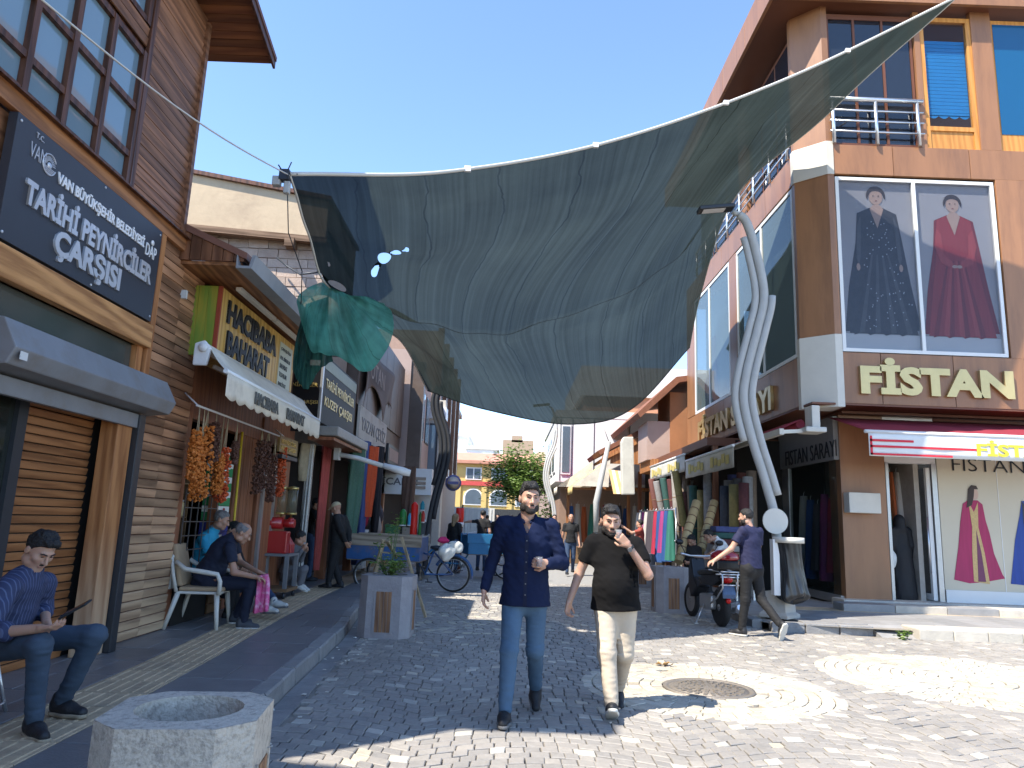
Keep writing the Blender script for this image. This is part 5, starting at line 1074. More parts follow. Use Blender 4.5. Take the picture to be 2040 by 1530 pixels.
b_.build('clamp', m_steel, kn); MB().box(c.x-.17, c.x-.09, c.y-.04, c.y+.04, c.z-.12, c.z-.02).build('camera', m_lampg, kn, bevel=.01); MB().box(c.x-.05, c.x+.01, c.y-.03, c.y+.03, c.z-.20, c.z-.07).build('camera', m_lampg, kn, bevel=.01)
wire = thing('steel_cable', 'taut steel cable running from the timber building to the net corner', 'cable', tuple(PY(80, -8, 3.6)))
a_, b2_ = PY(60, -20, 3.9), Vector(CP[0][0]); MB().tube([a_.lerp(b2_, k/14)-Vector((0, 0, .10*math.sin(math.pi*k/14))) for k in range(15)], .0075, 6).build('strand', M('pale_rope', (.5, .5, .5)), wire)
hw = thing('hanging_wire', 'thin dark wire drooping from the net corner cluster', 'cable', tuple(c)); MB().tube([c+Vector((-.02, 0, -.1)), c+Vector((-.06, .3, -.5)), c+Vector((-.03, .8, -.75)), c+Vector((-.25, 1.6, -.9))], .006, 5).build('strand', m_steel, hw)
# gathered green tarpaulin at the net's left side
tp = thing('green_tarp', 'bunched teal green tarpaulin hanging below the shade net', 'tarpaulin', tuple(PY(690, 660, 9.3)))
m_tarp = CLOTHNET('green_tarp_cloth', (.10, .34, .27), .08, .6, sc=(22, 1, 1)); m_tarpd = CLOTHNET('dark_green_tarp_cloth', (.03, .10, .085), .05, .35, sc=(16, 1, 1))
def fan(top0, top1, bot, depth0, depth1, bul):
    B = [np.array(PY(x, y, d)) for x, y, d in bot]
    def fn(u, v):
        t = np.array(PY(top0[0]+(top1[0]-top0[0])*u, top0[1]+(top1[1]-top0[1])*u, depth0)); b = cr1(B, u); p = t+(b-t)*v
        return p+np.array([.0, -bul*math.sin(v*math.pi*.8), -.05*math.sin(v*math.pi)])+np.array([.3, -1, .2])*(.05*math.sin(u*21)*math.sin(min(1, v*1.2)*math.pi)+.02*math.sin(u*53+v*9)*v)
    return fn
def cloth(fn, nu, nv, name, mat_, par):
    me = MB().grid(fn, nu, nv).mesh(name); uvl = me.uv_layers.new(name='UVMap'); ix = np.empty(len(me.loops), dtype=int); me.loops.foreach_get('vertex_index', ix)
    uvl.data.foreach_set('uv', np.stack([(ix % (nu+1))/nu, (ix//(nu+1))/nv], 1).ravel()); return link(name, me, mat_, par)
cloth(fan((640, 562), (700, 590), [(600, 612, 8.9), (625, 700, 8.8), (652, 712, 8.8), (690, 722, 8.9), (722, 744, 9.0), (748, 742, 9.2), (782, 690, 9.5), (788, 640, 9.8), (770, 612, 10)], 9.2, 9.2, .35), 90, 30, 'cloth', m_tarp, tp)
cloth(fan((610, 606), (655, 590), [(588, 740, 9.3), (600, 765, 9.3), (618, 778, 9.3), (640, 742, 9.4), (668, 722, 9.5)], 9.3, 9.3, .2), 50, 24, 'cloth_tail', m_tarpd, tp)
# ================================================================ far end of the street
m_yelw = M('yellow_wall', (.66, .47, .17), .85, .12, 1.5, .1); m_tile = M('red_roof', (.52, .25, .17), .8, .2, 2, .2); m_whw = M('white_wall', (.78, .77, .74), .85, .1, 1, .1); m_pglass = M('far_glass', (.10, .13, .16), .2, .2, 2, 0, spec=.7)
yb = thing('yellow_building', 'yellow building with arched windows and red roof closing the street', 'building', (-1, 62, 0))
MB().box(-6.5, 2.6, 60, 70, 0, 6.2).build('wall', m_yelw, yb); MB().prism([(-7, 59.6, 6.2), (3.0, 59.6, 6.2), (2, 64, 7.3), (-6, 64, 7.3)], (0, 8, .0)).build('roof', m_tile, yb, fix=True); MB().box(-7, 3, 59.5, 60, 6.05, 6.3).build('eave', m_tile, yb)
for k in range(4):
    x = -5.6+k*2.1
    f = MB().box(x, x+1.3, 59.92, 60, 4.75, 5.75).build('window', m_whw, yb); MB().box(x+.1, x+.6, 59.9, 59.918, 4.85, 5.65).box(x+.7, x+1.2, 59.9, 59.918, 4.85, 5.65).build('pane', m_pglass, f)
    arc = [(x-.1, 59.92, 2.7), (x+1.5, 59.92, 2.7), (x+1.5, 59.92, 3.3)]+[(x+.7+.8*math.cos(a), 59.92, 3.3+.75*math.sin(a)) for a in np.linspace(.1, math.pi-.1, 9)]+[(x-.1, 59.92, 3.3)]
    f = MB().prism(arc, (0, .08, 0)).build('window', m_whw, yb, fix=True); MB().prism([(x+.7+(p[0]-x-.7)*.82, 59.9, 2.8+(p[2]-2.7)*.86) for p in arc], (0, .015, 0)).build('pane', m_pglass, f, fix=True)
    f = MB().box(x-.1, x+1.5, 59.92, 60, .5, 2.2).build('window', m_whw, yb); MB().box(x, x+.65, 59.9, 59.918, .6, 2.1).box(x+.75, x+1.4, 59.9, 59.918, .6, 2.1).build('pane', m_pglass, f)
for k in range(5): MB().box(-6.35+k*2.1, -5.95+k*2.1, 59.85, 60, 0, 4.6).build('pilaster', m_yelw, yb)
fs_ = MB().box(-6.4, 2.2, 59.8, 59.9, 4.28, 4.62).build('sign_band', M('red_sign', (.55, .08, .07), .6, .2), yb)
def block(name, label, x0, x1, y0, y1, z1, mat_, wins=()):
    t = thing(name, label, 'building', ((x0+x1)/2, (y0+y1)/2, 0)); MB().box(x0, x1, y0, y1, 0, z1).build('wall', mat_, t)
    for a, b, c, d in wins: f = MB().box(a, b, y0-.08, y0, c, d).build('window', m_pvc, t); MB().box(a+.1, b-.1, y0-.1, y0-.082, c+.1, d-.1).build('pane', m_pglass, f)
    MB().box(x0-.2, x1+.2, y0-.2, y1, z1, z1+.3).build('parapet', mat_, t); return t
block('white_block', 'tall white block rising behind the yellow building', -10, -4.6, 80, 95, 10.6, m_whw); block('white_block', 'stepped white block with a grey window behind the yellow building roof', -4.6, -1.3, 78, 92, 9.0, m_whw, [(-2.9, -1.6, 7.0, 8.6)])
block('far_office', 'far brown framed block with pale top at the end of the left row', -7.0, -3.9, 48, 55, 9.0, M('tan_wall', (.3, .2, .15)), [(-6.5, -4.4, 4, 7)])
block('red_roof_house', 'small house with pinkish roof behind the street tree', 3.0, 10, 85, 95, 7.5, M('pinkish_render', (.42, .31, .26)))
# hill with a fort ruin
def hillf(u, v):
    x = -150+430*u; y = 230+320*v; h = 44*math.exp(-((x-26)/48)**2)*math.sin(min(1, v*1.6)*math.pi*.5)+3*math.sin(x*.07)+2*math.sin(x*.19+y*.05); return Vector((x, y, h-4))
hl = MB().grid(hillf, 60, 24).build('hill', M('ochre_hill', (.40, .27, .17), .95, .3, .05, .4, dirt=((.24, .18, .12), .5, .03))); setp(hl, kind='structure')
ft = thing('hilltop_fort', 'low stone ruin on top of the ochre hill', 'ruin', (8, 330, 30))
fz = PY(1028, 882, 330); MB().box(fz.x-6, fz.x+8, 328, 340, fz.z-12, fz.z+1).box(fz.x-2, fz.x+3, 328, 336, fz.z, fz.z+3).build('wall', M('ruin_stone', (.33, .25, .18), .9, .3), ft)
# street tree
tr = thing('street_tree', 'leafy green street tree in front of the yellow building', 'tree', (1.2, 40, 0))
b_ = MB().tube([(1.2, 40, 0), (1.15, 40, 1.2), (1.25, 40.1, 2.4), (1.3, 40, 3.6)], [.16, .13, .11, .07], 8)
m_bark = M('bark', (.13, .09, .06), .9, .3, 12, .5)
tips = []
for k in range(34):
    a = random.uniform(0, 6.3); el = random.uniform(.1, 1.3); L = random.uniform(1.3, 2.9); s0 = Vector((1.0, 40, random.uniform(2.4, 3.8))); e = s0+Vector((math.cos(a)*math.cos(el)*L*1.05, math.sin(a)*math.cos(el)*L, math.sin(el)*L*.85)); m_ = s0.lerp(e, .5)+Vector((0, 0, .15))
    b_.tube([s0, m_, e], [.05, .035, .012], 5); tips += [e, m_.lerp(e, .5), s0.lerp(m_, .8)]
b_.build('trunk', m_bark, tr)
m_leaf, n_, l_, p_ = _new('leaf_green'); p_.inputs['Roughness'].default_value = .55
oi = n_.new('ShaderNodeAttribute'); oi.attribute_name = 'tint'; l_.new(oi.outputs['Color'], p_.inputs['Base Color'])
tl = n_.new('ShaderNodeBsdfTranslucent'); l_.new(oi.outputs['Color'], tl.inputs[0]); mxs = n_.new('ShaderNodeMixShader'); mxs.inputs[0].default_value = .35; l_.new(p_.outputs[0], mxs.inputs[1]); l_.new(tl.outputs[0], mxs.inputs[2]); l_.new(mxs.outputs[0], n_['Material Output'].inputs[0])
def leaves(centres, n, spread, size, name, par, flat=.7, cols=((.12, .21, .04), (.17, .27, .06), (.08, .15, .03), (.22, .31, .08))):
    vs, fs, cl = [], [], []
    for k in range(n):
        c = random.choice(centres)+Vector((random.gauss(0, spread), random.gauss(0, spread), random.gauss(0, spread*flat))); r = Matrix.Rotation(random.uniform(0, 6.3), 3, 'Z') @ Matrix.Rotation(random.uniform(-.9, .9), 3, 'X'); s_ = size*random.uniform(.6, 1.3)
        b0 = len(vs); vs += [c+r @ Vector(q)*s_ for q in ((-.5, 0, 0), (0, -.28, .06), (.5, 0, -.05), (0, .28, .06))]; fs.append((b0, b0+1, b0+2, b0+3)); cl.append(random.choice(cols))
    mb = MB().add(vs, fs); me = mb.mesh(name); colour_faces(me, cl); return link(name, me, m_leaf, par)
leaves(tips, 9500, .36, .19, 'crown', tr)
tr2 = thing('street_tree', 'low dark green tree crown behind the walking men', 'tree', (2.6, 36, 0)); MB().tube([(2.6, 36, 0), (2.6, 36, 2.2)], [.12, .07], 7).build('trunk', m_bark, tr2); leaves([Vector((2.6+random.uniform(-.9, .9), 36, 2.0+random.uniform(-.5, .7))) for k in range(12)], 1200, .3, .16, 'crown', tr2, cols=((.05, .10, .02), (.07, .13, .03)))
# site hoarding and parked car
fn_ = thing('hoarding', 'white corrugated hoarding across the end of the street', 'fence', (-1.5, 50, 0)); m_hoar = M('hoarding_white', (.66, .65, .60), .6, .15, 3, .05)
for k in range(22): MB().box(-5.2+k*.2, -5.04+k*.2, 49.95+.04*(k % 2), 50.05+.04*(k % 2), 0, 2.35).build('sheet_rib', m_hoar, fn_)
MB().box(-5.2, -.8, 50.1, 50.14, 0, 2.3).build('backing_sheet', m_hoar, fn_)
MB().box(-.8, 1.7, 49.9, 50.1, 0, 2.3).build('dark_panel', M('dark_net_panel', (.05, .055, .06), .7, .5, 14, 0), fn_)
for x in (-3, 1): MB().box(x-.05, x+.05, 49.8, 49.9, 0, 2.5).build('post', m_steel, fn_)
cr_ = thing('parked_car', 'small white car parked at the far end of the street', 'car', (-.6, 44, 0)); prof = [(-1.9, .35), (-1.95, .75), (-1.3, .92), (-.75, 1.38), (.7, 1.42), (1.35, .98), (1.95, .86), (2.0, .4)]
MB().prism([(-.3+x, 43.2, z_) for x, z_ in prof], (0, 1.6, 0)).build('body', M('car_white', (.75, .75, .75), .3, .05, coat=.5), cr_, bevel=.06, fix=True); MB().prism([(-.3+x, 43.19, z_) for x, z_ in ((-1.1, .95), (-.7, 1.30), (.65, 1.34), (1.15, .98))], (0, -.01, 0)).build('side_glass', m_pglass, cr_, fix=True)
for x in (-1.5, .95): MB().lathe([(0, -.1), (.32, -.1), (.32, .1), (0, .1)], (x, 43.2, .32), 16, axis='Y').build('wheel', m_steel, cr_)

# ================================================================ right row beyond the boutique
wb = thing('white_balcony_building', 'white building with grey panels and brown bands beyond the right stalls', 'building', (5, 34, 0))
MB().box(1.95, 9, 30.3, 40, 3.2, 5.9).build('wall', m_whw, wb); MB().box(2.3, 9, 32.5, 40, 0, 3.2).build('lower_wall', M('tan_wall', (.30, .20, .15)), wb); MB().box(3.2, 12, 31.2, 40, 6.2, 7.0).build('brown_band', M('terracotta_band', (.45, .22, .13), .7, .15), wb); MB().box(3.0, 12, 31, 40, 7.0, 8.3).build('top_parapet', m_whw, wb); MB().box(1.9, 9, 30.28, 40, 5.9, 6.2).build('cornice', m_whw, wb)
for y_ in (30.6, 32.6, 34.6): f = MB().box(1.90, 1.96, y_, y_+1.4, 3.6, 5.3).build('window', m_pvc, wb); MB().box(1.88, 1.898, y_+.1, y_+1.3, 3.7, 5.2).build('pane', m_pglass, f)
for x in (2.1, 2.6, 3.5, 5.0): MB().box(x, x+.02, 30.27, 30.3, 3.25, 5.85).build('panel_joint', m_steel, wb)
f = MB().box(2.15, 2.55, 30.24, 30.3, 3.5, 5.6).build('window', m_pvc, wb); MB().box(2.2, 2.5, 30.22, 30.238, 3.6, 5.5).build('pane', m_pglass, f)
tb = thing('timber_stall_row', 'old timber shop row with tiled roof and open textile stalls on the right', 'shop', (6, 22, 0))
m_rtile = M('old_tile', (.22, .09, .05), .85, .35, 6, .4); m_oran = M('orange_render', (.34, .15, .065), .8, .2, 2, .1)
MB().box(5.35, 9, 24.2, 26.2, 3.6, 6.0).build('upper_wall', m_oran, tb); MB().box(4.6, 5.35, 24.25, 26.0, 3.7, 5.0).build('upper_bay', m_pnk, tb)
MB().prism([(4.3, 23.9, 5.05), (5.6, 23.9, 6.3), (9, 23.9, 6.9), (9, 23.9, 7.05), (5.5, 23.9, 6.48), (4.2, 23.9, 5.2)], (0, 6.6, 0)).build('roof', m_rtile, tb, fix=True)
MB().prism([(3.3, 26.4, 4.0), (5.4, 26.4, 5.2), (5.4, 26.4, 5.34), (3.2, 26.4, 4.14)], (0, 3.6, 0)).build('lower_roof', m_rtile, tb, fix=True); MB().prism([(3.3, 26.35, 3.7), (5.4, 26.35, 3.7), (5.4, 26.35, 5.1), (3.4, 26.35, 4.0)], (0, .1, 0)).build('gable_boards', w_post, tb, fix=True)
for k in range(6): MB().bar((3.4, 26.3+k*.6, 3.85), (5.4, 26.3+k*.6, 4.9), .07, .1).build('rafter', w_post, tb)
MB().box(5.6, 9, 17.9, 30, 0, 3.7).build('stall_back', m_intd, tb); MB().box(4.9, 9, 18.0, 26.3, 3.55, 3.75).build('stall_ceiling', m_cl2, tb)
for y_ in (18.1, 20.9, 23.6, 26.2, 28.5): MB().box(5.05, 5.18, y_-.06, y_+.06, .13, 3.6).build('post', w_red, tb)
MB().box(4.7, 5.1, 23.9, 26.2, 3.35, 3.7).build('lintel', w_post, tb)
m_cnv = M('grey_canvas', (.58, .56, .48), .8, .2, 3, .1, dirt=((.28, .26, .22), .4, 2))
for i, (a, b, za, lbl) in enumerate(((15.2, 19.35, 3.25, 'grey stall awning with faded yellow print nearest the boutique'), (19.45, 24.2, 3.45, 'grey stall awning with faded yellow print farther from the boutique'))):
    t = thing('stall_awning', lbl, 'awning', (4.9, (a+b)/2, 3), group='grey stall awnings'); solidify(MB().grid(lambda u, v: Vector((5.6-.9*v, a+(b-a)*u, za+.35-.35*v)), 12, 4).build('canvas', m_cnv, t), .005)
    solidify(MB().grid(lambda u, v: Vector((4.69+.015*math.sin(u*25)*v, a+(b-a)*u, za+.0-.46*v)), 30, 4).build('valance', m_cnv, t), .004); MB().tube([(4.69, a, za), (4.69, b, za)], .03, 7).build('front_bar', m_wpl, t)
    for q in (0, 1):
        m_fy = M('faded_yellow', (.55, .46, .16), .8, .2); bb = MB(); y1_ = b-.35-q*(b-a)*.5
        for r_ in range(5): bb.box(4.668, 4.672, y1_-.30*r_-.24, y1_-.30*r_, za-.36+.04*(r_ % 2), za-.12-.05*(r_ % 3))
        bb.build('faded_print', m_fy, t)
fa = thing('folded_canvas', 'dusty beige folded canvas hanging above the right stalls', 'canvas', (4.3, 24, 3.1)); p = [tuple(PY(u, v, 24)) for u, v in ((1238, 880), (1243, 870), (1262, 870), (1265, 985), (1240, 985))]; MB().prism(p, (0, .35, 0)).build('canvas', m_cnv, fa, bevel=.03, fix=True)
for nm_, lb_, y_, x0_, m_, z0_ in (('red_stall_awning', 'red stall awning far down the right side', 28.4, 1.9, m_mar, 2.9), ('yellow_stall_awning', 'yellow stall awning on a wooden frame before the timber gable', 26.3, 2.3, M('yellow_canvas', (.66, .50, .20), .8, .12), 2.85)):
    t = thing(nm_, lb_, 'awning', (x0_+.5, y_, z0_)); solidify(MB().grid(lambda u, v: Vector((x0_+1.35-1.35*v, y_+2.0*u, z0_+1.0-1.0*v)), 6, 4).build('canvas', m_, t), .006); solidify(MB().grid(lambda u, v: Vector((x0_, y_+2.0*u, z0_-.28*v)), 6, 2).build('valance', M('yellow_canvas', (.66, .5, .2)) if 'yel' in nm_ else m_can, t), .004); solidify(MB().add([(x0_+1.35, y_, z0_+1.0), (x0_, y_, z0_), (x0_+1.3, y_, z0_)], [(0, 1, 2)]).build('side_flap', m_can, t), .004)
t = thing('striped_canopy', 'sunlit cream and orange striped canopy by the right stalls', 'awning', (3.9, 25.3, 2.4)); p0, p1, p2, p3 = [PY(u, v, 25.2) for u, v in ((1212, 935), (1250, 940), (1256, 985), (1218, 985))]
for k in range(6):
    f0, f1 = k/6, (k+1)/6; MB().add([p0.lerp(p1, f0), p0.lerp(p1, f1), p3.lerp(p2, f1)+Vector((0, -.5, 0)), p3.lerp(p2, f0)+Vector((0, -.5, 0))], [(0, 1, 2, 3)]).build('stripe', m_can if k % 2 else M('orange_canvas', (.60, .36, .16), .8, .1), t)
# fabric rolls, carpets and hanging clothes
roll_cols = [(.40, .38, .36), (.16, .05, .05), (.45, .36, .14), (.09, .10, .13), (.05, .14, .12), (.33, .24, .16), (.26, .10, .08), (.10, .12, .30), (.50, .47, .42), (.20, .19, .18)]
rm = [M('roll_%d' % i, tuple(.62*q for q in c_), .8, .4, 14, .15) for i, c_ in enumerate(roll_cols)]
cn = ['pale grey', 'wine red', 'mustard', 'dark slate', 'dark green', 'tan', 'brick brown', 'navy', 'off white', 'charcoal']
def roll(x, y, z, L, r, lean, mi, label, group, az=0):
    t = thing('fabric_roll', label, 'fabric roll', (x, y, z), az, group); d = Vector((math.sin(lean), 0, math.cos(lean))); e = d*L
    MB().tube([(0, 0, 0), e*.02, e*.98, e], [r*.93, r, r, r*.93], 12).build('cloth', rm[mi], t, local=True); s_ = MB()
    q = e*.55; s_.tube([q-d*.012, q+d*.012], r*1.02, 12)
    s_.build('tie', m_shelf, t, local=True); return t
for k in range(12): roll(5.0+.10*(k % 2), 18.3+k*.36, .14, random.uniform(2.1, 2.8), random.uniform(.09, .13), random.uniform(-.06, .12), k % 10, 'tall upright %s fabric roll packed against the back of the carpet stall' % cn[k % 10], 'upright rolls in the carpet stall')
for k in range(9): roll(4.85+.05*(k % 2), 20.2+k*.42, 1.55, random.uniform(1.3, 1.7), .10, random.uniform(-.35, .1), (k*3+2) % 10, '%s fabric roll leaning on the upper rack of the textile stall' % cn[(k*3+2) % 10], 'rolls on the upper rack')
MB_ = None
ck = thing('clothes_rack', 'long steel rack with clothes hanging in the right textile stall', 'clothes rack', (4.6, 22, .13)); q = MB().tube([(4.62, 20.2, 2.0), (4.62, 25.6, 2.0)], .02, 6).tube([(4.62, 20.2, 1.15), (4.62, 25.6, 1.15)], .018, 6)
for y_ in (20.2, 22.9, 25.6): q.tube([(4.62, y_, .13), (4.62, y_, 2.05)], .02, 6)
q.build('frame', m_chr, ck)
for k, (ci, nm_) in enumerate([(2, 'teal'), (1, 'navy'), (3, 'plum'), (1, 'dark blue'), (0, 'bright red'), (6, 'black'), (6, 'charcoal'), (4, 'off white'), (3, 'pink'), (4, 'cream'), (4, 'pale')]):
    garment(4.55, 20.5+k*.5, .5 if nm_ == 'bright red' else random.uniform(.35, 1.1), 1.97, .32, .38, gm[ci], '%s garment hanging on the long rack, number %d from the boutique end' % (nm_, k+1) if False else '%s garment hanging on the long steel rack' % nm_, 'clothes on the long rack')
for k, lb_ in enumerate(('pale tan bamboo patterned roll leaning behind the motorbike', 'second tan roll leaning beside the carpet stack')):
    t = thing('leaning_roll', lb_, 'carpet roll', (3.4+k*.7, 15.2+k*.5, .13)); a = PY(1352+k*45, 1120-k*25, 14.9+k*.7); e = PY(1388+k*35, 1000, 15.6+k*.7); MB().tube([a, a.lerp(e, .5), e], .09, 12).build('roll', M('bamboo_tan', (.46, .34, .17), .7, .3, 8, .2), t); s_ = MB()
    for q in range(7): f = .08+.13*q; s_.tube([a.lerp(e, f), a.lerp(e, f+.015)], .097, 12)
    s_.build('band', m_shelf, t)
cp = thing('carpet_stack', 'tall stack of patterned rolled carpets beside the boutique', 'carpet stack', (5.3, 16.8, .13))
for k in range(9): MB().tube([(5.0+.16*(k % 3), 15.6+.42*(k//1)*.55, .14), (5.05+.16*(k % 3), 15.7+.42*k*.55, 2.5+.15*(k % 3))], .11, 12).build('carpet', rm[(k*7+1) % 10], cp)
for k in range(5):                                                # horizontal bolts on the carpet table
    t = thing('fabric_bolt', 'folded patterned bolt, %s on the table behind the motorbike' % ['bottom', 'second', 'third', 'fourth', 'top'][k], 'fabric bolt', (4.7, 15.6, .95+k*.13), group='bolts on the stall table'); MB().box(4.35, 5.0, 15.2+.05*k, 15.9, .93+k*.13, 1.05+k*.13).build('cloth', rm[(k*3+5) % 10], t, bevel=.03)
tbl = thing('stall_table', 'low green edged table carrying fabric bolts', 'table', (4.6, 15.6, .13)); MB().box(4.3, 5.1, 15.1, 16.0, .86, .92).build('top', M('green_edge', (.06, .22, .12), .6, .2), tbl)
for x in (4.36, 5.04):
    for y_ in (15.15, 15.95): MB().box(x-.025, x+.025, y_-.025, y_+.025, .13, .86).build('leg', m_chr, tbl)

for k in range(12):                                               # clothes stall under the white building
    garment(2.55+.28*k, 29.4+.25*(k % 3), .5+.15*(k % 4), 2.2+.1*(k % 2), .34, .3, gm[(k*3+1) % 8], '%s garment on the far stall under the white building' % ['navy', 'off white', 'orange', 'plum', 'black', 'red', 'green', 'blue', 'dark navy', 'cream', 'rust', 'purple'][k], 'clothes on the far stall')
fsl = thing('far_stall', 'timber framed stall with a plank counter under the white building', 'stall', (4, 29.5, 0))
for x in (2.4, 3.6, 4.8, 5.9): MB().box(x-.06, x+.06, 29.2, 29.32, 0, 3.0).build('post', w_post, fsl)
MB().box(2.3, 6.0, 29.1, 30.2, 2.9, 3.0).build('canopy_board', w_post, fsl); MB().box(2.5, 5.9, 29.15, 29.7, .0, .6).build('counter', m_oldw_ if False else m_shelf, fsl)
# ================================================================ planters
m_conc = M('exposed_concrete', (.52, .455, .37), .85, .3, 7, .6, dirt=((.20, .175, .15), .75, 34), bscale=60)
m_conc2 = M('purple_grey_concrete', (.30, .275, .275), .85, .25, 6, .4, dirt=((.42, .39, .37), .4, 4)); w_slat = WOOD('planter_slat', (.16, .075, .04), (.34, .18, .09), 'Z', .2, .6)
def planter(x, y, label, mat_, rz=0, w=.30, ch=.115, h=.74, soil=.52):
    t = thing('concrete_planter', label, 'planter', (x, y, 0), rz, 'octagonal street planters')
    oc = [(w, -w+ch), (w, w-ch), (w-ch, w), (-w+ch, w), (-w, w-ch), (-w, -w+ch), (-w+ch, -w), (w-ch, -w)]; mb = MB(); n = 24; rr = w*.70
    lo = [(a*1.0, b*1.0, .0) for a, b in oc]; hi = [(a, b, h) for a, b in oc]
    mb.add(lo+hi, [(i, (i+1) % 8, 8+(i+1) % 8, 8+i) for i in range(8)])
    # rim between octagon and round mouth
    outer = []
    for k in range(n):
        a = 2*math.pi*k/n; d = Vector((math.cos(a), math.sin(a))); best = 9
        for i in range(8):
            p, q = Vector(oc[i]), Vector(oc[(i+1) % 8]); e = q-p; den = d.x*e.y-d.y*e.x
            if abs(den) < 1e-9: continue
            s_ = (p.x*e.y-p.y*e.x)/den; 
            if s_ > 0: best = min(best, s_) if abs((p.x*d.y-p.y*d.x)/den-.5) <= .501 else best
        outer.append((d.x*best, d.y*best, h))
    inner = [(rr*math.cos(2*math.pi*k/n), rr*math.sin(2*math.pi*k/n), h+.004) for k in range(n)]; deep = [(rr*.93*math.cos(2*math.pi*k/n), rr*.93*math.sin(2*math.pi*k/n), soil-.02) for k in range(n)]
    mb.add(outer+inner+deep, [(k, (k+1) % n, n+(k+1) % n, n+k) for k in range(n)]+[(n+k, n+(k+1) % n, 2*n+(k+1) % n, 2*n+k) for k in range(n)])
    mb.build('body', mat_, t, local=True, fix=False)
    MB().lathe([(0, soil), (rr*.95, soil-.01)], (0, 0, 0), n).build('soil', M('dry_soil', (.14, .11, .08), .95, .4, 15, .6), t, local=True)
    for s_, ax in ((1, 'x'), (-1, 'x'), (1, 'y'), (-1, 'y')):
        for k in range(4):
            o = -.096+.05*k+.022
            b_ = MB().box(s_*(w-.02), s_*(w+.006), o-.022, o+.022, .08, h-.19) if ax == 'x' else MB().box(o-.022, o+.022, s_*(w-.02), s_*(w+.006), .08, h-.19); b_.build('wood_slat', w_slat, t, local=True)
        fr = MB()
        for q in (-1, 1):
            if ax == 'x': fr.box(s_*(w-.01), s_*(w+.010), q*.112-.012, q*.112+.012, .06, h-.17)
            else: fr.box(q*.112-.012, q*.112+.012, s_*(w-.01), s_*(w+.010), .06, h-.17)
        fr.build('slat_frame', mat_, t, local=True)
    return t
planter(-1.20, 3.02, 'empty speckled concrete planter in the near corner beside the kerb', m_conc, .12, w=.285)
planter(-1.50, 9.85, 'grey concrete planter holding the wooden easel and green plant', m_conc2, -.03, w=.33, h=.76, soil=.70)
planter(3.02, 13.75, 'concrete planter standing beside the parked motorbike', m_conc2, .05, w=.30, h=.80)
planter(3.45, 19.2, 'far concrete planter behind the man in the black t-shirt', m_conc2, .05, w=.34, h=.82)
pl = thing('potted_plant', 'bushy green plant growing in the grey planter', 'plant', (-1.5, 9.85, .70)); st = MB(); cs_ = []
for k in range(9): a = random.uniform(0, 6.3); e = Vector((-1.52+.16*math.cos(a), 9.85+.14*math.sin(a), .72+random.uniform(.15, .40))); st.tube([(-1.52, 9.85, .69), e], [.008, .004], 5); cs_ += [e, Vector((-1.52, 9.85, .72)).lerp(e, .6)]
for k in range(4): e = Vector((-1.5+random.uniform(-.05, .1), 9.85, .70+.55+.08*k)); st.tube([(-1.5, 9.85, .69), e], [.008, .004], 5); cs_ += [e]
st.build('stems', M('stem', (.10, .14, .05), .8, .2), pl); leaves(cs_, 520, .055, .055, 'foliage', pl)
# wooden easel frame beside the plant
es = thing('wooden_easel', 'folding wooden A frame standing behind the planter', 'easel', (-1.4, 10.3, 0)); m_esl = WOOD('easel_wood', (.20, .15, .09), (.38, .30, .19), 'Z', .1, .7)
for a, b in (((765, 1075), (735, 1185)), ((800, 1070), (848, 1230)), ((772, 1078), (790, 1110))):
    p, q = PY(*a, 10.25), PY(*b, 10.45 if a[0] < 790 else 10.2); q.z = max(q.z, .02); MB().bar(p, q, .055, .03).build('leg', m_esl, es)
MB().bar(PY(758, 1100, 10.3), PY(815, 1105, 10.25), .03, .02).build('cross_bar', m_esl, es)
# weeds at the kerb
wd = thing('kerb_weed', 'small green weed growing at the pale kerb end', 'plant', (6.05, 11.35, 0)); MB().tube([(6.02, 11.3, 0), (6.02, 11.3, .08)], .006, 5).build('stem', _mats['stem'], wd); leaves([Vector((5.98+random.uniform(-.10, .08), 11.28, .05+random.uniform(0, .06))) for k in range(6)], 110, .035, .06, 'foliage', wd)

# ================================================================ cargo tricycles
m_tyre = M('tyre_rubber', (.022, .022, .022), .8, .3, 12, .1); m_spoke = M('spoke_steel', (.42, .42, .42), .4, .1, metal=.7)
def wheel(c, r, par, name='wheel', axis='Y', wd_=.022, local=False, spokes=18, d=None):
    """bicycle wheel in the plane normal to axis (vector d if given)"""
    c = Vector(c); d = Vector(d) if d is not None else Vector({'X': (1, 0, 0), 'Y': (0, 1, 0)}[axis]); u = d.cross(Vector((0, 0, 1))).normalized(); w = Vector((0, 0, 1)); P = lambda a, q: c+(u*math.cos(a)+w*math.sin(a))*q
    o = MB().tube([P(2*math.pi*k/32, r-wd_) for k in range(32)], wd_, 8, closed=True).build(name, m_tyre, par, local=local)
    s_ = MB().tube([P(2*math.pi*k/32, r-wd_*2.2) for k in range(32)], .010, 5, closed=True).build('rim', m_spoke, o, local=local); s_ = MB()
    for k in range(spokes): s_.tube([c+d*.02*(1 if k % 2 else -1), P(2*math.pi*k/spokes, r-wd_*2)], .0022, 3)
    s_.tube([c-d*.05, c+d*.05], .02, 8); s_.build('spokes', m_spoke, o, local=local); return o
m_tblue = M('trike_blue', (.03, .10, .26), .5, .25, 6, .1, dirt=((.20, .12, .07), .5, 4)); m_tblue2 = M('bright_trike_blue', (.02, .16, .32), .45, .2, 5, .1); m_oldw = WOOD('old_plank', (.18, .14, .10), (.36, .30, .23), 'X', .15, .8)
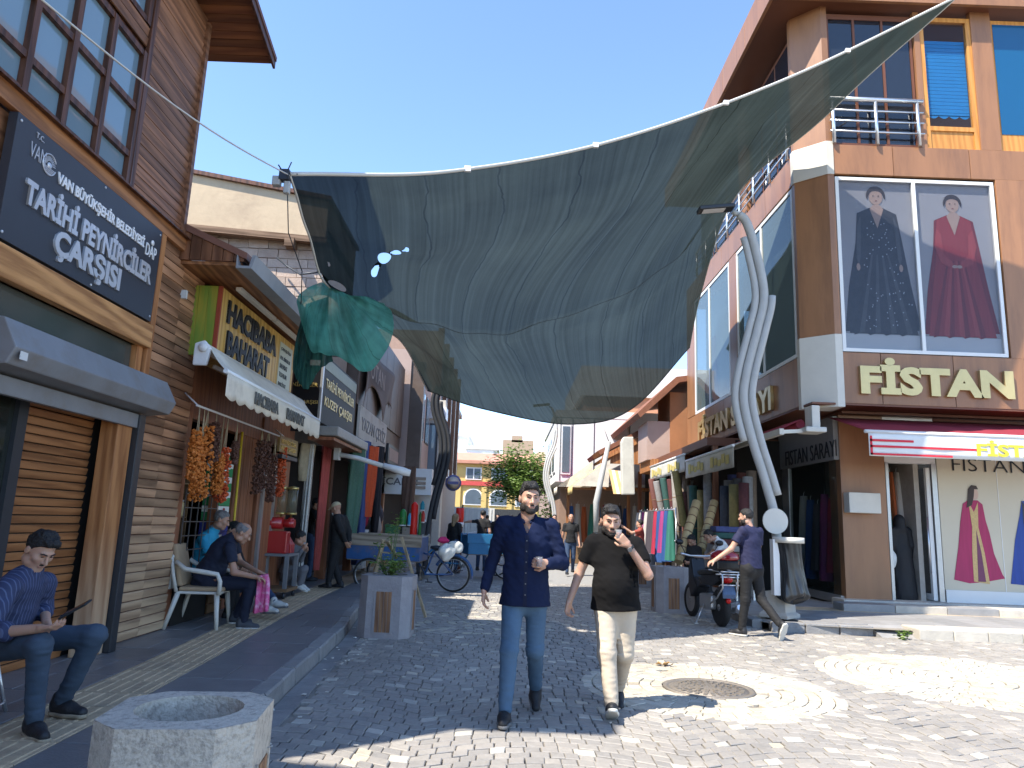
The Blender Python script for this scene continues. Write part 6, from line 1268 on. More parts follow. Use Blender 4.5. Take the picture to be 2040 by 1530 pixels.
def trike(label, base, rz, mat_, fancy=True, group='blue cargo tricycles'):
    t = thing('cargo_tricycle', label, 'tricycle', base, rz, group)
    # box spans x -.85..+.55 (front left), rear wheel at x = 1.15
    for s_ in (-1, 1):
        MB().box(-.95, .55, s_*.46-.018, s_*.46+.018, .62, .92).build('side_panel', mat_, t, local=True); MB().box(-1.0, .60, s_*.475-.02, s_*.475+.02, .90, 1.14).build('side_board', m_oldw if fancy else mat_, t, local=True, bevel=.005)
        wheel((-.45, s_*.52, .33), .33, t, local=True)
    for x in (-.95, .55): MB().box(x-.018, x+.018, -.46, .46, .62, 1.10).build('end_panel', mat_, t, local=True)
    MB().box(-.95, .55, -.44, .44, .60, .64).build('floor_board', m_oldw, t, local=True)
    MB().tube([(-.45, -.5, .33), (-.45, .5, .33)], .025, 8).build('axle', m_spoke, t, local=True)
    fr = MB().tube([(.45, 0, .62), (.62, 0, .34), (1.22, 0, .36)], .022, 7).tube([(.62, 0, .34), (.80, 0, .86)], .02, 7).tube([(1.22, .07, .36), (.80, .03, .80)], .013, 6).tube([(1.22, -.07, .36), (.80, -.03, .80)], .013, 6).tube([(.55, 0, .78), (.78, 0, .72)], .02, 7); fr.build('frame', mat_, t, local=True)
    wheel((1.22, 0, .36), .36, t, local=True)
    fe = MB().tube([(1.22+.40*math.cos(a), 0, .36+.40*math.sin(a)) for a in np.linspace(-.2, 2.7, 14)], .03, 6); fe.build('mudguard', mat_, t, local=True)
    MB().lathe([(0, -.012), (.10, -.012), (.10, .012), (0, .012)], (.62, .05, .34), 18, axis='Y').build('chainring', m_spoke, t, local=True); pe = MB().bar((.62, .09, .34), (.68, .09, .18), .02).box(.62, .76, .08, .18, .165, .19).bar((.62, -.09, .34), (.56, -.09, .50), .02).box(.50, .62, -.18, -.08, .49, .51); pe.build('pedal', m_steel, t, local=True)
    MB().lathe([(.02, .84), (.12, .88), (.11, .93), (0, .95)], (.84, 0, 0), 12, sx=1.2, sy=.8).build('saddle', m_steel, t, local=True)
    MB().tube([(.60, -.35, 1.16), (.55, -.30, 1.10), (.55, .30, 1.10), (.60, .35, 1.16)], .016, 7).build('handlebar', m_spoke, t, local=True); return t
T1 = trike('weathered blue cargo tricycle with plank sides parked beyond the planter', (-2.30, 15.9, 0), -.08, m_tblue)
T2 = trike('bright blue cargo tricycle farther down the street', (-.55, 20.2, 0), math.pi+.25, m_tblue2, False)
bgw = thing('white_plastic_bag', 'white plastic bag hung on the weathered tricycle', 'bag', (-1.35, 15.6, .8)); m_bagw = M('white_bag', (.62, .63, .60), .45, .1, 8, .2)
def blob(c, r, seed, sq=(1, 1, 1)):
    c = Vector(c); rnd_ = random.Random(seed); ph = [rnd_.uniform(0, 6) for _ in range(6)]
    def fn(u, v):
        a = 2*math.pi*u; b = math.pi*v; q = r*(1+.12*math.sin(3*a+ph[0])*math.sin(b)+.10*math.sin(5*a+ph[1]+3*b)*math.sin(b)+.07*math.sin(4*b+ph[2])); return c+Vector((q*math.sin(b)*math.cos(a)*sq[0], q*math.sin(b)*math.sin(a)*sq[1], q*math.cos(b)*sq[2]))
    return fn
MB().grid(blob(PY(888, 1100, 15.5), .16, 3, (1, .8, 1.1)), 28, 18).build('bag', m_bagw, bgw); MB().grid(blob(PY(907, 1090, 15.6), .14, 5, (1.2, .8, .9)), 28, 18).build('bag_corner', m_bagw, bgw)
pkb = thing('pink_bundle', 'bright pink cloth bundle on the tricycle saddle', 'bundle', tuple(PY(883, 1076, 15.7))); MB().grid(blob(PY(883, 1076, 15.7), .085, 9, (1.3, 1, .8)), 24, 14).build('cloth', M('hot_pink', (.62, .03, .14), .7, .2), pkb)

# ================================================================ goods along the left pavement
m_cardb = M('cardboard', (.36, .22, .11), .8, .15, 5, .1)
def long_cloth(px, v0, v1, X, w, mat_, label, name='hanging_cloth'):
    a, b = PX(px, v0, X), PX(px, v1, X); t = thing(name, label, 'cloth', (X, a.y, b.z)); ph = random.uniform(0, 6)
    def fn(u, v): an = 2*math.pi*u; r = w*(1+.22*math.sin(3*an+ph)+.12*math.sin(7*an+v*4))*(1-.35*v**3); return Vector((X+r*math.cos(an)*.7, a.y+r*math.sin(an), a.z+(b.z-a.z)*v))
    MB().grid(fn, 30, 16).build('cloth', mat_, t); return t
long_cloth(712, 880, 1080, -3.35, .22, M('green_sequin', (.05, .13, .09), .4, .6, 40, .4), 'long dark green sequined cloth hanging at the draper shop'); long_cloth(728, 880, 1120, -3.40, .2, M('blue_cloth', (.05, .08, .22), .75, .2), 'long plain blue cloth hanging beside the green sequined one'); long_cloth(742, 890, 1030, -3.25, .17, M('orange_cloth', (.55, .07, .015), .6, .35, 20, .3, stretch=(1, 1, 3)), 'bright orange red cloth hanging beside the blue one'); long_cloth(757, 890, 1060, -3.3, .16, M('black_cloth', (.015, .015, .02), .8, .2), 'black cloth hanging beside the orange red one')
long_cloth(818, 930, 1050, -2.6, .22, M('brown_cloth', (.12, .07, .05), .8, .3), 'bundle of brown trousers hanging above the red roll')
long_cloth(610, 885, 960, -3.95, .2, M('beige_lace', (.36, .30, .20), .8, .35, 12, .2), 'beige beaded curtain hanging beside the shop door'); long_cloth(651, 880, 1130, -3.8, .12, M('red_stripe_cloth', (.36, .06, .05), .7, .3), 'tall red striped cloth roll beside the man with the phone'); long_cloth(621, 885, 1140, -3.85, .10, M('silver_wrap', (.55, .55, .52), .25, .4, 30, .5, metal=.6), 'tall roll in crinkled silver wrap beside the steel pillar')
for i, (u0, u1, v0, v1, Y_, c_, lb_, m_) in enumerate([(722, 765, 1088, 1130, 17.8, 'crate', 'brown cardboard carton on the pavement behind the cap man', m_cardb), (727, 762, 1062, 1087, 17.8, 'crate', 'orange plastic crate on top of the brown carton', M('orange_plastic', (.60, .12, .02), .4, .1)), (708, 722, 1055, 1133, 17.4, 'crate', 'tall white carton stack behind the cap man', M('white_carton', (.62, .62, .6), .6, .1)), (768, 790, 1045, 1090, 18.4, 'bin', 'dark green bin among the goods', M('bin_green', (.03, .13, .05), .5, .2)), (835, 855, 1040, 1085, 18.6, 'drawer', 'grey drawer unit beside the red roll', M('grey_plastic', (.09, .10, .11), .5, .2))]):
    a, b = PY(u0, v0, Y_), PY(u1, v1, Y_); t = thing('plastic_drawer_unit' if c_ == 'drawer' else 'goods_'+c_, lb_, 'drawer unit' if c_ == 'drawer' else c_, (a.x, Y_, b.z)); MB().box(a.x, b.x, Y_, Y_+.4, b.z, a.z).build('box', m_, t, bevel=.012); MB().box(a.x-.01, b.x+.01, Y_-.01, Y_+.41, a.z-.05, a.z+.005).build('rim', m_, t)
t = thing('goods_table', 'cloth covered bench loaded with household goods behind the tricycle', 'table', (-2.6, 18.6, .13)); MB().box(-3.6, -1.95, 18.4, 19.3, .55, .62).build('top', m_oldw, t)
for x in (-3.5, -2.05):
    for y_ in (18.5, 19.2): MB().box(x-.04, x+.04, y_-.04, y_+.04, .0, .55).build('leg', m_oldw, t)
for u0, u1, v0, v1, lb_, c_ in [(820, 834, 1000, 1080, 'tall glowing red plastic roll standing on the bench', (.75, .02, .01)), (835, 841, 1020, 1076, 'slim green roll beside the red one', (.03, .20, .04)), (797, 811, 1014, 1048, 'lime green plastic tub standing on the goods', (.35, .58, .05)), (813, 822, 1022, 1048, 'small light blue bottle beside the lime tub', (.05, .33, .55)), (838, 847, 998, 1018, 'small teal tub on top of the rolls', (.02, .27, .33)), (840, 847, 1018, 1042, 'small red bottle beside the red roll', (.6, .05, .03))]:
    a, b = PY((u0+u1)/2, v0, 18.5), PY((u0+u1)/2, v1, 18.5); r = (u1-u0)/2/1450*18.5; t = thing('plastic_goods', lb_, 'plastic goods', (a.x, 18.5, b.z)); MB().lathe([(r*.95, b.z), (r, b.z+.02), (r, a.z-.08), (r*.5, a.z-.02), (r*.3, a.z)], (a.x, 18.5, 0), 14).build('body', M('goods_%s' % lb_.split()[1], c_, .4, .1), t); MB().lathe([(r*1.02, b.z), (r*1.02, b.z+.03)], (a.x, 18.5, 0), 14).build('base_band', m_wpl, t)
for k in range(5):
    t = thing('goods_bundle', 'dark bundle of kitchenware hanging in the draper shade, %s along the row' % ['first', 'second', 'third', 'fourth', 'last'][k], 'bundle', (-3.6, 17.2+k*.9, 1.0), group='bundles hanging in the shade'); MB().grid(blob((-3.65+.1*(k % 2), 17.2+k*.9, 1.25+.3*(k % 3)), .24, 20+k, (.8, 1, 1.3)), 20, 14).build('bundle', gm[(k*2+6) % 8], t); MB().tube([(-3.65, 17.2+k*.9, 1.5), (-3.65, 17.2+k*.9, 2.9)], .006, 4).build('cord', m_steel, t)
rd = thing('round_sign', 'round blue rimmed sign on a bracket at the far left', 'sign', tuple(PY(903, 962, 30))); c = PY(903, 962, 30); MB().lathe([(0, 0), (.33, 0), (.33, .05), (0, .05)], c, 24, axis='Y').build('disc', M('sign_blue', (.12, .14, .30), .5, .2), rd); MB().lathe([(0, -.01), (.26, -.01), (0, -.012)], c, 24, axis='Y').build('face', m_can, rd); MB().box(c.x-.22, c.x+.22, 29.97, 29.985, c.z-.06, c.z+.06).build('bar', _mats['sign_blue'], rd)
pst = thing('red_white_post', 'red and white post beside the woman in black', 'post', tuple(PY(917, 1090, 22))); a = PY(917, 1012, 22); MB().lathe([(.10, 0), (.10, a.z-.55)], (a.x, 22, 0), 12).build('lower_post', M('brown_post', (.14, .06, .05), .6, .2), pst); MB().lathe([(.13, a.z-.55), (.13, a.z-.42)], (a.x, 22, 0), 12).build('white_band', m_wpl, pst); MB().lathe([(.11, a.z-.42), (.12, a.z-.3), (.12, a.z), (0, a.z)], (a.x, 22, 0), 12).build('red_top', _mats['goods_glowing'] if 'goods_glowing' in _mats else m_redp, pst)
# ================================================================ people: smooth implicit bodies turned into meshes
def vnoise(P, f, seed=0):
    Q = P*f+seed*17.31; i = np.floor(Q).astype(np.int64); t = Q-i; t = t*t*(3-2*t); r = 0
    def hsh(a): n = (a[:, 0]*374761393+a[:, 1]*668265263+a[:, 2]*2147483647+seed*1013) & 0x7fffffff; n = ((n ^ (n >> 13))*1274126177) & 0x7fffffff; return (n ^ (n >> 16)) % 10007/10007.
    for dx in (0, 1):
        for dy in (0, 1):
            for dz in (0, 1):
                w = (t[:, 0] if dx else 1-t[:, 0])*(t[:, 1] if dy else 1-t[:, 1])*(t[:, 2] if dz else 1-t[:, 2]); r = r+w*hsh(i+np.array([dx, dy, dz]))
    return r*2-1
def A(*v): return np.array(v if len(v) > 1 else v[0], float)
class SDF:
    def __init__(s): s.p = []; s.post = []
    def cap(s, a, b, ra, rb=None, k=.03, sub=False, frame=None, sq=None):
        """tapered capsule; frame+sq flatten its section (sq = scale of the second axis)"""
        s.p.append(('c', A(a), A(b), ra, rb if rb is not None else ra, k, sub, frame, sq)); return s
    def ell(s, c, r, fr=None, k=.02, sub=False): s.p.append(('e', A(c), A(r), fr if fr is not None else np.eye(3), k, sub)); return s
    def bounds(s):
        lo, hi = np.full(3, 9e9), np.full(3, -9e9)
        for q in s.p:
            if q[0] == 'c': r = max(q[3], q[4])*1.15; lo = np.minimum(lo, np.minimum(q[1], q[2])-r); hi = np.maximum(hi, np.maximum(q[1], q[2])+r)
            else: r = q[2].max(); lo = np.minimum(lo, q[1]-r); hi = np.maximum(hi, q[1]+r)
        return lo, hi
    def __call__(s, P):
        d = np.full(len(P), 9.0); x_, y_, z_ = [np.ascontiguousarray(P[:, i]) for i in range(3)]
        for q in s.p:
            if q[0] == 'c':
                _, a, b, ra, rb, k, sub, fr, sq = q; L = np.linalg.norm(b-a); c = (a+b)/2; R = L/2+max(ra, rb)+k+.06
            else:
                _, c, rad, fr, k, sub = q; R = rad.max()+k+.06
            m = np.nonzero(np.abs(x_-c[0]) < R)[0]; m = m[np.abs(y_[m]-c[1]) < R]; m = m[np.abs(z_[m]-c[2]) < R]
            if not len(m): continue
            X = P[m]
            if q[0] == 'c':
                ab = b-a; w = X-a
                if fr is not None:
                    ab = (fr @ ab)*A(1, 1/sq, 1); w = (w @ fr.T)*A(1, 1/sq, 1)
                t = np.clip((w @ ab)/max(ab @ ab, 1e-9), 0, 1); w = w-t[:, None]*ab; e = np.sqrt(np.einsum('ij,ij->i', w, w))-(ra+(rb-ra)*t)
            else:
                w = ((X-c) @ fr.T)/rad; n = np.sqrt(np.einsum('ij,ij->i', w, w)); w = w/rad; n2 = np.sqrt(np.einsum('ij,ij->i', w, w)); e = n*(n-1)/np.maximum(n2, 1e-6)
            o = d[m]
            if sub: h = np.maximum(k-np.abs(o+e), 0)/k; d[m] = np.maximum(o, -e)+h*h*k*.25
            else: h = np.maximum(k-np.abs(o-e), 0)/k; d[m] = np.minimum(o, e)-h*h*k*.25
        for f in s.post: d = f(P, d)
        return d
def polygonize(f, lo, hi, h):
    lo = np.asarray(lo)-3*h; n = np.ceil((np.asarray(hi)+3*h-lo)/h).astype(int)+1; B = 4; n = ((n+B-1)//B)*B
    nb = n//B; g = np.stack(np.meshgrid(*[np.arange(k) for k in nb], indexing='ij'), -1).reshape(-1, 3)
    dc = f(lo+(g*B+B/2-.5)*h); act = np.abs(dc) < B*h*1.35
    V = np.repeat(np.repeat(np.repeat(dc.reshape(nb), B, 0), B, 1), B, 2)
    o = np.stack(np.meshgrid(*[np.arange(B)]*3, indexing='ij'), -1).reshape(-1, 3); idx = (g[act][:, None, :]*B+o[None]).reshape(-1, 3)
    V[idx[:, 0], idx[:, 1], idx[:, 2]] = f(lo+idx*h)
    V[[0, -1]] = 1; V[:, [0, -1]] = 1; V[:, :, [0, -1]] = 1
    s = V < 0; m = np.zeros(np.array(V.shape)-1, np.int8); sl = [slice(None, -1), slice(1, None)]
    for a in (0, 1):
        for b in (0, 1):
            for c in (0, 1): m += s[sl[a], sl[b], sl[c]]
    cells = np.argwhere((m > 0) & (m < 8)); acc = np.zeros((len(cells), 3)); cnt = np.zeros(len(cells))
    cor = [(a, b, c) for a in (0, 1) for b in (0, 1) for c in (0, 1)]
    for i, p in enumerate(cor):
        for q in cor[i+1:]:
            if sum(x != y for x, y in zip(p, q)) != 1: continue
            va = V[cells[:, 0]+p[0], cells[:, 1]+p[1], cells[:, 2]+p[2]]; vb = V[cells[:, 0]+q[0], cells[:, 1]+q[1], cells[:, 2]+q[2]]; x = (va < 0) != (vb < 0)
            t = va/np.where(x, va-vb, 1); acc[x] += (A(*p)+(A(*q)-A(*p))*t[:, None])[x]; cnt[x] += 1
    vs = lo+(cells+acc/cnt[:, None])*h; ids = np.full(m.shape, -1, int); ids[tuple(cells.T)] = np.arange(len(cells)); fs = []
    for ax in range(3):
        u, v = (ax+1) % 3, (ax+2) % 3; a0 = [slice(None)]*3; a1 = [slice(None)]*3; a0[ax] = slice(None, -1); a1[ax] = slice(1, None)
        E_ = np.argwhere(s[tuple(a0)] != s[tuple(a1)]); du = np.eye(3, dtype=int)[u]; dv = np.eye(3, dtype=int)[v]
        ok = (E_[:, u] > 0) & (E_[:, v] > 0) & (E_ < np.array(m.shape)).all(1); E_ = E_[ok]
        q = np.stack([ids[tuple((E_-du-dv).T)], ids[tuple((E_-dv).T)], ids[tuple(E_.T)], ids[tuple((E_-du).T)]], 1); fl = ~s[tuple(E_.T)]; q[fl] = q[fl][:, ::-1]; fs.append(q)
    fs = np.concatenate(fs); fs = fs[(fs >= 0).all(1)]; return vs, fs
def sdf_obj(S_, h, name, mat_, parent, clip=None):
    lo, hi = S_.bounds(); vs, fs = polygonize(S_, lo, hi, h)
    me = bpy.data.meshes.new(name); me.from_pydata(vs.tolist(), [], fs.tolist()); me.polygons.foreach_set('use_smooth', [True]*len(me.polygons)); me.update()
    return link(name, me, mat_, parent)
def nrm(v): v = A(v); return v/np.linalg.norm(v)
def frame(fwd, up):
    f = nrm(fwd); r = nrm(np.cross(f, up)); return np.stack([r, f, np.cross(r, f)])        # rows: right, forward, up
SKIN = M('skin', (.46, .27, .19), .5, .12, 20, .06, spec=.4); SKIN2 = M('skin_tan', (.40, .22, .145), .5, .12, 20, .06, spec=.4)
[setattr(q.node_tree.nodes['Principled BSDF'].inputs['Subsurface Weight'], 'default_value', .2) or setattr(q.node_tree.nodes['Principled BSDF'].inputs['Subsurface Scale'], 'default_value', .012) for q in (SKIN, SKIN2)]
HAIRB = M('hair_black', (.012, .011, .011), .5, .4, 60, .5, bscale=160); HAIRG = M('hair_grey', (.17, .16, .155), .6, .4, 60, .5, bscale=160); BEARD = M('beard_black', (.025, .020, .018), .7, .4, 60, .4, bscale=160)
EYE = M('eye_dark', (.03, .02, .015), .2, .1, spec=.6); LIPS = M('lips', (.36, .17, .13), .5, .1)
def add_hand(B, wr, d, pn, side, curl=.5, s=1.0, spread=.0, mitt=False, thumb=.6):
    d = nrm(d); pn = A(pn); pn = nrm(pn-d*(pn @ d)); ac = np.cross(d, pn)*side               # ac points to the thumb side
    pb = A(wr)+d*.015*s; pe = A(wr)+d*.085*s
    for o in (-.026, 0, .026): B.cap(pb+ac*o*.75*s, pe+ac*o*s, .016*s, .0135*s, .018)
    if mitt:
        B.cap(pe, pe+d*.04*s+pn*.03*s, .026*s, .02*s, .02); B.cap(pb+ac*.03, pb+ac*.045+d*.05, .013, .011, .015); return pe
    for i, (o, L) in enumerate(((.030, .070), (.010, .078), (-.011, .072), (-.030, .056))):
        p = pe+ac*o*s; a = 0; cv = curl[i] if isinstance(curl, (list, tuple)) else curl
        for j, fr in enumerate((.46, .30, .24)):
            a += cv*(1.0 if j else .85); q = p+(d*math.cos(a)+pn*math.sin(a)+ac*spread*o*8)*L*fr*s; B.cap(p, q, (.0098-.001*j)*s, (.0092-.0012*j)*s, .004); p = q
    t0 = A(wr)+d*.028*s+ac*.030*s; t1 = t0+nrm(d*.7+ac*.75+pn*thumb*.6)*.042*s; t2 = t1+nrm(d*.8+ac*.1+pn*thumb)*.034*s
    B.cap(t0, t1, .0155*s, .012*s, .012).cap(t1, t2, .0115*s, .0092*s, .004); return pe
def person(label, J, look, up=(0, 0, 1), h=.0075, hc=.010, shirt=None, sleeve='long', pants=None, shoes=None, sole=None, hair='short', hairm=HAIRB, beard=0, skin=SKIN, belly=0, wide=1.0, hands=None, group=None, foot=None,
           head_s=1.0, hem=None, loose=0, collar=None, cap_=None, mask=None, gown=None, base=None, wr_n=.012, fw_=None, leg_s=1.0, vneck=0, placket=None):
    """J: joints in world space. hands: {'R': (dir, palm, curl), 'L': ...}; foot: {'R': dir, 'L': dir}"""
    J = {k: A(v) for k, v in J.items()}; look = nrm(look)
    loc = base or (float(J['pelvis'][0]), float(J['pelvis'][1]), float(min(J['anR'][2], J['anL'][2])-.09))
    t = thing('person', label, 'person', loc, group=group)
    rt = nrm(J['shR']-J['shL']); upv = nrm(J['neck']-J['pelvis']); TF = np.stack([rt, nrm(np.cross(upv, rt)), upv]); TF[2] = np.cross(TF[0], TF[1])
    rp = nrm(J['hipR']-J['hipL']); PF = np.stack([rp, nrm(np.cross(upv, rp)), upv]); HF = frame(look, up); hc_ = J['head']; s = head_s; mitt = h > .011
    hp = lambda x, y, z: hc_+(HF[0]*x+HF[1]*y+HF[2]*z)*s
    B = SDF()
    B.cap(J['pelvis'], J['chest'], .10, .11, .05, frame=TF, sq=.7).cap(J['shR'], J['shL'], .045, .045, .06)
    for q in 'RL':
        B.cap(J['sh'+q], J['el'+q], .047, .039, .03).cap(J['el'+q], J['wr'+q], .040, .0265, .02)
        B.cap(J['hip'+q], J['kn'+q], .06, .045, .03).cap(J['kn'+q], J['an'+q], .045, .035, .02)
    B.cap(J['neck'], hp(0, -.015, -.06), .060, .053, .03)
    B.ell(hp(0, -.012, .032), A(.076, .097, .088)*s, HF, .02).ell(hp(0, .022, -.035), A(.060, .072, .080)*s, HF, .03).ell(hp(0, .066, -.098), A(.030, .024, .020)*s, HF, .03)
    for q in (-1, 1): B.ell(hp(q*.043, .058, -.018), A(.024, .022, .02)*s, HF, .025).ell(hp(q*.079, -.012, -.004), A(.010, .020, .032)*s, HF, .006).ell(hp(q*.056, .0, -.075), A(.018, .04, .026)*s, HF, .03)
    B.cap(hp(-.034, .084, .030), hp(.034, .084, .030), .012*s, .012*s, .014)
    for q in (-1, 1): B.ell(hp(q*.031, .100, .010), A(.017, .016, .012)*s, HF, .012, True)
    B.cap(hp(0, .092, .016), hp(0, .113, -.026), .0075*s, .0125*s, .01).cap(hp(-.012, .098, -.030), hp(.012, .098, -.030), .009*s, .009*s, .008); B.cap(hp(-.017, .088, -.060), hp(.017, .088, -.060), .0085*s, .0085*s, .008).cap(hp(-.013, .087, -.071), hp(.013, .087, -.071), .008*s, .008*s, .006)
    hands = hands or {}
    for q in 'RL':
        sd_ = 1 if q == 'R' else -1
        dd = hands.get(q) or (J['wr'+q]-J['el'+q], -sd_*rt, .35)
        add_hand(B, J['wr'+q], dd[0], dd[1], -sd_, dd[2], .98, mitt=mitt, thumb=dd[3] if len(dd) > 3 else .6)
    sdf_obj(B, h, 'body', skin, t)
    # face details
    if h < .012:
        e_ = MB()
        for q in (-1, 1): p = hp(q*.031, .0865, .010); e_.add([p+HF[0]*a*.013*s+HF[2]*b*.0045*s+HF[1]*.001*(1-abs(a)) for a, b in ((-1, 0), (-.4, -.8), (.5, -.8), (1, 0), (.5, 1), (-.4, 1))], [(0, 1, 2, 3, 4, 5)])
        e_.build('eyes', EYE, t)
        bw = SDF()
        for q in (-1, 1): bw.cap(hp(q*.014, .0985, .030), hp(q*.036, .0935, .037), .0045, .0045, .004).cap(hp(q*.036, .0935, .037), hp(q*.052, .080, .031), .0045, .003, .004)
        sdf_obj(bw, .0032, 'eyebrows', hairm if hairm is HAIRB else BEARD, t)
        lp_ = SDF(); lp_.cap(hp(-.017, .0905, -.064), hp(.017, .0905, -.064), .0078*s, .0078*s, .004); sdf_obj(lp_, .0035, 'lips', LIPS, t)
    toh = lambda P: ((P-hc_) @ HF.T)/s
    if hair and not cap_:
        H_ = SDF().ell(hp(0, -.014, .038), A(.083, .104, .093)*s, HF, .02)
        if hair == 'quiff': H_.cap(hp(-.026, .072, .105), hp(.026, .072, .105), .024, .022, .04).cap(hp(-.03, .0, .112), hp(.03, .0, .112), .026, .026, .05)
        if hair == 'long': H_.cap(hp(0, -.06, .02), hp(0, -.09, -.2), .085, .06, .03)
        def hcut(P, d):
            q = toh(P); zm = np.interp(q[:, 1], [-.12, -.05, -.005, .02, .045, .075, .11], [-.075, -.06, -.015, .035, .062, .080, .088]) if hair != 'bald' else np.interp(q[:, 1], [-.12, -.03, .02, .06], [-.07, -.03, .03, .2])
            d = d+.004*vnoise(P, 120, 3)+.005*vnoise(P, 55, 4)
            if hair == 'bald': d = np.maximum(d, q[:, 2]-.09)
            if hair == 'long': zm = np.where(q[:, 1] < .02, -.4, zm)
            return np.maximum(d, (zm-q[:, 2])*s*.8)
        H_.post.append(hcut); sdf_obj(H_, max(.0055, h*.8), 'hair', hairm, t)
    if beard:
        Bd = SDF().ell(hp(0, .022, -.035), A(.064, .076, .083)*s, HF, .02).ell(hp(0, .066, -.098), A(.034, .030, .024)*s, HF, .03).cap(hp(-.02, .094, -.050), hp(.02, .094, -.050), .0075, .0075, .006)
        for q in (-1, 1): Bd.ell(hp(q*.056, .0, -.075), A(.022, .045, .030)*s, HF, .03)
        def bcut(P, d):
            q = toh(P); zt = np.interp(np.abs(q[:, 0]), [0, .018, .022, .03, .045, .06, .075], [-.040, -.044, -.058, -.055, -.045, -.03, .01]); c1 = q[:, 2]-zt
            if beard < .5: c1 = np.maximum(np.maximum(c1, -.058-q[:, 2]), np.abs(q[:, 0])-.032)
            d = np.maximum(d+.0025*vnoise(P, 110, 5)+.35*np.clip(.010-np.abs(c1), 0, .010), c1*s+.004*vnoise(P, 130, 6)); d = np.maximum(d, (-q[:, 1]-.012)*s)
            mo = np.sqrt((q[:, 0]/.022)**2+((q[:, 2]+.0655)/.009)**2)-1
            return np.maximum(d, -mo*.008)
        Bd.post.append(bcut); sdf_obj(Bd, max(.005, h*.75), 'beard', BEARD if beard >= .5 else hairm, t)
    if cap_:
        C_ = SDF().ell(hp(0, -.014, .045), A(.086, .107, .095)*s, HF, .02).cap(hp(-.045, .10, .055), hp(.045, .10, .055), .012, .012, .03).cap(hp(-.03, .155, .047), hp(.03, .155, .047), .010, .010, .05)
        C_.post.append(lambda P, d: np.maximum(d, .042-((P-hc_) @ HF.T)[:, 2])); sdf_obj(C_, .008, 'cap', cap_, t)
    if mask: sdf_obj(SDF().ell(hp(0, .075, -.065), A(.052, .034, .042)*s, HF, .02), .007, 'face_mask', mask, t)
    lz = loose
    # shirt
    if shirt:
        T = SDF(); pel, ch, nk = J['pelvis'], J['chest'], J['neck']; w = wide
        wst = pel+(ch-pel)*.42
        T.cap(pel-upv*.14, wst, .192*w+lz, .158*w+lz, .05, frame=TF, sq=.78).cap(wst, ch, .150*w+lz, .170*w+lz, .06, frame=TF, sq=.70).cap(ch, ch+(nk-ch)*.55, .165*w+lz, .12*w, .06, frame=TF, sq=.68)
        T.cap(J['shR']-rt*.03, J['shL']+rt*.03, .056+lz*.5, .056+lz*.5, .07)
        if belly: T.ell(pel+(ch-pel)*.38+TF[1]*(.05+.5*belly), A(.145*w, .09+belly*.6, .17), TF, .07)
        hemz = hem if hem is not None else -.03
        cuts = []
        for q in 'RL':
            a, b, c = J['sh'+q], J['el'+q], J['wr'+q]; T.cap(a, b, .060+lz, .050+lz*1.2, .04)
            if sleeve == 'long': T.cap(b, b+(c-b)*.93, .050+lz, .039+lz*.6, .02)
            elif sleeve == 'rolled': T.cap(b, b+(c-b)*.35, .055+lz, .050+lz, .02)
            else: cuts.append((a, b, .62 if sleeve == 'short' else 0))
        T.cap(nk-upv*.025, nk+upv*.012, .072, .066, .03)
        def tpost(P, d):
            r = (P-pel) @ upv; wv = wr_n*(vnoise(P*A(1, 1, .45)+P[:, 2:]*A(.35, 0, 0), 11, 7)*.8+vnoise(P*A(1, 1, 1.5)+P[:, :1]*A(0, 0, .6), 26, 8)*.45)
            d = d+wv*np.clip(1.2-np.abs(r-.3), .4, 1); d = np.maximum(d, hemz-r)
            for a, b, f in cuts:
                ab = b-a; tt = ((P-a) @ ab)/(ab @ ab); rad = np.linalg.norm(P-(a+tt[:, None]*ab), axis=1); d = np.where((tt > f-.02) & (rad < .13) & (tt < 1.6), np.maximum(d, (tt-f)*np.linalg.norm(ab)), d)
            n = (P-nk); rr = np.linalg.norm(n-np.outer(n @ upv, upv), axis=1); hgt = n @ upv; d = np.where((hgt > .0) & (rr < .058), np.maximum(d, .056-rr), d)
            if vneck: q = n @ TF.T; d = np.maximum(d, -np.maximum(np.maximum(np.abs(q[:, 0])-.05*np.clip((q[:, 2]+vneck)/vneck, 0, 1.5), -vneck-q[:, 2]), .03-q[:, 1]))
            return d
        T.post.append(tpost); sdf_obj(T, hc, 'shirt', shirt, t)
        if placket:
            N_ = 40; hs2 = np.linspace(-vneck-.005, -(nk-pel) @ upv+hemz+.01, N_); ds = np.linspace(.32, .0, 160); pts_ = []
            for k_ in hs2:
                for o_ in (-.014, .014):
                    ray_ = nk+upv*k_+rt*o_+np.outer(ds, TF[1]); v_ = T(ray_); hit = np.argmax(v_ < 0); pts_.append(ray_[hit]+TF[1]*.0025)
            MB().add(pts_, [(2*i, 2*i+1, 2*i+3, 2*i+2) for i in range(N_-1)], smooth=True).build('placket', placket, t)
            bt = MB()
            for i in range(3, N_-2, 6): c_ = (pts_[2*i]+pts_[2*i+1])/2; bt.tube([Vector(c_), Vector(c_+TF[1]*.004)], .0055, 8)
            bt.build('buttons', m_soled, t)
        if collar:
            c_ = SDF()
            for q in (-1, 1): c_.cap(nk+rt*q*.060+upv*.02-TF[1]*.03, nk+rt*q*.028+TF[1]*.075-upv*.035, .016, .012, .01)
            c_.cap(nk+rt*.06+upv*.02-TF[1]*.03, nk-rt*.06+upv*.02-TF[1]*.03, .016, .016, .02); sdf_obj(c_, .007, 'collar', collar, t)
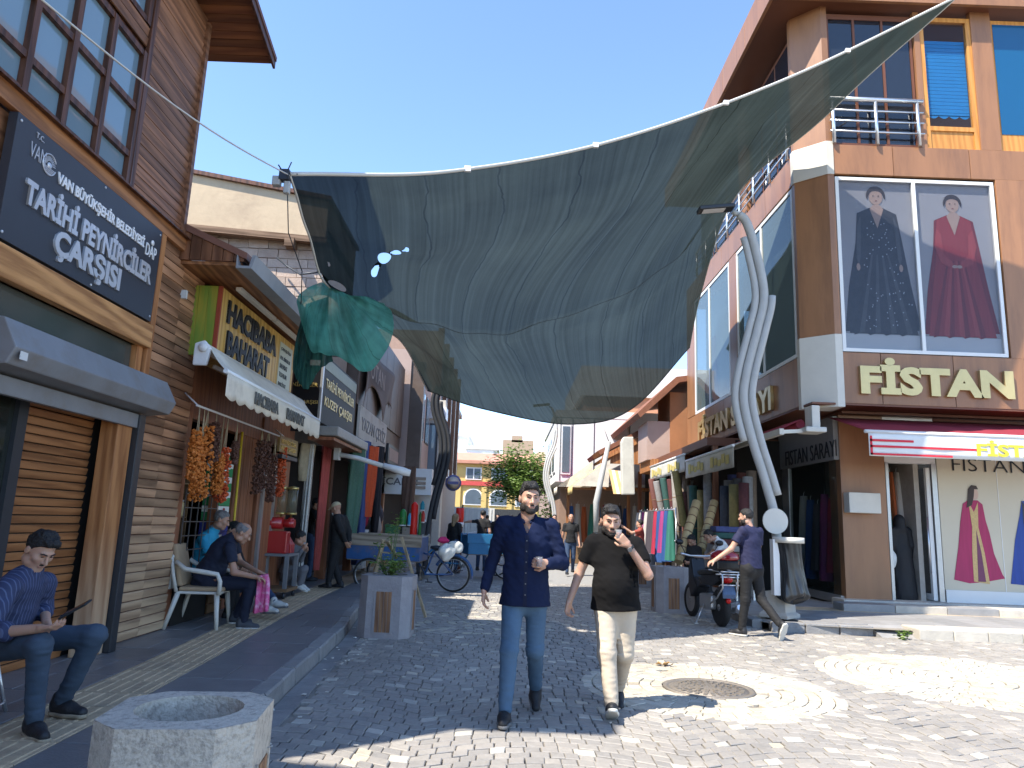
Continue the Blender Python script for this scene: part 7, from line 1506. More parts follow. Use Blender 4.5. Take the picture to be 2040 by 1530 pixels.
    if gown:
        G = SDF(); G.cap(J['chest'], J['pelvis'], .17, .19, .05, frame=TF, sq=.75).cap(J['pelvis'], (J['anR']+J['anL'])/2, .20, .26, .06, frame=PF, sq=.8).cap(J['shR'], J['shL'], .07, .07, .06).ell(hp(0, -.02, .02), A(.10, .12, .125), HF, .05).cap(J['neck'], hp(0, -.02, -.05), .12, .10, .05)
        for q in 'RL': G.cap(J['sh'+q], J['el'+q], .075, .07, .04).cap(J['el'+q], J['wr'+q], .07, .06, .03)
        G.ell(hp(0, .105, .0), A(.05, .06, .065), HF, .02, True)
        G.post.append(lambda P, d: d+.012*vnoise(P*A(1, 1, .3), 14, 9)); sdf_obj(G, .016, 'gown', gown, t)
    if pants:
        L = SDF(); pel = J['pelvis']; ls = leg_s
        L.cap(pel+upv*.05, pel-upv*.04, .150*wide, .146*wide, .05, frame=PF, sq=.74)
        for q in 'RL':
            a, b, c = J['hip'+q], J['kn'+q], J['an'+q]; L.cap(a, b, .092*ls+lz*.5, .066*ls+lz*.5, .05).cap(b, c+(b-c)*.04, .066*ls+lz*.5, .049*ls+lz*.6, .03).ell(a-TF[1]*.045+upv*.0, A(.085, .085, .10), PF, .05)
        kns = [(J['kn'+q], J['an'+q]) for q in 'RL']
        def ppost(P, d):
            wv = .35*vnoise(P*A(1, 1, .5), 15, 11)+.25*vnoise(P*A(.7, .7, 2.0), 30, 12)
            for kk, aa in kns:
                for c_, rr in ((kk, .13), (aa+(kk-aa)*.12, .12)): wv = wv+.6*np.exp(-((P-c_)**2).sum(1)/rr**2)*vnoise(P*A(.6, .6, 2.2), 24, 13)
            return np.where(((P-pel)**2).sum(1) < .075, np.maximum(d+.010*wv, ((P-pel) @ upv)-.075), d+.010*wv)
        L.post.append(ppost); sdf_obj(L, hc, 'trousers', pants, t)
    if shoes:
        for q in 'RL':
            fd = nrm((foot or {}).get(q, TF[1])); an = J['an'+q]; F_ = frame(fd, (0, 0, 1)) if abs(fd[2]) < .95 else frame(fd, TF[1]); F_[2] = np.cross(F_[0], F_[1])
            fp = lambda x, y, z: an+F_[0]*x+F_[1]*y+F_[2]*z
            S_ = SDF().cap(fp(0, -.035, -.045), fp(0, .06, -.042), .043, .043, .03).cap(fp(0, .05, -.045), fp(.004*(1 if q == 'R' else -1), .165, -.058), .044, .034, .04).cap(fp(0, -.03, -.01), fp(0, -.02, .02), .045, .046, .03)
            S_.post.append(lambda P, d, F_=F_, an=an: np.maximum(d, -.068-((P-an) @ F_[2]))); sh_ = sdf_obj(S_, max(.006, h*.8), 'shoe', shoes, t)
            if sole:
                S2 = SDF().cap(fp(0, -.035, -.072), fp(0, .06, -.072), .047, .045, .03).cap(fp(0, .05, -.072), fp(0, .165, -.072), .046, .039, .04)
                S2.post.append(lambda P, d, F_=F_, an=an: np.maximum(d, np.abs(((P-an) @ F_[2])+.078)-.0125)); sdf_obj(S2, max(.006, h*.8), 'sole', sole, sh_)
    return t
def stand(x, y, z, rz, H=1.75, **ov):
    """standing skeleton; rz turns the figure (0 faces +Y). Overrides are given for a 1.75 m figure: x right, y forward, z up"""
    D = dict(pelvis=(0, 0, .95), chest=(0, .005, 1.28), neck=(0, -.012, 1.475), head=(0, .02, 1.625), shR=(.175, -.01, 1.415), elR=(.225, -.03, 1.13), wrR=(.235, .03, .885), hipR=(.088, 0, .92), knR=(.095, .02, .50), anR=(.10, -.02, .09))
    for k in list(D):
        if k.endswith('R'): a, b, c = D[k]; D[k[:-1]+'L'] = (-a, b, c)
    D.update(ov); s = H/1.75; c_, s_ = math.cos(rz), math.sin(rz)
    return {k: A(x+(v[0]*c_-v[1]*s_)*s, y+(v[0]*s_+v[1]*c_)*s, z+v[2]*s) for k, v in D.items()}
def turn(v, rz): c_, s_ = math.cos(rz), math.sin(rz); return A(v[0]*c_-v[1]*s_, v[0]*s_+v[1]*c_, v[2])
FAB = lambda n, c, v=.18, **k: M(n, c, k.pop('rough', .8), v, k.pop('scale', 9), k.pop('bump', .12), **k)
m_navy = M('navy_linen', (.010, .016, .046), .9, .12, 9, .08, spec=.15, bscale=120); m_jean = FAB('blue_denim', (.060, .115, .185), .4, scale=3.5, bscale=150, stretch=(1, 1, .5)); m_btee = M('black_tee', (.0095, .009, .0092), .95, .06, 9, .05, spec=.12); m_beig = FAB('beige_chino', (.50, .42, .32), .12); m_shoeb = M('black_shoe', (.016, .017, .020), .55, .3, 14, .2); m_solew = M('white_sole', (.58, .57, .52), .6, .15); m_soled = M('grey_sole', (.16, .16, .16), .6, .2)
m_dnavy = FAB('dark_navy', (.010, .014, .032)); m_turq = FAB('turquoise_tee', (.03, .30, .46), .12); m_blkc = FAB('black_cotton', (.012, .012, .013)); m_dkj = FAB('dark_denim', (.03, .055, .11), .4, scale=4); m_grey = FAB('grey_cotton', (.14, .14, .15)); m_whts = FAB('white_shirt', (.62, .62, .62), .08)
if PEOPLE:
    PI = math.pi
    # ---- man in navy shirt and jeans, walking towards the camera
    rz = PI; J = stand(.17, 6.06, 0, rz, 1.83, pelvis=(0, 0, .935), hipR=(.088, 0, .905), hipL=(-.088, 0, .905), knR=(.105, .13, .50), anR=(.125, .20, .095), knL=(-.09, -.01, .485), anL=(-.115, -.30, .165), chest=(.005, .01, 1.27), neck=(0, 0, 1.465), head=(-.01, .035, 1.615), shR=(.185, -.01, 1.41), shL=(-.185, .0, 1.41), elR=(.255, -.07, 1.135), wrR=(.315, .0, .91), elL=(-.275, .0, 1.135), wrL=(-.150, .205, 1.135))
    P1 = person('bearded man in navy shirt and blue jeans walking with a small glass', J, turn((-.22, 1, -.06), rz), h=.0058, hc=.0085, shirt=m_navy, sleeve='long', pants=m_jean, shoes=m_shoeb, sole=m_soled, hair='quiff', beard=1, hands={'R': (turn((.05, .12, -1), rz), turn((-1, .1, 0), rz), .42), 'L': (turn((.9, .42, .05), rz), turn((.4, -.6, .1), rz), .95, .9)}, foot={'R': turn((.05, 1, .02), rz), 'L': turn((0, .80, -.60), rz)}, collar=m_navy, hem=-.13, vneck=.13, loose=.006, wr_n=.016, wide=1.07, leg_s=1.0, placket=M('navy_placket', (.007, .011, .032), .9, .1))
    def tea_glass(label, c):
        c = Vector(c); t = thing('tea_glass', label, 'glass', tuple(c)); MB().lathe([(.020, 0), (.024, .005), (.021, .035), (.029, .075)], c, 16).build('glass', GLASS('clear_glass', (.95, .95, .95), .55, .04, (.45, .45, .45)), t); MB().lathe([(0, .006), (.019, .006), (.018, .035), (.022, .052), (0, .052)], c, 14).build('tea', M('tea', (.35, .10, .05), .2, .1), t); return t
    hL = J['wrL']+turn((.062, .062, -.02), rz)*1.04; tea_glass('small tea glass in the hand of the man in navy', hL)
    # ---- man in black t-shirt and beige trousers, drinking
    J = stand(.94, 6.36, 0, rz, 1.68, pelvis=(0, 0, .925), hipR=(.088, 0, .895), hipL=(-.088, 0, .895), knR=(.085, .14, .50), anR=(.055, .235, .105), knL=(-.085, .0, .475), anL=(-.075, -.30, .135), chest=(.01, .0, 1.265), neck=(.02, .01, 1.455), head=(.055, .05, 1.60), shR=(.205, -.02, 1.405), shL=(-.175, .03, 1.40), elR=(.315, -.07, 1.13), wrR=(.405, .01, .895), elL=(-.255, .17, 1.155), wrL=(-.065, .245, 1.405))
    P2 = person('bearded man in black t-shirt and beige trousers raising a glass to his mouth', J, turn((-.02, 1, -.22), rz), h=.0058, hc=.0085, shirt=m_btee, sleeve='short', pants=m_beig, shoes=m_shoeb, sole=m_solew, hair='quiff', beard=1, belly=.055, wide=1.10, skin=SKIN, hands={'R': (turn((.2, .1, -1), rz), turn((-.8, .5, 0), rz), .75), 'L': (turn((.62, .12, .55), rz), turn((.2, -1, .25), rz), .85, .9)}, foot={'R': turn((.08, .88, .42), rz), 'L': turn((0, .88, -.45), rz)}, hem=-.08, loose=.010, wr_n=.009, leg_s=1.06)
    hL = J['wrL']+turn((.075, .0, .045), rz); tea_glass('tea glass held at the mouth of the man in black t-shirt', hL)
    wl_ = J['elL']+(J['wrL']-J['elL'])*.90; d = nrm(J['wrL']-J['elL']); wa = thing('wrist_watch', 'dark wrist watch on the raised arm of the man in black t-shirt', 'watch', tuple(wl_)); MB().tube([Vector(wl_-d*.011), Vector(wl_+d*.011)], .036, 16).build('strap', m_shoeb, wa); MB().tube([Vector(wl_)+Vector(turn((-.1, -1, .4), rz))*-.030, Vector(wl_)+Vector(turn((-.1, -1, .4), rz))*-.042], .019, 14).build('dial', m_soled, wa)
    # ---- seated man with phone, near left
    J = dict(pelvis=PY(-8, 1262, 5.02), chest=PY(30, 1185, 5.0), neck=PY(62, 1140, 5.0), head=PY(80, 1096, 4.98), shR=PY(18, 1172, 4.80), shL=PY(92, 1160, 5.20), elR=PY(-25, 1262, 4.66), wrR=PY(80, 1252, 4.60), elL=PY(88, 1212, 5.28), wrL=PY(92, 1238, 5.08), hipR=PY(0, 1288, 4.92), hipL=PY(22, 1278, 5.13), knR=PY(78, 1285, 4.62), knL=PY(190, 1266, 5.03), anR=PY(68, 1436, 4.72), anL=PY(124, 1396, 5.12))
    ss_m = STRIPE('striped_blue_shirt', (.022, .032, .085), (.07, .09, .17), 'Y', .024, .75)
    person('moustached man in striped blue shirt and jeans seated looking at a phone', J, (.80, -.35, -.62), up=(.4, -.15, 1), h=.0062, hc=.0085, shirt=ss_m, sleeve='rolled', pants=FAB('mid_denim', (.042, .066, .10), .5, scale=4, bscale=150), shoes=m_shoeb, sole=FAB('tan_sole', (.30, .25, .18)), hair='quiff', beard=.3, hands={'R': ((1, -.1, .12), (0, .25, 1), .45), 'L': ((.5, -.4, -.5), (0, -1, -.3), .5)}, foot={'R': (.75, -.55, 0), 'L': (.95, -.25, 0)}, collar=ss_m, wide=1.04, belly=.02, hem=-.05, loose=.006, base=(-3.3, 5, .13))
    ph_c = PY(150, 1214, 4.60); ph = thing('mobile_phone', 'black mobile phone in the seated man\'s hand', 'phone', tuple(ph_c)); MB().obox(ph_c, Vector((.075, 0, .045)), Vector((.0, .034, .012)), Vector((-.003, -.0015, .005))).build('body', m_shoeb, ph, bevel=.003); MB().obox(ph_c+Vector((-.004, -.002, .0062)), Vector((.070, 0, .042)), Vector((.0, .031, .011)), Vector((-.0004, 0, .0006))).build('screen', M('phone_screen', (.02, .025, .03), .1, .05), ph)
    stl = thing('round_stool', 'round stool with tubular steel legs under the seated man', 'stool', (-3.45, 5.05, .13)); MB().lathe([(0, .50), (.19, .50), (.20, .53), (.18, .56), (0, .56)], (-3.48, 5.05, .02), 20).build('seat', M('red_seat', (.16, .03, .03), .6, .2), stl)
    for a in (.6, 2.2, 3.8, 5.4): MB().tube([(-3.48+.13*math.cos(a), 5.05+.13*math.sin(a), .52), (-3.48+.24*math.cos(a), 5.05+.24*math.sin(a), .13)], .012, 6).build('leg', m_chr, stl)
    MB().tube([(-3.48+.225*math.cos(a), 5.05+.225*math.sin(a), .2) for a in np.linspace(0, 2*PI, 24, endpoint=False)], .009, 5, closed=True).build('foot_ring', m_chr, stl)
    # ---- seated man in navy polo on the white chair
    J = dict(pelvis=PY(408, 1150, 9.2), chest=PY(440, 1098, 9.2), neck=PY(468, 1068, 9.2), head=PY(484, 1062, 9.18), shR=PY(458, 1092, 9.00), shL=PY(462, 1078, 9.40), elR=PY(466, 1140, 8.95), wrR=PY(510, 1150, 9.0), elL=PY(478, 1120, 9.45), wrL=PY(515, 1140, 9.2), hipR=PY(420, 1163, 9.10), hipL=PY(424, 1158, 9.30), knR=PY(500, 1163, 9.08), knL=PY(505, 1158, 9.36), anR=PY(484, 1238, 9.10), anL=PY(470, 1228, 9.42))
    person('grey haired man in navy polo seated on the white plastic chair', J, (.85, .25, -.55), up=(.5, .1, 1), h=.0085, hc=.011, shirt=m_dnavy, sleeve='short', pants=m_dnavy, shoes=M('grey_shoe', (.05, .055, .065), .7, .3), sole=m_solew, hair='bald', hairm=HAIRG, skin=SKIN2, beard=0, foot={'R': (1, .15, 0), 'L': (1, .15, 0)}, hands={'R': ((1, .1, -.2), (0, 0, -1), .6), 'L': ((.9, -.3, -.2), (0, 0, -1), .6)}, wide=1.1, belly=.04, loose=.008, base=(-3.5, 9.2, .13))
    # pink bag in his hands
    pk = thing('pink_bag', 'pink and white patterned plastic bag held by the man in navy polo', 'bag', tuple(PY(522, 1215, 9.1))); bp = [PY(u, v, 9.05) for u, v in ((513, 1148), (534, 1143), (533, 1218), (506, 1222))]
    def pbag(u, v): p = bp[0].lerp(bp[1], u).lerp(bp[3].lerp(bp[2], u), v); return p+Vector((0, .05*math.sin(u*PI)*(1 if True else 0)*math.sin(min(1, v*1.5)*PI*.6)+.008*math.sin(u*14+v*5), 0))
    solidify(MB().grid(pbag, 16, 16).build('bag', M('pink_print', (.66, .10, .28), .45, .4, 22, .3, dirt=((.8, .6, .68), .8, 16)), pk), .05)
    # ---- turquoise t-shirt, seated behind
    J = dict(pelvis=PY(398, 1140, 9.95), chest=PY(408, 1088, 9.95), neck=PY(428, 1052, 9.95), head=PY(441, 1036, 9.93), shR=PY(405, 1072, 9.76), shL=PY(425, 1068, 10.15), elR=PY(420, 1120, 9.75), wrR=PY(455, 1130, 9.85), elL=PY(440, 1110, 10.2), wrL=PY(470, 1125, 10.1), hipR=PY(404, 1150, 9.86), hipL=PY(408, 1146, 10.05), knR=PY(462, 1152, 9.86), knL=PY(466, 1150, 10.05), anR=PY(455, 1222, 9.9), anL=PY(470, 1222, 10.1))
    person('man in turquoise t-shirt seated behind the man in navy polo', J, (.9, .2, -.35), up=(.25, .05, 1), h=.009, hc=.011, shirt=m_turq, sleeve='short', pants=m_blkc, shoes=m_shoeb, hair='short', hairm=HAIRG, skin=SKIN2, foot={'R': (1, .1, 0), 'L': (1, .1, 0)}, loose=.008, base=(-4, 9.95, .13))
    # ---- dark clad youngster with striped trainers
    J = dict(pelvis=PY(450, 1165, 10.3), chest=PY(458, 1105, 10.35), neck=PY(462, 1075, 10.35), head=PY(466, 1056, 10.33), shR=PY(450, 1085, 10.2), shL=PY(470, 1083, 10.5), elR=PY(456, 1120, 10.15), wrR=PY(480, 1130, 10.2), elL=PY(480, 1118, 10.5), wrL=PY(495, 1130, 10.35), hipR=PY(458, 1172, 10.22), hipL=PY(462, 1170, 10.4), knR=PY(505, 1165, 10.2), knL=PY(515, 1160, 10.4), anR=PY(530, 1208, 9.95), anL=PY(548, 1198, 10.2))
    person('youngster in dark clothes with striped trainers seated between the two men', J, (.8, -.2, -.5), h=.011, hc=.013, shirt=m_blkc, sleeve='long', pants=m_dkj, shoes=m_solew, sole=m_soled, hair='short', skin=SKIN2, foot={'R': (.95, -.3, .05), 'L': (.95, -.3, .1)}, base=(-3.9, 10.3, .13), head_s=.95)
    # ---- person in grey crouching behind the cart
    J = dict(pelvis=PY(572, 1140, 13.2), chest=PY(582, 1105, 13.2), neck=PY(592, 1085, 13.2), head=PY(598, 1072, 13.15), shR=PY(575, 1095, 13.05), shL=PY(598, 1093, 13.4), elR=PY(585, 1120, 13.0), wrR=PY(602, 1095, 13.0), elL=PY(600, 1115, 13.4), wrL=PY(608, 1098, 13.3), hipR=PY(574, 1146, 13.1), hipL=PY(578, 1144, 13.3), knR=PY(605, 1135, 13.05), knL=PY(607, 1133, 13.3), anR=PY(596, 1165, 13.05), anL=PY(600, 1163, 13.3))
    person('person in grey sitting low behind the grinder cart', J, (.7, .4, -.3), h=.013, hc=.014, shirt=m_grey, sleeve='long', pants=m_grey, shoes=m_solew, skin=SKIN2, base=(-3.9, 13.2, .13))
    # ---- man with cap and mask
    rz = -PI/2+.35+PI; rz = 1.35; J = stand(-3.22, 14.3, .13, rz, 1.62, head=(0, .10, 1.60), neck=(0, .045, 1.455), chest=(0, .02, 1.27), elR=(.19, -.14, 1.14), wrR=(.10, -.20, .95), elL=(-.19, -.14, 1.14), wrL=(-.08, -.22, .93), knR=(.09, .09, .50), anR=(.09, -.08, .09), knL=(-.09, .05, .5), anL=(-.09, .10, .09))
    person('man in black with beige cap and white mask standing hands behind his back', J, turn((.15, 1, -.45), rz), h=.011, hc=.012, shirt=m_blkc, sleeve='long', pants=m_blkc, shoes=m_shoeb, cap_=FAB('beige_cap', (.50, .42, .27)), mask=m_whts, skin=SKIN2, loose=.012, foot={'R': turn((0, 1, 0), rz), 'L': turn((0, 1, 0), rz)})
    # ---- man on the phone in the doorway
    rz = .2-PI/2; J = stand(-4.05, 15.6, .13, rz, 1.72, elR=(.25, .10, 1.18), wrR=(.16, .17, 1.42), head=(.02, .03, 1.60))
    person('man in black t-shirt holding a phone to his face by the red cloth roll', J, turn((.3, 1, -.3), rz), h=.011, hc=.013, shirt=m_blkc, sleeve='short', pants=m_dkj, shoes=m_shoeb, skin=SKIN2, hands={'R': (turn((-.3, -.1, 1), rz), turn((-1, 0, 0), rz), .6)})
    # ---- navy t-shirt man striding by the motorbike (seen from behind)
    rz = .55; J = stand(3.60, 10.95, 0, rz, 1.84, pelvis=(0, 0, .94), neck=(0, .01, 1.47), head=(-.02, .05, 1.615), knR=(.10, .02, .50), anR=(.12, -.38, .20), knL=(-.09, .03, .50), anL=(-.095, .10, .09), hipR=(.088, 0, .91), hipL=(-.088, 0, .91), elL=(-.30, .08, 1.17), wrL=(-.47, .22, 1.01), elR=(.22, .05, 1.13), wrR=(.20, .24, 1.02))
    J['knR'] = J['knR']+A(.07, -.05, 0); 
    person('man in navy t-shirt and black trousers stepping past the motorbike', J, turn((-.35, 1, -.12), rz), h=.0075, hc=.010, shirt=FAB('navy_tee', (.016, .018, .055)), sleeve='short', pants=m_blkc, shoes=m_shoeb, sole=m_solew, hair='short', beard=.6, hands={'L': (turn((-.6, .5, -.4), rz), turn((0, .3, -1), rz), .45)}, foot={'R': turn((.1, .45, -.95), rz), 'L': turn((-.25, 1, 0), rz)}, loose=.008)
    # ---- seated white-shirted man and dark figure at the textile stall
    J = dict(pelvis=PY(1452, 1130, 14.6), chest=PY(1440, 1095, 14.55), neck=PY(1425, 1072, 14.5), head=PY(1412, 1068, 14.45), shR=PY(1436, 1080, 14.75), shL=PY(1440, 1085, 14.35), elR=PY(1415, 1105, 14.75), wrR=PY(1398, 1110, 14.5), elL=PY(1418, 1112, 14.3), wrL=PY(1398, 1112, 14.3), hipR=PY(1450, 1136, 14.7), hipL=PY(1448, 1138, 14.5), knR=PY(1408, 1138, 14.65), knL=PY(1405, 1140, 14.4), anR=PY(1415, 1182, 14.6), anL=PY(1412, 1184, 14.4))
    person('dark haired man in white shirt bending over the stall behind the motorbike', J, (-.85, -.1, -.5), up=(-.4, 0, 1), h=.011, hc=.012, shirt=m_whts, sleeve='short', pants=m_blkc, shoes=m_shoeb, hair='short', skin=SKIN2, base=(4.4, 14.6, .13))
    J = stand(3.75, 15.0, .0, 2.6, 1.35, elR=(.25, .12, 1.15), wrR=(.1, .28, 1.1), elL=(-.25, .12, 1.15), wrL=(-.1, .28, 1.1)); person('dark figure bent behind the motorbike', J, (-.6, -.6, -.5), h=.013, hc=.014, shirt=m_blkc, sleeve='long', pants=m_blkc, shoes=m_shoeb, skin=SKIN2)
    st2 = thing('folding_stool', 'small stool under the white shirted man', 'stool', (4.4, 14.6, .13)); MB().box(4.2, 4.6, 14.4, 14.8, .52, .56).build('seat', m_shelf, st2)
    for x in (4.23, 4.57):
        for y_ in (14.43, 14.77): MB().box(x-.015, x+.015, y_-.015, y_+.015, .13, .52).build('leg', m_chr, st2)
    # ---- woman in black gown inside the doorway
    J = stand(8.08, 15.2, .262, .15, 1.66); person('woman in long black gown and headscarf standing in the boutique doorway', J, turn((0, 1, 0), .15), h=.016, hc=.016, gown=M('black_gown', (.012, .012, .014), .7, .2), hair=None, skin=SKIN)
    J = stand(7.80, 15.45, .262, 2.8, 1.6); person('second woman in dark gown deeper in the boutique', J, turn((0, 1, 0), 2.8), h=.018, hc=.016, gown=M('dark_gown', (.03, .02, .03), .7, .2), hair=None, skin=SKIN)
    hb_ = thing('carrier_bag', 'pale carrier bag hanging at the side of the woman in black', 'bag', (7.78, 15.05, .9)); MB().grid(blob((7.80, 15.05, 1.05), .13, 31, (.8, .5, 1.4)), 20, 14).build('bag', m_bagw, hb_)
    # ---- people down the street
    def passer(label, x, y, rz, H, look=(0, 1, -.05), h=.017, **k):
        ov = k.pop('ov', {}); J = stand(x, y, 0, rz, H, **ov); return person(label, J, turn(look, rz), h=h, hc=h, **k)
    wk = dict(knR=(.095, .15, .51), anR=(.10, .22, .10), knL=(-.09, .0, .49), anL=(-.10, -.25, .14), wrR=(.25, -.08, .90), wrL=(-.25, .12, .90))
    p_ = PZ(1135, 1146, 0); passer('balding man in black shirt walking up the street behind the navy shirt', p_.x, p_.y, PI, 1.80, shirt=m_blkc, sleeve='short', pants=m_dkj, shoes=m_shoeb, hair='bald', hairm=HAIRG, skin=SKIN2, ov=wk, h=.014)
    passer('woman in black with long light hair beside the red and white post', -1.45, 21.0, -.6, 1.66, shirt=m_blkc, sleeve='long', pants=m_dkj, shoes=m_shoeb, hair='long', hairm=M('hair_blond', (.25, .17, .09), .6, .3))
    passer('man in black t-shirt stretching an arm to the post', -.72, 22.4, -.2, 1.82, shirt=m_blkc, sleeve='short', pants=m_dkj, shoes=m_shoeb, ov=dict(elL=(-.42, .02, 1.40), wrL=(-.62, .02, 1.36)))
    passer('seated vendor with pointed white hat among the goods', -2.25, 19.9, 2.4, 1.45, shirt=m_whts, sleeve='long', pants=m_grey, shoes=m_shoeb, cap_=m_whts)
    passer('dark haired passer-by hidden behind the navy shirt', .15, 26, PI, 1.74, shirt=m_dnavy, sleeve='long', pants=m_blkc, shoes=m_shoeb); passer('second dark haired passer-by close to the navy shirt shoulder', -.35, 27.5, PI, 1.76, shirt=m_blkc, sleeve='long', pants=m_blkc, shoes=m_shoeb)
    passer('man in sunglasses and black shirt behind the walkers', 1.75, 27.2, PI, 1.82, shirt=m_blkc, sleeve='short', pants=m_dkj, shoes=m_shoeb); passer('shopper in black t-shirt facing the stalls behind the drinking man', 2.75, 22.2, -1.2, 1.72, shirt=m_blkc, sleeve='short', pants=m_blkc, shoes=m_shoeb)
    passer('man in pale blue shirt by the far car', -1.0, 38, 0, 1.78, shirt=FAB('pale_blue', (.45, .5, .6)), sleeve='long', pants=m_dkj, shoes=m_shoeb); passer('vendor leaning out of the stall with a bare arm', 3.9, 21.6, 1.2, 1.7, shirt=FAB('red_tee', (.3, .06, .04)), sleeve='short', pants=m_blkc, shoes=m_shoeb, ov=dict(elL=(-.25, .2, 1.35), wrL=(-.3, .42, 1.5)))
# ================================================================ white plastic armchair
ch = thing('plastic_armchair', 'white plastic armchair with beige cushions on the pavement', 'chair', (-3.62, 9.1, .13), .12); m_wpc = M('aged_white_plastic', (.60, .57, .50), .45, .12, 6, .05, dirt=((.40, .36, .29), .3, 3)); m_cush = M('beige_cushion', (.40, .28, .17), .8, .2, 6, .1)
MB().box(-.24, .26, -.25, .25, .395, .425).build('seat', m_wpc, ch, bevel=.012, local=True)
for sx_, sy_ in ((.22, .25), (.22, -.25), (-.22, .24), (-.22, -.24)):
    o_ = .05 if sx_ > 0 else -.10; MB().tube([(sx_, sy_*.95, .41), (sx_+o_*.5, sy_*1.08, .2), (sx_+o_, sy_*1.15, .0)], [.032, .027, .022], 8).build('leg', m_wpc, ch, local=True)
for s_ in (-1, 1): MB().tube([(.25, s_*.27, .40), (.255, s_*.29, .55), (.22, s_*.30, .63), (.05, s_*.30, .655), (-.15, s_*.29, .68), (-.27, s_*.26, .76)], [.028, .026, .028, .030, .028, .026], 8).build('armrest', m_wpc, ch, local=True)
MB().tube([(-.24, -.24, .42), (-.29, -.255, .62), (-.33, -.24, .80), (-.345, -.12, .86), (-.35, 0, .875), (-.345, .12, .86), (-.33, .24, .80), (-.29, .255, .62), (-.24, .24, .42)], .022, 8).build('back_frame', m_wpc, ch, local=True)
for k in range(5): MB().box(-.345+.0, -.325, -.17+k*.085-.022, -.17+k*.085+.022, .44, .85).build('back_slat', m_wpc, ch, local=True); 
MB().box(-.22, .28, -.22, .22, .427, .475).build('seat_cushion', m_cush, ch, bevel=.02, local=True); MB().obox((-.275, 0, .72), (.03, 0, .0), (0, .21, 0), (-.06, 0, .24)).build('back_cushion', m_cush, ch, bevel=.02, local=True)
# ================================================================ parked motorbike
mbk = thing('motorbike', 'parked motorbike with red topped box and chrome rack seen from behind', 'motorbike', (3.44, 11.95, 0), math.radians(97)); m_mred = M('bike_red', (.30, .008, .02), .2, .08, coat=.8, spec=.6); m_mblk = M('bike_black', (.012, .012, .014), .35, .15)
def mw(c, r, w): 
    o = MB().lathe([(r-.09, -w*.6), (r-.03, -w), (r, -w*.5), (r, w*.5), (r-.03, w), (r-.09, w*.6)], c, 28, axis='Y').build('wheel', m_tyre, mbk, local=True); MB().lathe([(.0, -.03), (.05, -.04), (.05, .04), (0, .03)], c, 12, axis='Y').lathe([(r-.10, -.03), (r-.085, -.03), (r-.085, .03), (r-.10, .03)], c, 28, axis='Y').build('rim', m_spoke, o, local=True); s_ = MB()
    for k in range(5): a = 2*math.pi*k/5; s_.bar(c, (c[0]+(r-.09)*math.cos(a), 0, c[2]+(r-.09)*math.sin(a)), .025)
    s_.build('spokes', m_spoke, o, local=True)
mw((0, 0, .29), .29, .055); mw((1.24, 0, .29), .29, .045)
MB().prism([(.05, -.11, .62), (.55, -.11, .60), (.70, -.11, .70), (.50, -.11, .76), (-.15, -.11, .82), (-.22, -.11, .72)], (0, .22, 0)).build('tail_body', m_mblk, mbk, bevel=.03, local=True, fix=True); MB().prism([(.0, -.13, .80), (.62, -.13, .74), (.72, -.13, .80), (.55, -.13, .84), (.0, -.13, .88)], (0, .26, 0)).build('seat', M('seat_vinyl', (.02, .02, .02), .5, .2), mbk, bevel=.035, local=True, fix=True)
MB().prism([(.68, -.12, .55), (1.0, -.12, .35), (1.12, -.12, .55), (1.05, -.12, .98), (.96, -.12, 1.02), (.85, -.12, .70)], (0, .24, 0)).build('front_shield', m_mblk, mbk, bevel=.03, local=True, fix=True); MB().box(.12, .62, -.12, .12, .24, .46).build('engine', m_spoke, mbk, bevel=.04, local=True)
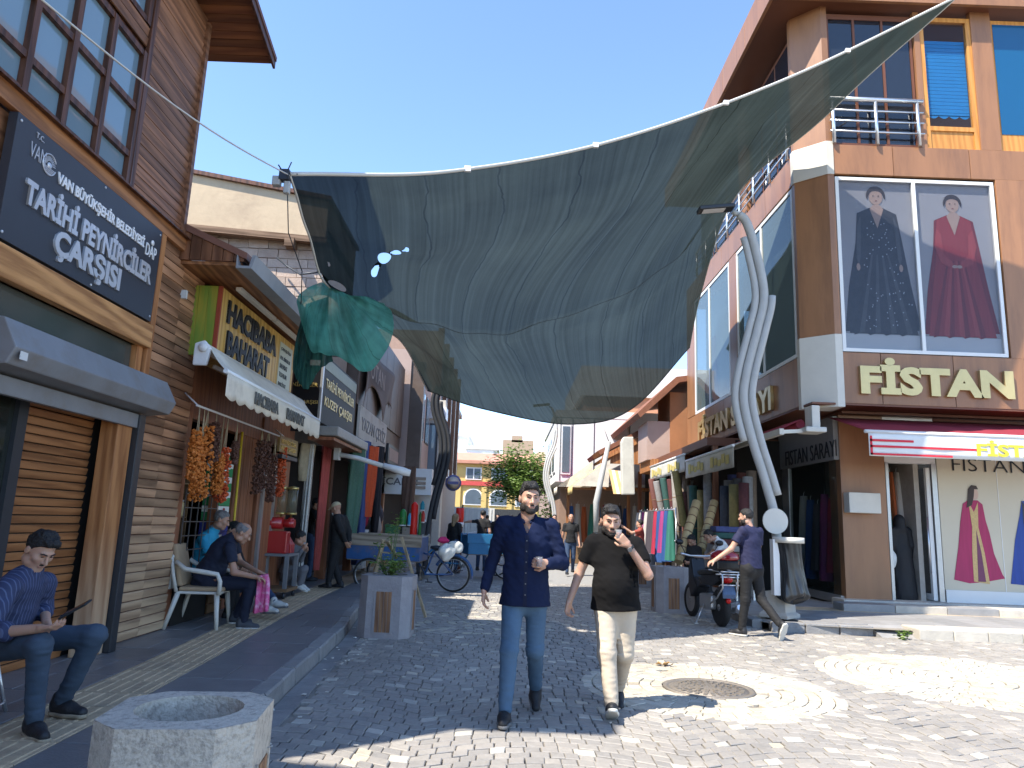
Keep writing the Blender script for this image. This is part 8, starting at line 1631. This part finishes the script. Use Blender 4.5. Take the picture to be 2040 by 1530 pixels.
MB().tube([(.3, -.12, .27), (-.1, -.16, .26), (-.32, -.17, .33)], [.03, .045, .045], 10).build('exhaust', m_chr, mbk, local=True); MB().tube([(.95, 0, 1.0), (1.12, 0, .62), (1.24, 0, .29)], .035, 8).build('fork', m_mblk, mbk, local=True); MB().tube([(.80, -.36, 1.08), (.92, -.15, 1.04), (.92, .15, 1.04), (.80, .36, 1.08)], .018, 8).build('handlebar', m_chr, mbk, local=True)
for s_ in (-1, 1): m_o = MB().tube([(.90, s_*.22, 1.04), (.88, s_*.34, 1.24)], .008, 5).lathe([(0, -.01), (.07, -.01), (.07, .01), (0, .01)], (.87, s_*.36, 1.27), 14, axis='X', sy=.7).build('mirror', m_mblk, mbk, local=True)
MB().prism([(-.24, -.05, .56), (.02, -.06, .50), (.02, -.06, .60), (-.24, -.05, .66)], (0, .11, 0)).build('rear_mudguard', m_mblk, mbk, local=True, fix=True); MB().obox((-.30, 0, .56), (.012, 0, -.03), (0, .10, 0), (.03, 0, .07)).build('number_plate', M('plate_blue', (.10, .16, .28), .4, .3, 30, 0), mbk, local=True)
MB().lathe([(0, 0), (.06, .005), (.05, .03)], (-.26, 0, .74), 14, axis='X', sy=1, sx=1.6).build('tail_light', M('lamp_red', (.55, .01, .01), .15, .05), mbk, local=True); MB().lathe([(0, 0), (.04, 0), (.04, .02)], (-.30, 0, .42), 12, axis='X').build('reflector', M('lamp_red', (.55, .01, .01)), mbk, local=True)
rk = MB()
for s_ in (-1, 1): rk.tube([(.1, s_*.15, .86), (-.32, s_*.16, .86), (-.36, s_*.12, .80), (-.36, s_*.12, .62), (-.2, s_*.15, .45), (.05, s_*.16, .34)], .013, 7)
for z_ in (.86, .78, .66): rk.tube([(-.35, -.15, z_), (-.35, .15, z_)], .012, 7)
rk.tube([(-.34, -.22, .82), (-.34, .22, .82)], .012, 7); rk.build('chrome_rack', m_chr, mbk, local=True)
MB().box(-.36, .02, -.21, .21, .89, 1.03).build('top_box', m_mblk, mbk, bevel=.03, local=True); MB().lathe([(.20, 1.035), (.215, 1.06), (.20, 1.13), (.12, 1.18), (0, 1.19)], (-.17, 0, 0), 24, sx=.98, sy=1.08).build('top_box_lid', m_mred, mbk, local=True)
MB().tube([(.35, .14, .30), (.28, .30, .02)], .014, 6).box(.24, .32, .28, .34, .0, .02).build('side_stand', m_chr, mbk, local=True)
